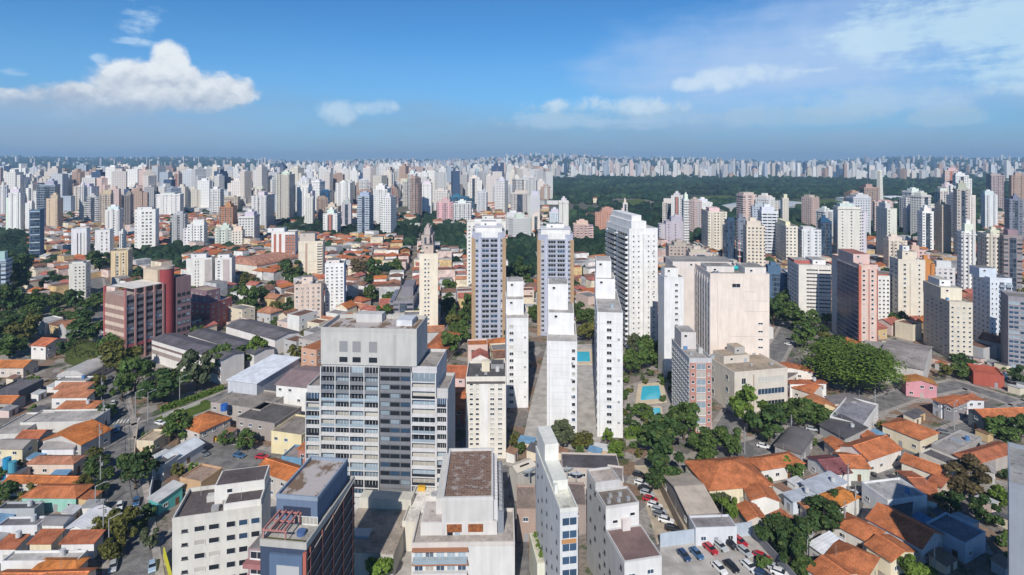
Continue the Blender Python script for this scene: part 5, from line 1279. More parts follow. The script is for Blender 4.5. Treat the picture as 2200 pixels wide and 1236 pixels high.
hall('pale blue sheet roof behind the blank crown of the wide stepped grey tower', (800, 712), (885, 716), (893, 684), 8, 'shed', (.55, .55, .55), (.60, .70, .78), wins=False, rise=1)
hall('orange tiled house with a hipped roof below the cream slab with paired windows', (905, 755), (955, 758), (965, 715), 7, 'hip', (.58, .48, .42), None)
hall('long orange roofed house behind the wide stepped grey tower', (940, 810), (1000, 812), (1005, 788), 7, 'gable', (.66, .48, .46), None)
hall('orange roof above red walls right behind the wide stepped grey tower', (945, 880), (1000, 880), (1003, 832), 6, 'gable', (.4, .2, .16), None)
hall('grand arched pavilion with a brown sweeping roof', (500, 566), (552, 572), (570, 540), 10, 'vault', (.70, .66, .58), (.42, .22, .16), name='pavilion', cat='pavilion', rise=6, wins=False)
hall('large white canopy roof in the park', (1795, 424), (1836, 428), (1839, 416), 9, 'shed', (.7, .7, .7), (.80, .82, .84), name='pavilion', cat='pavilion', wins=False, rise=3)
hall('long curved grey roofed pavilion in the park', (1540, 443), (1672, 450), (1680, 434), 12, 'vault', (.5, .5, .5), (.50, .52, .54), name='pavilion', cat='pavilion', wins=False, rise=3)
hall('red flat canopy beside the dark street at the city edge', (2090, 802), (2160, 812), (2175, 796), 5, 'flat', (.4, .1, .07), (.48, .12, .07))
for nm_, pts_ in (('lawn', [(1480, 424), (1560, 420), (1600, 428), (1500, 434)]), ('lawn', [(1700, 432), (1800, 428), (1860, 438), (1740, 446)]), ('lawn', [(1330, 432), (1380, 428), (1400, 440), (1345, 446)])):
    sheet(nm_, pts_, .2, 'lawn'); cxy = [G(*q) for q in pts_]; occupy(sum(q.x for q in cxy) / 4, sum(q.y for q in cxy) / 4, max(q.x for q in cxy) - min(q.x for q in cxy), max(q.y for q in cxy) - min(q.y for q in cxy), 0)
def obelisk():
    p = G(1890, 470); h = H * (470 - 364) / (470 - HY)
    root = thing('obelisk', 'tall white tapering stone obelisk standing at the edge of the park', 'obelisk', (p.x, p.y, 0), R(20))
    mb = MB(); a, b = 4.4, 2.6
    mb.v = [(-a, -a, 0), (a, -a, 0), (a, a, 0), (-a, a, 0), (-b, -b, h - 3), (b, -b, h - 3), (b, b, h - 3), (-b, b, h - 3), (0, 0, h)]
    for i in range(4): j = (i + 1) % 4; mb.face((i, j, j + 4, i + 4)); mb.face((i + 4, j + 4, 8))
    part('shaft', mb, 'painted_plaster', root, (.70, .68, .60)); part('plinth', MB().box(-7, 7, -7, 7, -.5, 2.4), 'painted_plaster', root, (.6, .58, .54))
obelisk()

# ------------------------------------------------------------------ houses of the lower right
OR, RU, MA, DG, LG, BG = (.45, .155, .065), (.38, .13, .065), (.20, .075, .08), (.13, .12, .125), (.42, .42, .42), (.44, .48, .54)
for a in [
    ('long orange tiled house with a cream wall at the end of a row', (1895, 912), (1977, 945), (2019, 930), 7, 'hip', (.72, .64, .48), OR),
    ('big orange tiled house over a two storey white wall, beside a long cream one', (1803, 958), (1866, 989), (1931, 962), 7, 'gable_v', (.74, .70, .66), OR),
    ('narrow orange tiled house over a pale green porch', (1788, 972), (1821, 1005), (1853, 991), 5.5, 'gable_v', (.62, .66, .60), OR),
    ('maroon tin roofed white house', (1734, 982), (1784, 1020), (1817, 1006), 5.5, 'gable_v', (.76, .75, .74), MA),
    ('orange tiled house behind a round white porch', (1604, 985), (1636, 1010), (1704, 978), 5.5, 'hip', (.74, .72, .69), OR),
    ('big orange tiled cream house with a garden beside the long beige shed', (1472, 991), (1524, 1053), (1636, 1019), 6.5, 'hip', (.76, .68, .50), OR),
    ('small white house with an orange roof and a pale side wall', (1597, 1047), (1613, 1074), (1663, 1058), 6, 'gable', (.78, .77, .75), OR),
    ('white house with a blue grey flat sheet roof', (1721, 1036), (1756, 1060), (1808, 1038), 6.5, 'shed', (.74, .74, .73), BG),
    ('bright orange tiled white house with an open terrace', (1764, 1062), (1808, 1086), (1847, 1067), 6.5, 'hip', (.76, .74, .70), (.52, .20, .05)),
    ('modern white house with a grey flat roof and arched doorway', (1850, 1039), (1907, 1080), (1964, 1050), 7, 'flat', (.72, .72, .73), LG),
    ('rust tiled long house behind the modern white house', (1926, 1012), (1977, 1056), (1998, 1046), 6, 'gable_v', (.6, .52, .44), RU),
    ('orange tiled house with a white end wall beside a dark glazed yard', (1936, 992), (2016, 1022), (2042, 1009), 6, 'gable', (.74, .68, .58), OR),
    ('dark grey flat roof between two orange tiled houses', (1974, 975), (2042, 1004), (2066, 993), 6, 'flat', (.66, .62, .55), DG),
    ('grey flat roofed house with a white skylight', (2000, 957), (2049, 976), (2102, 940), 6, 'flat', (.40, .38, .37), (.34, .32, .31)),
    ('rust tiled house with a white skylight', (2049, 976), (2096, 997), (2159, 953), 6, 'hip', (.46, .40, .36), RU),
    ('small rust roofed house under the brown leaved tree', (1995, 1036), (2020, 1046), (2049, 1025), 4.5, 'gable', (.6, .5, .42), RU),
    ('long pale grey sheet roof near the view edge', (2112, 1008), (2134, 1014), (2200, 978), 5, 'shed', (.5, .48, .46), (.40, .37, .34)),
    ('narrow white walled house with an orange roof strip', (1988, 1072), (2010, 1078), (2041, 1054), 5.5, 'shed', (.78, .77, .75), OR),
    ('dark sheet roof below the narrow white walled house', (1918, 1100), (1955, 1112), (2010, 1080), 4.5, 'shed', (.5, .5, .5), (.10, .09, .09)),
    ('large orange tiled house with its far end in deep shade', (1863, 1114), (1980, 1178), (2031, 1150), 6, 'gable', (.64, .66, .70), OR),
    ('orange tiled house with pale ridge lines beside the garden trees', (1788, 1123), (1866, 1165), (1903, 1144), 5, 'hip', (.7, .66, .6), OR),
    ('orange tiled house with a curved cream gable wall', (1860, 1170), (1914, 1206), (1967, 1184), 5.5, 'gable', (.78, .70, .52), OR),
    ('wide orange tiled house at the picture bottom with a cream wall', (1772, 1197), (1861, 1240), (1916, 1211), 5.5, 'hip', (.76, .68, .48), OR),
    ('orange tiled roof cut off at the bottom by the car park wall', (1735, 1222), (1790, 1262), (1868, 1240), 5, 'gable', (.7, .66, .6), OR),
    ('white sheet roof strip beside the garden trees', (1737, 1168), (1768, 1190), (1818, 1174), 4, 'shed', (.6, .6, .6), (.74, .76, .78)),
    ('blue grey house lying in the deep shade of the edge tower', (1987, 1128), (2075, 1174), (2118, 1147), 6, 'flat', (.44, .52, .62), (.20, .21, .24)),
    ('long beige shed roof along the parking yard', (1424, 1020), (1478, 1104), (1535, 1090), 6, 'gable_v', (.30, .28, .28), (.44, .38, .32)),
    ('plain grey white box building between the shed and the car park', (1478, 1112), (1494, 1140), (1574, 1122), 5.4, 'flat', (.62, .64, .68), (.27, .25, .26)),
    ('small orange roofed house behind the plain grey white box', (1583, 1086), (1606, 1118), (1641, 1108), 5, 'gable', (.6, .56, .52), OR),
    ('small terracotta roofed house between pale flat roofs', (1718, 1080), (1734, 1095), (1762, 1078), 5, 'hip', (.7, .62, .54), (.44, .20, .10)),
    ('small pale blue house with a tin roof', (1683, 1060), (1704, 1077), (1742, 1058), 5, 'shed', (.60, .66, .74), BG),
    ('dark barrel roofed garage', (1664, 958), (1720, 976), (1772, 946), 6, 'vault', (.36, .34, .34), (.14, .13, .13)),
    ('long grey sheet roofed hall with a white wall', (1782, 897), (1855, 918), (1927, 882), 7, 'flat', (.74, .72, .70), (.26, .26, .29)),
    ('dark patched tin sheds beside the long grey hall', (1760, 912), (1815, 942), (1850, 926), 5, 'shed', (.4, .4, .4), (.09, .085, .09)),
    ('small orange gabled house next to the dark tin sheds', (1842, 928), (1862, 946), (1882, 936), 5, 'gable', (.6, .5, .44), OR),
    ('orange tiled house behind the maroon roof', (1770, 945), (1795, 966), (1818, 955), 5.5, 'gable', (.62, .54, .48), OR),
    ('white house with an orange roof half at the far crossing', (2003, 857), (2022, 866), (2066, 838), 8, 'gable', (.72, .73, .76), OR),
    ('orange roofed dark house near the far crossing', (2028, 868), (2046, 874), (2090, 850), 8, 'gable_v', (.32, .30, .32), RU),
    ('broad orange roofed house with white roof edges', (2079, 880), (2113, 897), (2176, 852), 8, 'gable_v', (.20, .22, .22), OR),
    ('pink walled house with an orange roof behind the great spreading tree', (1936, 808), (1946, 820), (1984, 797), 8, 'gable', (.62, .30, .34), (.46, .20, .06)),
    ('orange roofed terrace house under the great spreading tree', (1702, 832), (1745, 846), (1776, 830), 6, 'gable', (.66, .6, .54), OR),
    ('orange roofed terrace house with a yellow wall', (1722, 857), (1750, 878), (1785, 866), 6, 'gable', (.72, .58, .36), (.46, .19, .09)),
    ('grey tin roofed terrace house', (1772, 852), (1790, 868), (1848, 846), 6, 'gable', (.66, .6, .52), (.22, .2, .2)),
    ('orange roofed hall above the cream institute', (1642, 782), (1650, 793), (1722, 772), 11, 'gable', (.74, .70, .64), OR),
    ('dark roofed annexe beside the orange roofed hall', (1650, 798), (1690, 812), (1742, 790), 9, 'shed', (.7, .62, .56), (.14, .12, .12)),
    ('white annexe with a rust roof strip', (1690, 817), (1697, 824), (1747, 802), 8, 'shed', (.78, .76, .74), RU),
    # lower left
    ('orange roof cut by the lower corner of the view', (-30, 1262), (76, 1262), (78, 1225), 5, 'gable', (.7, .66, .6), OR),
    ('orange roof beside the street at the bottom of the view', (80, 1262), (170, 1260), (170, 1222), 5, 'gable', (.66, .58, .5), OR),
    ('pyramid roofed orange house with a bright tip', (72, 1222), (165, 1222), (165, 1202), 5.5, 'hip', (.62, .56, .5), (.50, .18, .05)),
    ('white walled flat roof with a grey gable screen', (0, 1212), (165, 1210), (167, 1186), 5.5, 'flat', (.70, .69, .68), (.52, .50, .48)),
    ('orange roofed cream house with a broken stair beside it', (62, 1167), (110, 1167), (110, 1145), 5.5, 'shed', (.74, .66, .48), RU),
    ('orange roofed white house at the street trees', (130, 1167), (202, 1166), (202, 1146), 5.5, 'shed', (.74, .74, .75), RU),
    ('rust roof with a white side yard at the view edge', (-10, 1178), (33, 1178), (33, 1156), 5, 'shed', (.7, .68, .66), RU),
    ('small grey hipped white house', (86, 1126), (136, 1127), (139, 1107), 5.5, 'gable', (.76, .76, .75), (.24, .23, .24)),
    ('white gabled roof with a grey end by the street', (136, 1140), (188, 1142), (190, 1096), 5, 'gable_v', (.72, .72, .72), (.72, .72, .74)),
    ('dark slatted open roof behind the grey hipped house', (-10, 1099), (74, 1098), (76, 1084), 5, 'flat', (.4, .42, .44), (.09, .09, .10)),
    ('grey flat roof with pale walls below the dark slatted roof', (-10, 1136), (80, 1134), (82, 1113), 4.5, 'flat', (.66, .66, .68), (.20, .19, .2)),
    ('long orange roof over a green walled house', (45, 1068), (163, 1069), (162, 1041), 5.5, 'hip', (.30, .55, .48), OR),
    ('long orange roof behind the green walled house', (8, 1036), (160, 1040), (160, 1023), 5.5, 'gable', (.6, .56, .52), (.44, .15, .05)),
    ('pale terracotta roofed pink house', (57, 996), (158, 996), (158, 979), 5.5, 'hip', (.68, .56, .48), (.40, .18, .11)),
    ('grey gabled white house facing the street', (88, 964), (158, 963), (156, 948), 6, 'gable', (.72, .73, .76), (.32, .29, .28)),
    ('tall cream wall house with a grey roof at the view edge', (-20, 963), (48, 964), (48, 944), 8, 'gable', (.66, .58, .40), (.30, .27, .25)),
    ('orange roofed house with a sharp bend in its ridge', (90, 946), (174, 956), (174, 915), 7, 'gable_v', (.5, .48, .46), (.50, .17, .05)),
    ('small orange roof left of the sharp bend roof', (33, 943), (82, 943), (80, 924), 6, 'gable', (.58, .5, .45), RU),
    ('wide pale flat roof above the street trees', (42, 912), (196, 909), (194, 882), 6.5, 'flat', (.62, .60, .57), (.46, .43, .40)),
    ('pale flat roof with a dark roof light at the view edge', (-30, 938), (40, 936), (42, 890), 6, 'flat', (.6, .58, .55), (.42, .39, .36)),
    ('thin orange roof strip over a long white wall', (115, 884), (195, 884), (195, 869), 6, 'shed', (.70, .64, .6), (.44, .17, .08)),
    ('orange roof over a white wall with a tiny tower', (110, 854), (187, 853), (187, 843), 6, 'shed', (.74, .72, .70), (.46, .19, .10)),
    ('orange roof strip behind the tiny towered wall', (115, 836), (186, 835), (186, 826), 6, 'shed', (.74, .72, .70), (.46, .2, .11)),
    ('flat roof with a white frieze by the grey barrel roofed hall', (117, 822), (184, 822), (184, 811), 6, 'flat', (.72, .70, .68), (.36, .34, .33)),
    ('grey barrel roofed hall with a white gable', (124, 810), (182, 810), (185, 778), 5, 'vault', (.56, .54, .53), (.46, .44, .43)),
    ('orange roof at the view edge below dark trees', (-20, 790), (50, 790), (50, 776), 6, 'gable', (.6, .52, .46), (.46, .17, .06)),
    ('dark house with white framed windows at the view edge', (-20, 845), (40, 844), (44, 818), 7, 'flat', (.10, .10, .12), (.16, .15, .16)),
    ('orange roof over dark shops at the view edge', (-20, 866), (25, 866), (26, 851), 5, 'gable', (.4, .36, .34), (.46, .16, .06)),
    ('white house with red shutters near the hedge mound', (66, 742), (98, 744), (108, 726), 9, 'gable', (.74, .70, .66), (.50, .16, .08)),
    # the builders' yard between the street and the white corner block
    ('half built cream house with a blue tarpaulin neighbour', (292, 950), (330, 952), (334, 925), 5, 'flat', (.66, .56, .42), (.52, .42, .30)),
    ('white sheet roofed workshop in the builders yard', (335, 985), (372, 992), (366, 940), 5, 'gable_v', (.62, .62, .62), (.62, .66, .70)),
    ('dark flat roofed workshop in the builders yard', (325, 1000), (352, 1003), (352, 975), 6, 'flat', (.56, .57, .58), (.11, .11, .12)),
    ('brown cube house behind the white corner block', (385, 1030), (432, 1040), (440, 1000), 7, 'flat', (.52, .34, .20), (.36, .26, .20)),
    ('teal walled lean to by the street', (318, 1070), (340, 1078), (342, 1030), 4.5, 'shed', (.10, .40, .40), (.5, .5, .5)),
]:
    a = list(a); a[4] = a[4] * (.76 if a[4] > 4.6 else .9)
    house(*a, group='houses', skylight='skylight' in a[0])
# ------------------------------------------------------------------ trees
def crown_mesh(seed, nclump, nleaf, leaf, flat=0.8, spread=1.0):
    """crown of leaf-sized faces gathered in clumps; unit radius, centre at z = flat"""
    r = np.random.RandomState(seed); V, Fc = [], []
    cl = []
    for _ in range(nclump):
        while True:
            p = r.uniform(-1, 1, 3)
            if 0.25 < np.linalg.norm(p) < 1 and p[2] > -.75: break
        p = p / np.linalg.norm(p) * r.uniform(.45, .82); cl.append((p, r.uniform(.22, .40)))
    for k in range(nleaf):
        c, cr = cl[r.randint(nclump)]
        d = r.normal(size=3); d /= np.linalg.norm(d)
        if d[2] < -.3: d[2] = -d[2]
        p = c + d * cr * (r.uniform(.6, 1.05))
        n = d + r.normal(size=3) * .45; n /= np.linalg.norm(n)
        a = np.cross(n, [0, 0, 1.0]) if abs(n[2]) < .95 else np.cross(n, [1.0, 0, 0]); a /= np.linalg.norm(a); b = np.cross(n, a)
        s = leaf * r.uniform(.6, 1.3); t = r.uniform(0, 6.28); a, b = a * math.cos(t) + b * math.sin(t), b * math.cos(t) - a * math.sin(t)
        i = len(V)
        for u, v in ((-1, -.6), (.2, -.9), (1, .1), (.1, .9), (-.8, .6)):
            q = p + a * s * u + b * s * v + n * s * .15 * (u * u - v * v)
            V.append((q[0] * spread, q[1] * spread, (q[2] + 1) * flat))
        Fc.append((i, i + 1, i + 2, i + 3, i + 4))
    me = bpy.data.meshes.new('crown'); me.from_pydata(V, [], Fc); me.materials.append(M['leaves']); me.update(); return me
def trunk_mesh(seed, th):
    r = random.Random(seed); mb = MB()
    mb.tube((0, 0, -.1), (.02, .01, th * .7), .075, .05, 7)
    for i in range(4):
        a = i * 1.57 + r.uniform(-.4, .4); mb.tube((.02, .01, th * .62), (.45 * math.cos(a), .45 * math.sin(a), th + .35 + r.uniform(0, .25)), .038, .014, 5)
    mb.tube((.02, .01, th * .68), (0, 0, th + .75), .04, .012, 5)
    return mb.mesh('trunk', ['bark'])
TREES = []
for s, (nc, nl, lf, fl, sp) in enumerate([(22, 1700, .085, .82, 1.0), (16, 1400, .09, .95, .95), (28, 2000, .08, .70, 1.08), (14, 1200, .095, 1.15, .85), (20, 1500, .09, .75, 1.0), (18, 1500, .085, .88, 1.0)]):
    TREES.append((crown_mesh(100 + s, nc, nl, lf, fl, sp), trunk_mesh(s, .55)))
BIGTREE = (crown_mesh(200, 110, 20000, .024, .50, 1.0), trunk_mesh(9, .35))
SMALLT = [(crown_mesh(300 + s, 9, 220, .2, .85, 1.0), trunk_mesh(20 + s, .45)) for s in range(4)]
LEAF = {'dark': (.042, .080, .022), 'mid': (.068, .116, .027), 'bright': (.105, .172, .026), 'olive': (.110, .112, .025), 'brown': (.105, .080, .038), 'grey': (.085, .105, .055)}
NTREE = [0]
def tree(label, px, py, wpx, leaf='mid', proto=None, tall=None, group='trees', cat='tree', name='tree'):
    p = G(px, py); rad = wpx / F * p.y / 2 * 1.12
    return tree_at(label, p.x, p.y, rad, leaf, proto, tall, group, cat, name)
def tree_at(label, x, y, rad, leaf='mid', proto=None, tall=None, group='trees', cat='tree', name='tree', z=0.0):
    me = proto or TREES[NTREE[0] % len(TREES)]; NTREE[0] += 1
    root = thing(name, label, cat, (x, y, z), rnd.uniform(0, 6.28), group)
    th = (tall if tall is not None else .08) * rad
    link('trunk', me[1], root, None, scale=(rad, rad, rad * (.75 + (tall or .08))))
    c = LEAF[leaf]; k = rnd.uniform(.85, 1.18)
    link('crown', me[0], root, tuple(q * k for q in c), (0, 0, th), scale=(rad * rnd.uniform(.94, 1.06), rad * rnd.uniform(.94, 1.06), rad * rnd.uniform(.92, 1.1)))
    OCC.append((x, y, rad * .75, rad * .75, 1, 0)); return root
for a in [
    ('great spreading tree with a broad bright crown', 1830, 836, 172, 'bright', BIGTREE, .12),
    ('big dark street tree beside the parked blue car', 291, 1052, 74, 'dark'), ('street tree nearest the bottom of the left street, yellowish', 250, 1140, 56, 'olive'),
    ('olive street tree in the long clump on the roadway side', 268, 1172, 62, 'olive'), ('tall olive street tree by the white gabled roof', 203, 1160, 48, 'olive'),
    ('small green street tree by the power pole, above the mouth of a drive', 196, 1032, 36, 'mid'), ('green street tree across the power pole from its neighbour', 228, 1036, 36, 'mid'),
    ('low garden tree at the end of the long orange roof', 178, 1062, 38, 'olive'), ('dark street tree under the power lines', 212, 1068, 36, 'dark'),
    ('street tree beside the sharp bend roof', 196, 958, 36, 'dark'), ('yellow green street tree below the sharp bend roof', 205, 990, 32, 'olive'),
    ('street tree at the kerb by the teal lean to', 312, 1130, 46, 'dark'), ('street tree across from the parked pale blue car', 236, 1205, 50, 'olive'), ('street tree leaning over the roadway by the pale flat roof', 228, 905, 36, 'dark'), ('tree in the roadside clump under the sharp bend roof', 212, 1010, 40, 'dark'), ('tree at the kerb of the small park', 262, 862, 52, 'mid'), ('tree above the clump of the small park', 230, 765, 46, 'dark'), ('tree behind the barrel roofed hall', 150, 772, 52, 'dark'),
    ('street tree at the crossing', 232, 893, 30, 'mid'), ('street tree above the crossing', 212, 862, 32, 'mid'), ('street tree beside the flat roof with a white frieze', 206, 832, 32, 'olive'),
    ('grey green tree leaning over the white corner block wall', 322, 1182, 44, 'grey'), ('dark garden tree at the view edge behind the dark slatted roof', 12, 1075, 42, 'dark'), ('yellowish shrub tree below the green walled house', 62, 1082, 40, 'olive'),
    ('tall olive tree in the small park by the crossing', 252, 805, 78, 'olive'), ('round olive tree in the small park', 290, 842, 68, 'mid'), ('very dark round tree in the small park', 350, 862, 84, 'dark'),
    ('grey green tree at the hedge of the small park', 425, 838, 78, 'grey'), ('dark tree at the foot of the red brown office', 240, 775, 62, 'mid'), ('dark tree by the hedge mound', 188, 745, 80, 'dark'),
    ('tree with yellow leaves at the street edge of the small park', 205, 800, 34, 'olive'), ('tree behind the small park hedge', 470, 812, 62, 'mid'), ('green tree in front of the white banded hall', 515, 796, 62, 'mid'), ('bright tree beside the second dark hall', 558, 788, 54, 'bright'),
    ('green tree beside the orange hipped hall', 384, 954, 74, 'mid'), ('small tree beside a yellow skip', 486, 958, 34, 'mid'), ('small tree beside the cream workshop', 530, 968, 44, 'mid'),
    ('bright green tree at the bottom between offices', 815, 1262, 62, 'bright'),
    ('dark tree at the view edge above orange roofs', 22, 735, 80, 'dark'), ('huge dark tree at the view edge by the hill street', 12, 690, 76, 'dark'), ('green tree right of the view edge', 66, 690, 44, 'mid'), ('dark tree over the hill street', 28, 640, 66, 'dark'), ('very dark tree at the top of the hill street', 14, 588, 60, 'dark'),
    ('dark tree filling the hill street side', 45, 600, 50, 'dark'), ('green tree beside the red brown office', 206, 670, 52, 'mid'), ('dark tree behind the round white block', 162, 672, 44, 'dark'), ('bright tree below the small orange houses', 72, 672, 40, 'bright'), ('round dark tree among red tiled houses', 106, 622, 36, 'dark'),
    ('dark tree in front of the cream slotted tower', 214, 585, 52, 'dark'), ('bushy tree below the mound on the view edge', 55, 745, 62, 'olive'), ('olive tree at the mouth of the tiled lane', 20, 770, 60, 'mid'),
    ('green tree on the steps below the first blue grey twin tower', 962, 772, 56, 'mid'), ('green tree on the slope beside the first blue grey twin tower', 985, 738, 50, 'mid'), ('tree at the top of the tower slope', 1002, 695, 38, 'mid'),
    ('small tree between the cream block and the yard', 1118, 975, 26, 'mid'), ('shrubby tree in the slab garden', 1210, 962, 52, 'grey'), ('olive shrub tree in the slab garden', 1250, 966, 48, 'olive'), ('bright tree at the foot of the tall slim white slab', 1305, 955, 30, 'bright'), ('yellow green shrubs beside the tall slim white slab', 1325, 985, 40, 'bright'),
    ('green tree in the pool garden', 1375, 795, 64, 'mid'), ('dark green tree beside the pool', 1392, 765, 52, 'mid'), ('tree under the big white balcony tower', 1355, 808, 44, 'mid'), ('round tree between two pools', 1381, 900, 42, 'mid'), ('palm like tree by the white balcony tower', 1362, 762, 36, 'grey'),
    ('large dark tree beside the parking yard', 1428, 985, 96, 'dark'), ('dark spreading tree over the parking yard wall', 1432, 1035, 80, 'dark'), ('tree touching the parked cars', 1408, 1052, 52, 'dark'), ('tree in front of the brick striped block', 1470, 945, 74, 'mid'), ('round tree right of the brick striped block', 1513, 972, 62, 'mid'),
    ('green tree behind the big orange cream house', 1568, 985, 64, 'mid'), ('small bright tree on the ridge of the big orange cream house', 1522, 1000, 44, 'mid'), ('bright green tree in front of the cream institute', 1610, 922, 82, 'bright'), ('dark tree in front of the cream institute', 1652, 950, 80, 'dark'), ('tree at the corner of the terrace houses', 1716, 925, 70, 'mid'), ('small tree by the terrace house with a yellow wall', 1757, 915, 54, 'mid'),
    ('dark street tree by the blue glass office', 1662, 700, 54, 'dark'), ('street tree below the white banded office', 1702, 712, 60, 'mid'), ('street tree above the great spreading tree', 1728, 748, 50, 'mid'), ('dark tree at the shoulder of the great spreading tree', 1786, 770, 58, 'dark'), ('green tree beside the street of parked cars', 1690, 670, 44, 'mid'),
    ('dark tree in front of the cream tower with stepped crown', 2066, 790, 40, 'dark'), ('yellow flowering tree by the grey arched hall', 2030, 815, 32, 'olive'), ('round green tree beside the grey arched hall', 2062, 815, 36, 'mid'), ('dark tree by the red flat canopy', 2196, 830, 44, 'dark'),
    ('dark tree in the garden behind the box building', 1668, 1180, 76, 'dark'), ('large dark tree in the shared garden', 1715, 1185, 76, 'dark'), ('tall dark tree behind the pale ridge roof', 1770, 1140, 74, 'dark'), ('garden tree beside the white sheet roof', 1700, 1222, 72, 'dark'), ('tree at the wall of the car park', 1730, 1245, 54, 'mid'), ('dark tree below the terracotta roof', 1790, 1108, 52, 'dark'),
    ('slim cypress like tree before the maroon roof', 1685, 1020, 28, 'bright', None, 1.0), ('small tree beside the cypress like one', 1712, 1035, 36, 'mid'), ('palm tree in the garden of the big orange cream house', 1552, 1090, 36, 'grey'), ('bright shrub tree by the long beige shed', 1568, 1122, 46, 'bright'), ('shrub by the small white house', 1530, 1085, 36, 'mid'),
    ('brown leaved tree above the deep shade', 2085, 1062, 84, 'brown'), ('second brown leaved tree lower down the slope', 2050, 1062, 46, 'brown'), ('dark tree beside the narrow white walled house', 2042, 1110, 56, 'dark'), ('green tree at the far bend of the road', 2152, 945, 58, 'mid'), ('dark tree at the view edge by the road bend', 2192, 950, 52, 'dark'), ('tree with bright leaves against the edge tower', 2146, 1092, 46, 'bright'),
    ('dark tree in the shade of the edge tower', 2120, 1130, 60, 'dark'), ('bright green tree at the bottom right of the row houses', 1962, 1250, 60, 'bright'), ('second bright tree at the foot of the row houses', 1992, 1256, 42, 'bright'),
    ('dark tree below the pale paired slabs', 440, 650, 44, 'dark'), ('green tree beside the red portal building', 535, 670, 48, 'mid'), ('dark tree by the blue ended shed', 560, 655, 40, 'dark'), ('round dark tree behind the pinkish block', 654, 675, 46, 'mid'), ('large dark tree left of the cream and brown tower', 628, 608, 54, 'dark'), ('brown tree beside the white tower with pale blue flank', 770, 600, 40, 'brown'),
    ('green tree before the grey office with a white bay', 838, 655, 34, 'mid'), ('dark round tree by the far terrace', 805, 598, 40, 'dark'), ('green tree in the far terrace', 848, 592, 36, 'mid'), ('tree between the twin towers', 1120, 600, 48, 'dark'), ('green tree right of the second twin tower', 1258, 700, 44, 'mid'), ('olive tree below the second twin tower', 1262, 735, 40, 'olive'),
]: tree(*a)
def mound():
    """clipped hedge bank left of the red brown office"""
    p = G(190, 775); root = thing('hedge_bank', 'rounded dark olive hedge bank below the red brown office', 'hedge', (p.x, p.y, 0), R(-20))
    mb = MB(); k, n = 24, 9; rr = np.random.RandomState(3)
    for j in range(n):
        a = math.pi / 2 * j / (n - 1)
        for i in range(k):
            t = 2 * math.pi * i / k; q = 1 + rr.uniform(-.04, .04); mb.v.append((14 * math.cos(t) * math.cos(a) * q, 7 * math.sin(t) * math.cos(a) * q, 9 * math.sin(a) * q))
    for j in range(n - 1):
        for i in range(k): i2 = (i + 1) % k; mb.face((j * k + i, j * k + i2, (j + 1) * k + i2, (j + 1) * k + i))
    part('foliage_core', mb, 'leaves', root, (.055, .070, .016), smooth=True)
    link('foliage', crown_mesh(77, 50, 5000, .035, .5, 1.0), root, (.065, .078, .018), (0, 0, -.2), scale=(14.5, 8, 10))
    occupy(p.x, p.y, 30, 16, 0)
mound()
def hedge(label, a, b, hgt, wid, leaf):
    A, B = G(*a), G(*b); d = B - A; root = thing('hedge', label, 'hedge', (A.x, A.y, 0), math.atan2(d.y, d.x)); L = d.length
    r = np.random.RandomState(int(a[0])); V, Fc = [], []
    for _ in range(int(L * 60)):
        p = np.array([r.uniform(0, L), r.uniform(-wid / 2, wid / 2), hgt * math.sqrt(r.uniform(0, 1))]); i = len(V); s = .28
        q = r.normal(size=(2, 3)); q[0] /= np.linalg.norm(q[0]); q[1] -= q[0] * q[0].dot(q[1]); q[1] /= np.linalg.norm(q[1])
        for u, v in ((-1, -.6), (.9, -.7), (.7, .8), (-.7, .7)): V.append(tuple(p + q[0] * s * u + q[1] * s * v))
        Fc.append((i, i + 1, i + 2, i + 3))
    me = bpy.data.meshes.new('foliage'); me.from_pydata(V, [], Fc); me.materials.append(M['leaves']); link('foliage', me, root, LEAF[leaf])
    part('hedge_core', MB().box(.3, L - .3, -wid * .35, wid * .35, 0, hgt * .8), 'leaves', root, LEAF[leaf])
hedge('clipped green hedge along the side street of the small park', (345, 886), (480, 838), 2.2, 2.0, 'bright')
hedge('bright clipped hedge beside the trellis at the foot of the pool garden', (1342, 942), (1384, 938), 3.5, 3.0, 'bright')

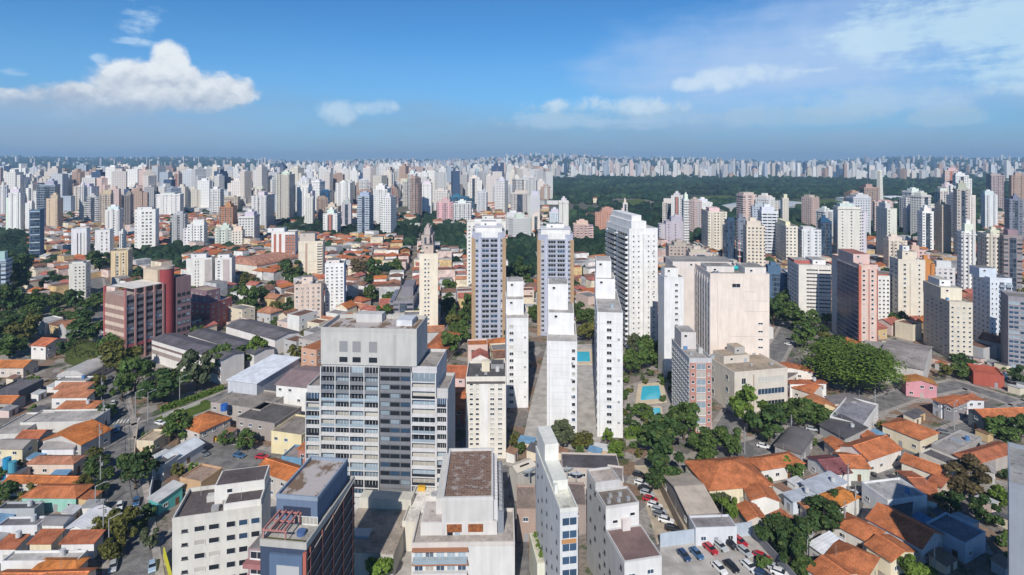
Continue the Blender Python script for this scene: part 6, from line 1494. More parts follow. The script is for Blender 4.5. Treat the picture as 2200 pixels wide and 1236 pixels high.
# ------------------------------------------------------------------ cars
def car_proto():
    root = thing('parked_car', 'x', 'car', (0, 0, 0), 0, 'parked cars')
    mb = MB(); L, W = 4.3, 1.75                                   # body along y, nose to -y
    sec = [(-2.15, .35, .62), (-2.05, .30, .78), (-1.1, .26, .95), (-.35, .26, .98), (1.5, .26, 1.0), (2.1, .30, .92), (2.15, .36, .6)]
    for y, zb, zt in sec:
        k = W / 2 * (.86 if abs(y) > 2.1 else (.95 if abs(y) > 2 else 1)); mb.v += [(-k, y, zb), (k, y, zb), (k, y, zt * .78), (k * .9, y, zt), (-k * .9, y, zt), (-k, y, zt * .78)]
    for j in range(len(sec) - 1):
        for i in range(6): i2 = (i + 1) % 6; mb.face((j * 6 + i, j * 6 + i2, (j + 1) * 6 + i2, (j + 1) * 6 + i)[::-1])
    mb.face(range(6)); mb.face(range(len(sec) * 6 - 1, len(sec) * 6 - 7, -1))
    part('body', mb, 'car_paint', root, (.5, .5, .5))
    def cab(z0, z1, a, b, c, d, w0, w1):
        m = MB(); m.v = [(-w0, a, z0), (w0, a, z0), (w0, b, z0), (-w0, b, z0), (-w1, c, z1), (w1, c, z1), (w1, d, z1), (-w1, d, z1)]
        for f in ((0, 1, 5, 4), (1, 2, 6, 5), (2, 3, 7, 6), (3, 0, 4, 7), (4, 5, 6, 7)): m.face(f)
        return m
    part('window', cab(.96, 1.38, -1.05, 1.85, -.35, 1.45, .76, .60), 'glass_dark', root)
    part('roof', cab(1.381, 1.46, -.38, 1.48, -.25, 1.3, .61, .54), 'car_paint', root, (.5, .5, .5))
    wm = MB().tube((-.10, 0, 0), (.10, 0, 0), .31, .31, 12).mesh('wheel', ['rubber'])
    for x in (-.80, .80):
        for y in (-1.35, 1.35): link('wheel', wm, root, None, (x, y, .31))
    hm = MB().box(-.18, .18, -.03, .03, -.07, .07).mesh('headlight', ['white_frame'])
    for x in (-.58, .58): link('headlight', hm, root, None, (x, -2.15, .62))
    tm = MB().box(-.16, .16, -.03, .03, -.08, .08).mesh('tail_light', ['plain_paint'])
    for x in (-.6, .6): link('tail_light', tm, root, (.35, .02, .02), (x, 2.15, .72))
    return root
CAR = car_proto(); _first = [True]
CC = {'white': (.74, .74, .74), 'black': (.02, .02, .025), 'red': (.42, .02, .03), 'blue': (.05, .13, .26), 'silver': (.42, .44, .46), 'grey': (.16, .17, .18), 'dark blue': (.03, .06, .14), 'pale blue': (.36, .48, .60)}
def car(label, px, py, deg, color):
    p = G(px, py)
    if _first[0]: c = CAR; _first[0] = False; c.location = (p.x, p.y, .06); c.rotation_euler = (0, 0, R(deg))
    else: c = copy_tree(CAR, (p.x, p.y, .06), R(deg))
    for ch in c.children:
        if ch.name.split('.')[0] in ('body', 'roof'): ch.color = c4(CC[color])
    tag(c, label, 'car', 'parked cars')
for a in [
    ('dark car parked topmost in the yard under the trees', 1374, 1024, 60, 'black'), ('white car parked second from the top of the yard', 1378, 1042, 62, 'white'), ('black car between two paler ones in the yard', 1387, 1054, 62, 'black'), ('silver car next to the red car in the yard', 1391, 1064, 62, 'silver'),
    ('bright red car in the narrow yard row', 1397, 1077, 64, 'red'), ('white car just below the red car in the yard', 1407, 1090, 62, 'white'), ('silver white car with a dark roof in the yard row', 1416, 1101, 62, 'silver'), ('dark grey car in the yard row above a white one', 1420, 1111, 64, 'grey'), ('white car by itself at the end of the yard row', 1431, 1122, 64, 'white'),
    ('black car below the end of the yard row, by the shed wall', 1446, 1140, 72, 'black'), ('second black car nearest the car park wall', 1456, 1161, 76, 'black'),
    ('dark blue car at the near end of the open car park', 1470, 1198, 18, 'dark blue'), ('mid blue car beside the dark blue one in the open car park', 1497, 1194, 20, 'blue'), ('red car in the upper row of the open car park', 1527, 1184, 24, 'red'), ('silver car beside the red one in the upper row', 1548, 1178, 24, 'silver'), ('black car in the upper row of the open car park', 1569, 1173, 26, 'black'), ('red car at the far end of the upper row', 1590, 1168, 26, 'red'),
    ('red car standing across the lower row', 1637, 1201, 55, 'red'), ('black car under the lower red one', 1650, 1213, 55, 'black'), ('silver car third in the lower row', 1662, 1224, 55, 'silver'), ('white car last in the lower row', 1676, 1236, 55, 'white'), ('white car in the middle of the open car park', 1546, 1226, 20, 'white'), ('black car in the middle of the open car park', 1572, 1222, 22, 'black'),
    ('white car driving up the street with trees', 257, 1092, 30, 'white'), ('blue car parked at the kerb by the dark street tree', 293, 1082, 30, 'blue'), ('pale blue car parked at the bottom of the street', 327, 1222, 32, 'pale blue'), ('silver car at the bottom of the tree street', 243, 1222, 30, 'silver'),
    ('blue car at the bend of the side street', 514, 982, 70, 'blue'), ('red car on the brown side street', 563, 985, 80, 'red'), ('dark car near the orange hipped hall', 438, 978, 60, 'grey'), ('dark car alone on the far road', 2030, 932, 60, 'grey'),
    ('white car on the avenue by the great spreading tree', 1695, 742, 40, 'white'), ('silver car on the avenue above the first white one', 1702, 705, 40, 'silver'), ('white van like car on the avenue near the blue glass office', 1712, 668, 40, 'white'), ('red car on the avenue by the cream institute', 1640, 820, 36, 'red'), ('black car on the avenue below the red one', 1612, 860, 36, 'black'),
    ('white car on the terrace road by the dark barrel garage', 1640, 962, 60, 'white'), ('silver car on the terrace road near the yellow walled terrace', 1745, 925, 62, 'silver'), ('red car on the terrace road below the great spreading tree', 1868, 878, 62, 'red'), ('black car on the lane between the tiled rows', 1868, 1020, 50, 'black'), ('white car on the lane beside the modern white house', 1842, 1068, 30, 'white'),
    ('blue car at the zebra crossing', 252, 925, 30, 'blue'), ('white car in the street beside the small park', 243, 870, 32, 'white'), ('grey car further up the street beside the small park', 236, 815, 32, 'grey'), ('white car turning beside the orange hipped hall', 345, 912, 70, 'white'), ('white car on the hill street above the hedge mound', 222, 715, 34, 'white'),
    ('dark car halfway down the tree street', 274, 1150, 30, 'black'), ('silver car in the open car park nearest the box building', 1600, 1190, 24, 'silver'), ('white car between two dark ones in the lower car park', 1610, 1222, 22, 'white'), ('dark blue car at the wall of the lower car park', 1640, 1240, 50, 'dark blue'),
]: car(*a)

# ------------------------------------------------------------------ street furniture, pools, dishes
def pole(label, px, py, h, name='utility_pole', cat='pole', arm=True, lean=0):
    p = G(px, py); root = thing(name, label, cat, (p.x, p.y, 0), R(30), 'poles along the streets')
    part('post', MB().cyl(0, 0, -.2, h, .17, .11, 10), 'galvanised', root)
    if name == 'street_lamp':
        part('arm', MB().tube((0, 0, h - .2), (2.2, 0, h + .5), .06), 'galvanised', root); part('lamp_head', MB().box(1.8, 2.8, -.16, .16, h + .42, h + .58), 'galvanised', root)
    else:
        for z in (h - .6, h - 1.6): part('crossarm', MB().box(-1.1, 1.1, -.06, .06, z, z + .12), 'bark', root)
        part('transformer', MB().cyl(.4, .2, h - 3.2, h - 2.2, .28), 'galvanised', root)
    return root
for a in [('utility pole in front of the slatted roof house', 222, 1160, 10), ('utility pole by the small green street trees', 216, 1050, 10), ('utility pole at the sharp bend roof', 214, 975, 10), ('utility pole at the zebra crossing', 222, 915, 10), ('utility pole above the crossing', 218, 862, 10)]: pole(*a)
for a in [('street lamp over the tree street, below the parked white car', 234, 1190, 9), ('street lamp over the drive of the long orange roof', 205, 1105, 8), ('street lamp at the corner of the small park', 318, 905, 11), ('white street lamp by the park hedge', 386, 868, 11), ('street lamp frame post at the crossing lawn', 291, 898, 10), ('street lamp at the foot of the car park wall', 1735, 1230, 8), ('street lamp at the foot of the wide orange house', 2008, 1245, 8), ('street lamp on the far road by the grey hall', 2050, 925, 10)]: pole(*a, name='street_lamp', cat='street lamp')
for a in [('utility pole beside the long grey sheet roofed hall', 1880, 885, 9), ('utility pole at the far crossing of the terrace road', 1700, 945, 9), ('utility pole below the maroon roof', 1822, 1060, 9), ('utility pole by the modern white house', 1838, 1110, 9), ('utility pole under the cream institute', 1600, 975, 9), ('utility pole beside the small terracotta house', 1815, 1150, 9)]: pole(*a)
def wire():
    P = [(222, 1160), (216, 1050), (214, 975), (222, 915), (218, 862)]
    for k, (off, lab) in enumerate(((-.9, 'black cable strung pole to pole along the tree street, house side'), (.9, 'black cable strung pole to pole along the tree street, roadway side'))):
        mb = MB()
        for a, b in zip(P, P[1:]):
            A, B = G(*a), G(*b); prev = None
            for i in range(7):
                t = i / 6; q = A.lerp(B, t); q = Vector((q.x + off, q.y, 9.6 - 3.0 * t * (1 - t)))
                if prev is not None: mb.tube(prev, q, .05, k=4)
                prev = q
        tag(part('overhead_cable', mb, 'rubber', None), lab, 'cable', 'overhead cables')
wire()
def pool(label, pts, name='swimming_pool'):
    P = [G(*p) for p in pts]; c = sum(P, Vector((0, 0, 0))) / len(P)
    root = thing(name, label, 'pool', (c.x, c.y, 0)); q = [(p.x - c.x, p.y - c.y) for p in P]
    a = sum(q[i][0] * q[(i + 1) % len(q)][1] - q[(i + 1) % len(q)][0] * q[i][1] for i in range(len(q)))
    if a < 0: q.reverse()
    occupy(c.x, c.y, 14, 14, 0)
    part('deck', MB().prism([(x * 1.5, y * 1.5) for x, y in q], 0, .3), 'painted_plaster', root, (.62, .52, .38)); part('water', MB().prism(q, .301, .36), 'pool_water', root)
pool('blue garden pool with a cream deck beside the brick striped block', [(1376, 862), (1421, 858), (1416, 830), (1380, 832)])
pool('small second pool below the larger cream decked one', [(1404, 892), (1420, 892), (1418, 878), (1402, 878)])
pool('turquoise pool at the foot of the tall slim white slab', [(1238, 778), (1268, 778), (1266, 757), (1240, 757)])
pool('turquoise round pool beside the pink and dark glass tower', [(1893, 748), (1910, 746), (1912, 738), (1898, 736)])
def dish(label, px, py, z, r, el=40, az=200):
    p = G(px, py, z); root = thing('satellite_dish', label, 'satellite dish', (p.x, p.y, z), R(az), 'satellite dishes on the low roofs')
    mb = MB(); k, n = 24, 6; e = R(el)
    cz = 1.9 * r / 2
    for j in range(n + 1):
        q = r * j / n
        for i in range(k):
            t = 6.2832 * i / k; v = Vector((q * math.cos(t), q * math.sin(t), .28 * q * q / r)); v.rotate(Matrix.Rotation(R(90) - e, 3, 'X')); mb.v.append((v.x, v.y, v.z + cz))
    for j in range(n):
        for i in range(k): i2 = (i + 1) % k; mb.face((j * k + i, j * k + i2, (j + 1) * k + i2, (j + 1) * k + i))
    part('reflector', mb, 'plain_paint', root, (.50, .55, .58), smooth=True)
    ax = Vector((0, 0, 1)); ax.rotate(Matrix.Rotation(R(90) - e, 3, 'X'))
    part('feed_horn', MB().tube(Vector((0, 0, cz)) + ax * r * .55, Vector((0, 0, cz)) + ax * r * .75, .14), 'galvanised', root)
    for t in (0, 2.1, 4.2):
        v = Vector((r * .9 * math.cos(t), r * .9 * math.sin(t), .24 * r)); v.rotate(Matrix.Rotation(R(90) - e, 3, 'X')); part('strut', MB().tube((v.x, v.y, v.z + cz), Vector((0, 0, cz)) + ax * r * .6, .04), 'galvanised', root)
    part('mount', MB().cyl(0, 0, -z if z < 3 else 0, cz, .22, .16), 'galvanised', root)
dish('pale round satellite dish on the brown court roof', 1137, 1030, 8.2, 1.9)
dish('blue grey satellite dish right of the narrow stepped white slab', 1219, 1026, 7.3, 1.9, 45, 190)
dish('second blue grey dish lying flatter behind its neighbour', 1238, 1034, 7.3, 1.8, 75, 170)
def van_dish(): 
    p = G(1122, 1000, 9); root = thing('roof_canopy', 'tilted cream roof cover with a dark slot on the court by the dishes', 'canopy', (p.x, p.y, 9), R(35))
    part('wall', MB().box(-3.2, 3.2, -2.2, 2.2, -9, -.01), 'painted_plaster', root, (.5, .47, .43)); part('cover', roof_mb(6.8, 4.6, 'gable', .9, .2), 'plain_paint', root, (.62, .56, .48)); part('slot', MB().box(-1.6, 1.6, -1.3, -.9, .2, .75), 'rubber', root)
van_dish()
def fence(label, pts, h, col, name='boundary_wall', cat='wall'):
    P = [G(*p) for p in pts]; o = P[0]; root = thing(name, label, cat, (o.x, o.y, 0))
    for a, b in zip(P, P[1:]):
        d = b - a; n = Vector((-d.y, d.x, 0)).normalized() * .12
        part('wall_panel', MB().prism([(a.x - o.x - n.x, a.y - o.y - n.y), (b.x - o.x - n.x, b.y - o.y - n.y), (b.x - o.x + n.x, b.y - o.y + n.y), (a.x - o.x + n.x, a.y - o.y + n.y)], -.1, h), 'painted_plaster', root, col)
fence('brown boundary wall between the parking yard and the long beige shed', [(1412, 1040), (1470, 1160)], 3.2, (.34, .27, .20))
fence('pale blue wall across the top of the open car park', [(1418, 1176), (1615, 1150)], 3.6, (.44, .50, .58))
fence('stained dark wall on the garden side of the open car park', [(1615, 1150), (1668, 1210), (1720, 1270)], 2.6, (.24, .24, .26))
fence('cream wall of the builders yard along the street', [(288, 990), (296, 925)], 2.4, (.62, .52, .40))
fence('white wall along the hedge of the small park', [(350, 898), (430, 868)], 1.2, (.66, .64, .60))
fence('tall white wall stub beside the teal lean to', [(322, 1075), (330, 1035)], 3.0, (.66, .67, .70))
fence('yellow painted wall at the foot of the white corner block', [(368, 1252), (352, 1195)], 2.2, (.62, .58, .05))
def planter_block():
    p = G(1180, 1182, 9); root = thing('roof_garden', 'cream roof terrace with a row of clipped green shrubs beside the narrow slab', 'roof garden', (p.x, p.y, 0), R(8))
    part('wall', MB().box(-3.6, 0, -4, 6.5, -.3, 9), 'painted_plaster', root, (.64, .64, .54)); part('roof', MB().box(-3.3, -.3, -3.7, 6.2, 9.001, 9.06), 'roof_felt', root, (.66, .63, .50))
    for i in range(5): link('shrub', SMALLT[i % 4][0], root, LEAF['bright'], (-2.4 + (i % 2) * .3, -2.2 + i * 1.7, 9.0), scale=(.75, .75, .8))
planter_block()
def skip_():
    p = G(462, 945); root = thing('skip', 'yellow skip beside the orange hipped hall', 'skip', (p.x, p.y, 0), R(-25))
    mb = MB(); mb.v = [(-1.6, -.9, 0), (1.6, -.9, 0), (1.6, .9, 0), (-1.6, .9, 0), (-2.2, -1.0, 1.5), (2.2, -1.0, 1.5), (2.2, 1.0, 1.5), (-2.2, 1.0, 1.5)]
    for f in ((0, 1, 5, 4), (1, 2, 6, 5), (2, 3, 7, 6), (3, 0, 4, 7)): mb.face(f)
    part('body', mb, 'plain_paint', root, (.62, .42, .02)); part('load', MB().box(-1.9, 1.9, -.9, .9, .3, 1.2), 'rust', root)
    p = G(482, 882, 6); tag(part('water_tank', MB().cyl(0, 0, 0, 2.2, 1.3, k=16), 'plain_paint', None, (.03, .12, .42), loc=(p.x, p.y, 6.1)), 'bright blue water tank on the grey workshop roof', 'water tank')
    for i, (px_, py_, c) in enumerate(((15, 995, (.03, .25, .45)), (27, 1003, (.08, .30, .40)))):
        q = G(px_, py_, 5); tag(part('water_tank', MB().cyl(0, 0, -5, 1.6, 1.1, k=14), 'plain_paint', None, c, loc=(q.x, q.y, 5)), ('blue domed water tank by the tall cream wall house', 'teal water tank beside the blue domed one')[i], 'water tank')
skip_()
# tower at the right edge, widened out of view to throw the deep shade
tower('shade tinted blue grey concrete tower rising at the lower edge of the view', 'the edge tower', 2168, 2480, 2160, 1045, h=38, th=-41, col=(.30, .33, .38), roof=(.3, .3, .3), depth=20, front=[('p', 5, 12, dict(x0=.1, fw=.4, fh=.4))], nclut=2)  # shade on its front is put into the darkened wall colour

# ------------------------------------------------------------------ the rest of the quarter, laid out on plots
def near_landmark(px, py):
    best = min(LANDMARKS, key=lambda q: math.hypot((q[1] - px) * 1.0, (q[2] - py) * 1.6))
    dx, dy = px - best[1], (py - best[2]) * 1.6
    if abs(dy) > abs(dx) * 1.2: r = 'behind' if dy < 0 else 'in front of'
    else: r = 'left of' if dx < 0 else 'right of'
    return r, best[0], math.hypot(dx, dy)
AUTO = []                                       # (object, description, px, py)
def inpoly(x, y, P):
    c = False; j = len(P) - 1
    for i in range(len(P)):
        if (P[i][1] > y) != (P[j][1] > y) and x < (P[j][0] - P[i][0]) * (y - P[i][1]) / (P[j][1] - P[i][1]) + P[i][0]: c = not c
        j = i
    return c
NOFILL = [[(1400, 860), (2300, 820), (2300, 1300), (1400, 1300)], [(-100, 760), (232, 760), (340, 1300), (-100, 1300)], [(480, 1010), (1420, 1000), (1420, 1300), (480, 1300)], [(1110, 720), (1480, 700), (1480, 1000), (1110, 1000)], [(330, 1040), (560, 1040), (560, 1300), (330, 1300)], [(260, 780), (480, 780), (480, 880), (260, 910)]]
GREEN = [[(1440, 460), (2110, 460), (2110, 525), (1440, 525)], [(1180, 440), (1440, 440), (1440, 520), (1180, 520)], [(-60, 490), (62, 500), (60, 740), (-60, 740)], [(860, 465), (1010, 470), (1000, 545), (860, 530)], [(590, 470), (900, 485), (890, 520), (600, 505)], [(940, 640), (1008, 660), (1008, 790), (930, 780)], [(1080, 500), (1160, 510), (1160, 600), (1080, 600)], [(1220, 440), (1310, 440), (1310, 560), (1220, 560)], [(1100, 690), (1170, 690), (1170, 740), (1100, 740)], [(1660, 640), (1770, 690), (1770, 770), (1640, 760)], [(100, 640), (225, 640), (225, 700), (100, 700)], [(285, 540), (400, 540), (400, 580), (285, 580)]]
rf = random.Random(21)
plots = []
for (xa, xb, ang) in ((-40, 800, -26), (800, 1240, 8), (1240, 2260, 24)):
    a = R(ang); ca, sa = math.cos(a), math.sin(a)
    for i in range(-90, 90):
        for j in range(-90, 100):
            u, v = i * 11.2 + (i // 6) * 7, j * 10.2 + (j // 3) * 5.0
            X, Y = u * ca - v * sa, 450 + u * sa + v * ca
            if Y < 130 or Y > 1000: continue
            px, py = px_of(X, Y)
            if not (xa <= px < xb and -40 < px < 2240 and 465 < py < 1010): continue
            plots.append((X + rf.uniform(-1, 1), Y + rf.uniform(-1, 1), a, px, py))
plots.sort(key=lambda q: q[1])
HP = []
def house_protos():
    for k, (w, d, h, kd, rise) in enumerate([(10, 9, 5.5, 'gable', 2.0), (11, 8, 6, 'hip', 2.0), (9, 10, 6.5, 'gable_v', 2.1), (12, 9, 5, 'hip', 2.2), (10, 9, 7, 'flat', 0), (11, 10, 5, 'flat', 0), (9, 8, 6, 'gable', 1.8), (12, 10, 5.5, 'gable', 1.6), (13, 9, 9.5, 'flat', 0)]):
        root = thing('house', 'x', 'house', (0, 0, 0)); build_house(root, w, d, h, kd, WALL[k % 6], (.44, .16, .06) if kd != 'flat' else (.3, .28, .26), rise); HP.append([root, w, d, h, kd, False])
house_protos()
rest_h, rest_t = [], []; n_h = n_t = 0
TC = [('orange', (.46, .16, .055)), ('rust red', (.40, .13, .06)), ('faded terracotta', (.42, .20, .12)), ('pinkish red', (.40, .14, .11)), ('dark brown', (.20, .11, .08)), ('grey', (.26, .25, .25)), ('pale grey', (.46, .45, .44))]
WC = [('white', (.74, .73, .71)), ('cream', (.72, .64, .50)), ('pale pink', (.66, .52, .47)), ('grey', (.48, .48, .49)), ('ochre', (.60, .44, .24))]
for X, Y, a, px, py in plots:
    if any(inpoly(px, py, P) for P in NOFILL): continue
    green = any(inpoly(px, py, P) for P in GREEN)
    if green or rf.random() < .20:
        rad = rf.uniform(3.4, 6.5)
        if not free(X, Y, rad * .7): continue
        lf = rf.choice(['dark', 'dark', 'mid', 'mid', 'olive', 'mid'])
        if n_t < 165:
            n_t += 1; t = tree_at('x', X, Y, rad, lf, group='trees of the quarter'); AUTO.append((t, {'dark': 'dark green', 'mid': 'mid green', 'olive': 'olive green'}[lf] + ' tree', px, py))
        else: rest_t.append((X, Y, rad))
        if green and n_t >= 165:
            rest_t.append((X + rf.uniform(4, 6), Y + rf.uniform(3, 5), rad * .8))
        continue
    k = HP[rf.randrange(len(HP))] if rf.random() < .8 else HP[rf.choice((4, 5, 8))]
    if not free(X, Y, max(k[1], k[2]) * .48): continue
    s = rf.uniform(.86, 1.14); rz = a + rf.choice((0, 0, math.pi / 2, math.pi)) + R(rf.uniform(-4, 4))
    tn, tcol = rf.choice(TC[:5] if k[4] != 'flat' else TC[4:]) if rf.random() < .9 else rf.choice(TC)
    wn, wcol = rf.choice(WC)
    if n_h < 195:
        n_h += 1; g = copy_tree(k[0], (X, Y, 0), rz, (s, s, rf.uniform(.85, 1.25)), {'wall': wcol, 'parapet': wcol, 'roof': tcol}); tag(g, None, 'house', 'houses')
        AUTO.append((g, f"{wn} {'flat' if k[4] == 'flat' else 'pitched'} roofed house" if k[4] == 'flat' else f'{wn} house with a {tn} roof', px, py))
    else: rest_h.append((X, Y, k[1] * s, k[2] * s, k[3] * rf.uniform(.85, 1.3), k[4], rz, wcol, tcol))
    OCC.append((X, Y, k[1] * .42, k[2] * .42, math.cos(rz), math.sin(rz)))
for k in HP:
    for c in list(k[0].children):
        for g in list(c.children): bpy.data.objects.remove(g)
        bpy.data.objects.remove(c)
    bpy.data.objects.remove(k[0])

# sheds, lean-tos and garden trees that fill the gaps between the hand placed houses
INF = [((1640, 900), (2180, 1230)), ((1640, 900), (2180, 1230)), ((-20, 800), (205, 1230)), ((345, 930), (640, 1000)), ((1340, 760), (1460, 990)), ((1100, 960), (1340, 990)), ((1780, 760), (2200, 850)), ((290, 940), (420, 1040))]
ri = random.Random(31); n_inf = 0; TIN = [('rusty tin', (.30, .17, .11)), ('grey tin', (.30, .30, .31)), ('pale tin', (.55, .56, .57)), ('terracotta tiled', (.42, .15, .07)), ('dark tin', (.12, .115, .12)), ('blue sheet', (.16, .30, .46))]
for _ in range(2600):
    if n_inf > 150: break
    (xa, ya), (xb, yb_) = INF[ri.randrange(len(INF))]; px, py = ri.uniform(xa, xb), ri.uniform(ya, yb_); p = G(px, py)
    if not free(p.x, p.y, 1.7): continue
    n_inf += 1
    if ri.random() < (.42 if not (1330 < px < 1480 and py < 1000) else 2):
        lf = ri.choice(['dark', 'mid', 'olive', 'bright', 'mid']); t = tree_at('x', p.x, p.y, ri.uniform(1.5, 2.6), lf, group='small garden trees', proto=SMALLT[n_inf % 4]); AUTO.append((t, f'small {lf if lf != "mid" else "green"} garden tree', px, py)); continue
    tn, tc_ = TIN[ri.randrange(len(TIN))]; rz = R(27 if px > 1300 else (2 if px < 260 else -20)) + ri.choice((0, math.pi / 2)); w, d, h = ri.uniform(3, 5.5), ri.uniform(2.6, 4), ri.uniform(2.2, 3.2)
    root = thing('shed', 'x', 'shed', (p.x, p.y, 0), rz, 'small sheds between the houses'); wc = ri.choice(WC)
    part('wall', walls_mb(w, d, h, 'shed', .5), 'painted_plaster', root, wc[1]); part('roof', roof_mb(w, d, 'shed', .5, .25, .08), 'clay_tile' if 'tiled' in tn else 'corrugated_sheet', root, tc_, loc=(0, 0, h + .02)); link('door', _door(), root, (.2, .12, .08), (0, -d / 2, 0))
    occupy(p.x, p.y, w, d, rz); AUTO.append((root, f'{wc[0]} shed with {tn} roof', px, py))

# ------------------------------------------------------------------ stuff: what nobody could count
def painted(name, V, Fc, C, mat, UV=None, kind='stuff'):
    me = bpy.data.meshes.new(name); me.from_pydata(V, [], Fc); me.materials.append(M[mat])
    at = me.color_attributes.new('paint', 'FLOAT_COLOR', 'CORNER'); n = [len(f) for f in Fc]
    at.data.foreach_set('color', [x for c, k in zip(C, n) for _ in range(k) for x in (c[0], c[1], c[2], 1.0)])
    if UV: me.uv_layers.new(name='UVMap').data.foreach_set('uv', [x for uv in UV for p in uv for x in p])
    me.update(); o = bpy.data.objects.new(name, me); COL.objects.link(o); o['kind'] = kind; return o
def far_houses():
    V, Fc, C = [], [], []
    def put(x, y, w, d, h, kind, rz, wc, tc, z=0.0):
        q = MB()
        if kind == 'flat': q.box(-w / 2, w / 2, -d / 2, d / 2, -1, h, 0, 1)
        else: q = walls_mb(w, d, h, 'flat', 0); q.m = [0] * len(q.f); r = roof_mb(w, d, kind, 1.9); r.m = [1] * len(r.f); q.add(r, Matrix.Translation((0, 0, h + .02)))
        c, s = math.cos(rz), math.sin(rz); n = len(V)
        V.extend((x + p[0] * c - p[1] * s, y + p[0] * s + p[1] * c, p[2] + z) for p in q.v)
        for f, m in zip(q.f, q.m): Fc.append(tuple(i + n for i in f)); C.append(tc if m else wc)
    for r in rest_h: put(*r)
    # carpets of little roofs further back, thinning into trees
    for _ in range(5200):
        py = 345 + 1 / rf.uniform(1 / 150.0, 1 / 26.0); px = rf.uniform(-60, 2260)
        if px > 1180 and (py < 520 if px < 2120 else py < 472) and rf.random() < .985: continue
        p = G(px, py); x, y = p.x, p.y
        nz = math.sin(x * .011 + 1.3) * math.sin(y * .007 + x * .004) + .4 * math.sin(x * .03 + y * .02)
        if nz < -.25 and rf.random() < .85: continue
        if not free(x, y, 6): continue
        put(x, y, rf.uniform(9, 18), rf.uniform(8, 13), rf.uniform(4, 11), rf.choice(['flat', 'gable', 'hip', 'gable']), rf.uniform(-.6, .6), rf.choice(WC)[1], rf.choice(TC)[1], zg(x, y))
    painted('distant_houses', V, Fc, C, 'far_rooftops')
far_houses()
# further single towers of the middle distance
TCOL = [Wm, Wm, Wm, (.74, .68, .64), (.70, .69, .66), Cm, (.66, .60, .54), Pm, Gm, (.60, .62, .66), (.44, .32, .26), Bm, (.70, .64, .60)]
TN = ['white', 'white', 'white', 'pinkish white', 'off white', 'cream', 'sand coloured', 'dusty pink', 'grey', 'pale blue grey', 'brown', 'blue grey', 'pale pink']
STY = ['windowed_wall', 'column_wall', 'strip_wall', 'windowed_wall', 'ribbon_wall', 'windowed_wall']
STN = {'windowed_wall': 'dotted with windows', 'column_wall': 'with single window columns', 'strip_wall': 'with dark vertical strips', 'ribbon_wall': 'with long window bands'}
rt = random.Random(5); ntow = 0; tries = 0
while ntow < 205 and tries < 20000:
    tries += 1
    if rt.random() < .56: px = rt.uniform(-30, 1150); py = 345 + 1 / rt.uniform(1 / 175.0, 1 / 55.0)
    elif rt.random() < .42: px = rt.uniform(2030, 2260); py = rt.uniform(430, 690)
    else: px = rt.uniform(1430, 2030); py = rt.uniform(490, 625)
    if px > 1150 and px < 1400: continue
    if 850 < px < 1010 and py > 470: continue
    if px < 560 and py < 388: continue
    p = G(px, py); w, d = rt.uniform(12, 22), rt.uniform(12, 20)
    if px > 2020: w *= 1.2
    if not free(p.x, p.y, max(w, d) * .62): continue
    h = rt.uniform(36, 74) * (1 if py < 480 else .72) if px < 1200 else (rt.uniform(34, 64) if px < 2020 else rt.uniform(50, 84))
    i = rt.randrange(len(TCOL)); st = rt.choice(STY); th = R(rt.uniform(-30, 30))
    root = thing('apartment_tower', 'x', 'tower', (p.x, p.y, zg(p.x, p.y)), th, 'towers of the city centre')
    k = rt.uniform(.9, 1.05); bands = ()
    if rt.random() < .35: bands = ((FR, .4, .6, rt.choice([(.30, .30, .33), (.44, .2, .16), 'glass', (.5, .5, .52)]), .3),)
    tower_parts(root, w, d, h, tuple(c * k for c in TCOL[i]), st, True, bands, tries)
    occupy(p.x, p.y, w, d, th); ntow += 1
    AUTO.append((root, f'{TN[i]} tower {STN[st]}', px, py))
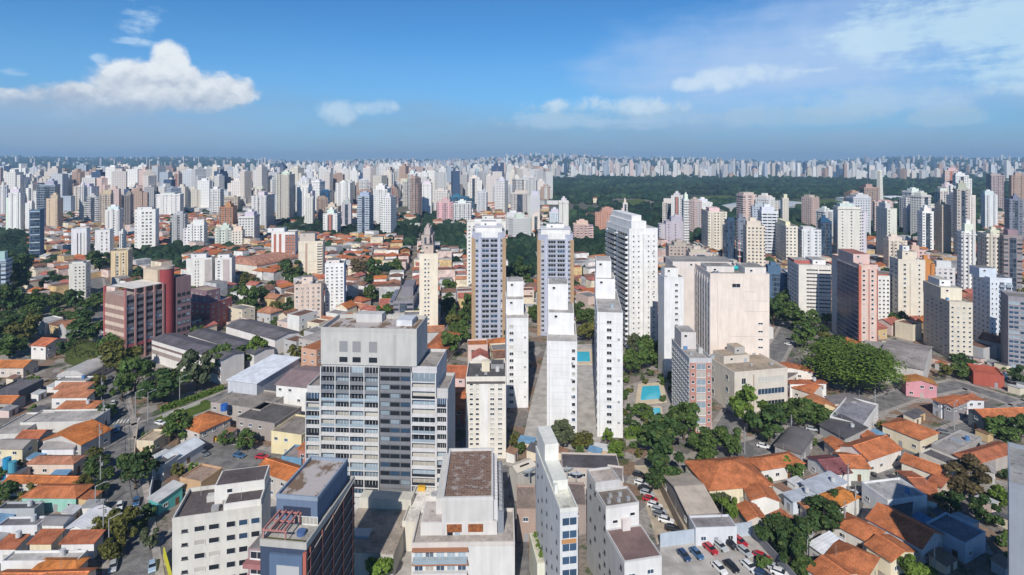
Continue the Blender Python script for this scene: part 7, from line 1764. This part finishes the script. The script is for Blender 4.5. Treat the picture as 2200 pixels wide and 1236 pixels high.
def far_city():
    """thousands of blocks out to the skyline"""
    V, Fc, C, UV = [], [], [], []
    r = np.random.RandomState(8)
    for _ in range(15500):
        a = r.uniform(-.76, .76); d = 1 / r.uniform(1 / 10500.0, 1 / 1250.0)
        if r.rand() < .45: d = r.uniform(3500, 10500)
        x, y = d * math.sin(a), d * math.cos(a); px, py = px_of(x, y)
        if px < -80 or px > 2280: continue
        right = px > 1180
        if right and d < 3000: continue
        den = .5 + .5 * math.sin(a * 13 + d * .0011) * math.sin(d * .0018 + a * 5 + 1)
        core = math.exp(-((px - 1000) / 620.0) ** 2)
        den = den ** 1.8 * 1.5; keep = .12 + .85 * den * (.35 + .8 * core)
        if not right and px < 560 and d > 3000: keep *= .16 if d < 6200 else .5
        if not right and d < 2300: keep = .75 if px < 900 else .4
        if right and d < 4400: keep = (.95 if px < 1780 else .45) * (.45 + .55 * den)
        elif right: keep *= .8
        if r.rand() > keep: continue
        tall = r.rand() < .60; h = (26 + 62 * r.rand() ** 1.6) if tall else r.uniform(6, 16)
        if right and d < 4400: h *= 1.12
        w, dd = r.uniform(13, 24) * (1 if tall else 2.0), r.uniform(12, 22)
        if d < 2900 and not free(x, y, 11): continue
        if d < 2300 and (h > 40 or not tall): h = h if tall else h * .8
        z = zg(x, y); q = MB().box(-w / 2, w / 2, -dd / 2, dd / 2, -3, h, bottom=False)
        if tall and r.rand() < .35: q.box(w * .5 + .01, w * .85, -dd * .4, dd * .3, -3, h * r.uniform(.7, 1.15), bottom=False)
        if tall and r.rand() < .12: q.box(-.5, .5, -.5, .5, h + 6, h + r.uniform(12, 26), bottom=False)
        if tall and r.rand() < .7: q.box(-w * .25, w * .2, -dd * .2, dd * .3, h + .01, h + r.uniform(3, 6), bottom=False)
        t = r.uniform(-.6, .6); c, s = math.cos(t), math.sin(t); n = len(V); col = TCOL[r.randint(len(TCOL))]; k = r.uniform(.8, 1.05); col = tuple(v * k for v in col)
        if r.rand() < .07: col = (.06, .10, .18)
        V.extend((x + p[0] * c - p[1] * s, y + p[0] * s + p[1] * c, p[2] + z) for p in q.v)
        for f, uv in zip(q.f, q.uv): Fc.append(tuple(i + n for i in f)); C.append(col); UV.append(uv)
    painted('distant_city', V, Fc, C, 'far_facades', UV)
far_city()
def ico():
    bm = bmesh.new(); bmesh.ops.create_icosphere(bm, subdivisions=2, radius=1.0); v = np.array([tuple(p.co) for p in bm.verts]); f = np.array([[q.index for q in p.verts] for p in bm.faces]); bm.free(); return v, f
IV, IF = ico()
def lumps(name, pts, seed):
    """a wood: lumpy crowns packed side by side, one mesh"""
    r = np.random.RandomState(seed); VV, FF = [], []; n = 0
    var = [IV * (1 + r.uniform(-.26, .26, (len(IV), 1))) for _ in range(12)]
    for x, y, z, rad in pts:
        q = var[r.randint(12)] * np.array([rad * r.uniform(.85, 1.2), rad * r.uniform(.85, 1.2), rad * r.uniform(.7, 1.1)]); VV.append(q + np.array([x, y, z + rad * .55])); FF.append(IF + n); n += len(IV)
    V = np.concatenate(VV); Fa = np.concatenate(FF); me = bpy.data.meshes.new(name)
    me.vertices.add(len(V)); me.vertices.foreach_set('co', V.ravel()); me.loops.add(Fa.size); me.loops.foreach_set('vertex_index', Fa.ravel().astype(np.int32))
    me.polygons.add(len(Fa)); me.polygons.foreach_set('loop_start', np.arange(0, Fa.size, 3, dtype=np.int32)); me.update(calc_edges=True); me.materials.append(M['forest_canopy'])
    o = bpy.data.objects.new(name, me); COL.objects.link(o); o['kind'] = 'stuff'
PARK = [(1175, 400), (1250, 386), (1330, 380), (1500, 384), (1640, 384), (1800, 390), (1960, 388), (2120, 384), (2260, 386), (2260, 440), (2060, 480), (1860, 500), (1700, 500), (1500, 490), (1430, 515), (1400, 530), (1300, 520), (1225, 490), (1180, 440)]
def park():
    P = []; r = random.Random(4)
    while len(P) < 7400:
        px = r.uniform(1170, 2260); py = 345 + 1 / r.uniform(1 / 175.0, 1 / 36.0)
        if not inpoly(px, py, PARK): continue
        p = G(px, py)
        if math.sin(p.x * .006 + 1) * math.sin(p.y * .005 + 2) > .80 or abs(p.y - 1500 - 120 * math.sin(p.x * .004)) < 14: continue
        if not free(p.x, p.y, 5): continue
        P.append((p.x, p.y, 0, r.uniform(3.5, 10.5) * (1 if py > 400 else 1.4)))
    lumps('park_wood', P, 1)
park()
def woods():
    P = [(x, y, 0, rad) for x, y, rad in rest_t]; r = random.Random(14)
    n = 0
    while n < 5200:
        px = r.uniform(-60, 2260); py = 345 + 1 / r.uniform(1 / 165.0, 1 / 12.0); p = G(px, py); x, y = p.x, p.y
        nz = math.sin(x * .011 + 1.3) * math.sin(y * .007 + x * .004) + .4 * math.sin(x * .03 + y * .02)
        hill = px < 560 and 352 < py < 386
        if not hill and py > 380 and nz > .05 and r.random() < .8: continue
        if not hill and py < 380 and r.random() < .5: continue
        if py > 395 and not free(x, y, 4): continue
        n += 1; P.append((x, y, zg(x, y), r.uniform(3.5, 7) * (1 + max(0, (y - 1200) / 1600))))
    lumps('distant_trees', P, 2)
woods()

# ------------------------------------------------------------------ labels of the laid-out plots: how they look and where they stand, told apart by order
ORD = ['', 'second ', 'third ', 'fourth ', 'fifth ', 'sixth ', 'seventh ', 'eighth ', 'ninth ', 'tenth ', 'eleventh ', 'twelfth ', 'thirteenth ', 'fourteenth ', 'fifteenth ', 'sixteenth ', 'seventeenth ', 'eighteenth ', 'nineteenth ', 'twentieth ']
groups = {}
for o, desc, px, py in AUTO:
    r, lm, dist = near_landmark(px, py); groups.setdefault((desc, r, lm), []).append((dist, o))
for (desc, r, lm), L in groups.items():
    L.sort(key=lambda q: q[0])
    for i, (_, o) in enumerate(L):
        lab = f'{ORD[min(i, 19)]}closest {desc} {r} {lm}' if len(L) > 1 else f'{desc} {r} {lm}'
        o['label'] = ' '.join(lab.split()[:16])

# ------------------------------------------------------------------ the air
def haze():
    m = bpy.data.materials.new('haze_air'); m.use_nodes = True; nt = m.node_tree; nt.nodes.clear()
    out = nt.nodes.new('ShaderNodeOutputMaterial'); v = nt.nodes.new('ShaderNodeVolumePrincipled')
    v.inputs['Color'].default_value = (.44, .70, 1.0, 1); v.inputs['Density'].default_value = 0.000108; v.inputs['Anisotropy'].default_value = 0.0
    nt.links.new(v.outputs[0], out.inputs['Volume']); M['haze_air'] = m
    mb = MB().box(-12900, 12900, -500, 13000, -2, 250); o = part('haze', mb, 'haze_air', None); o['kind'] = 'stuff'
haze()
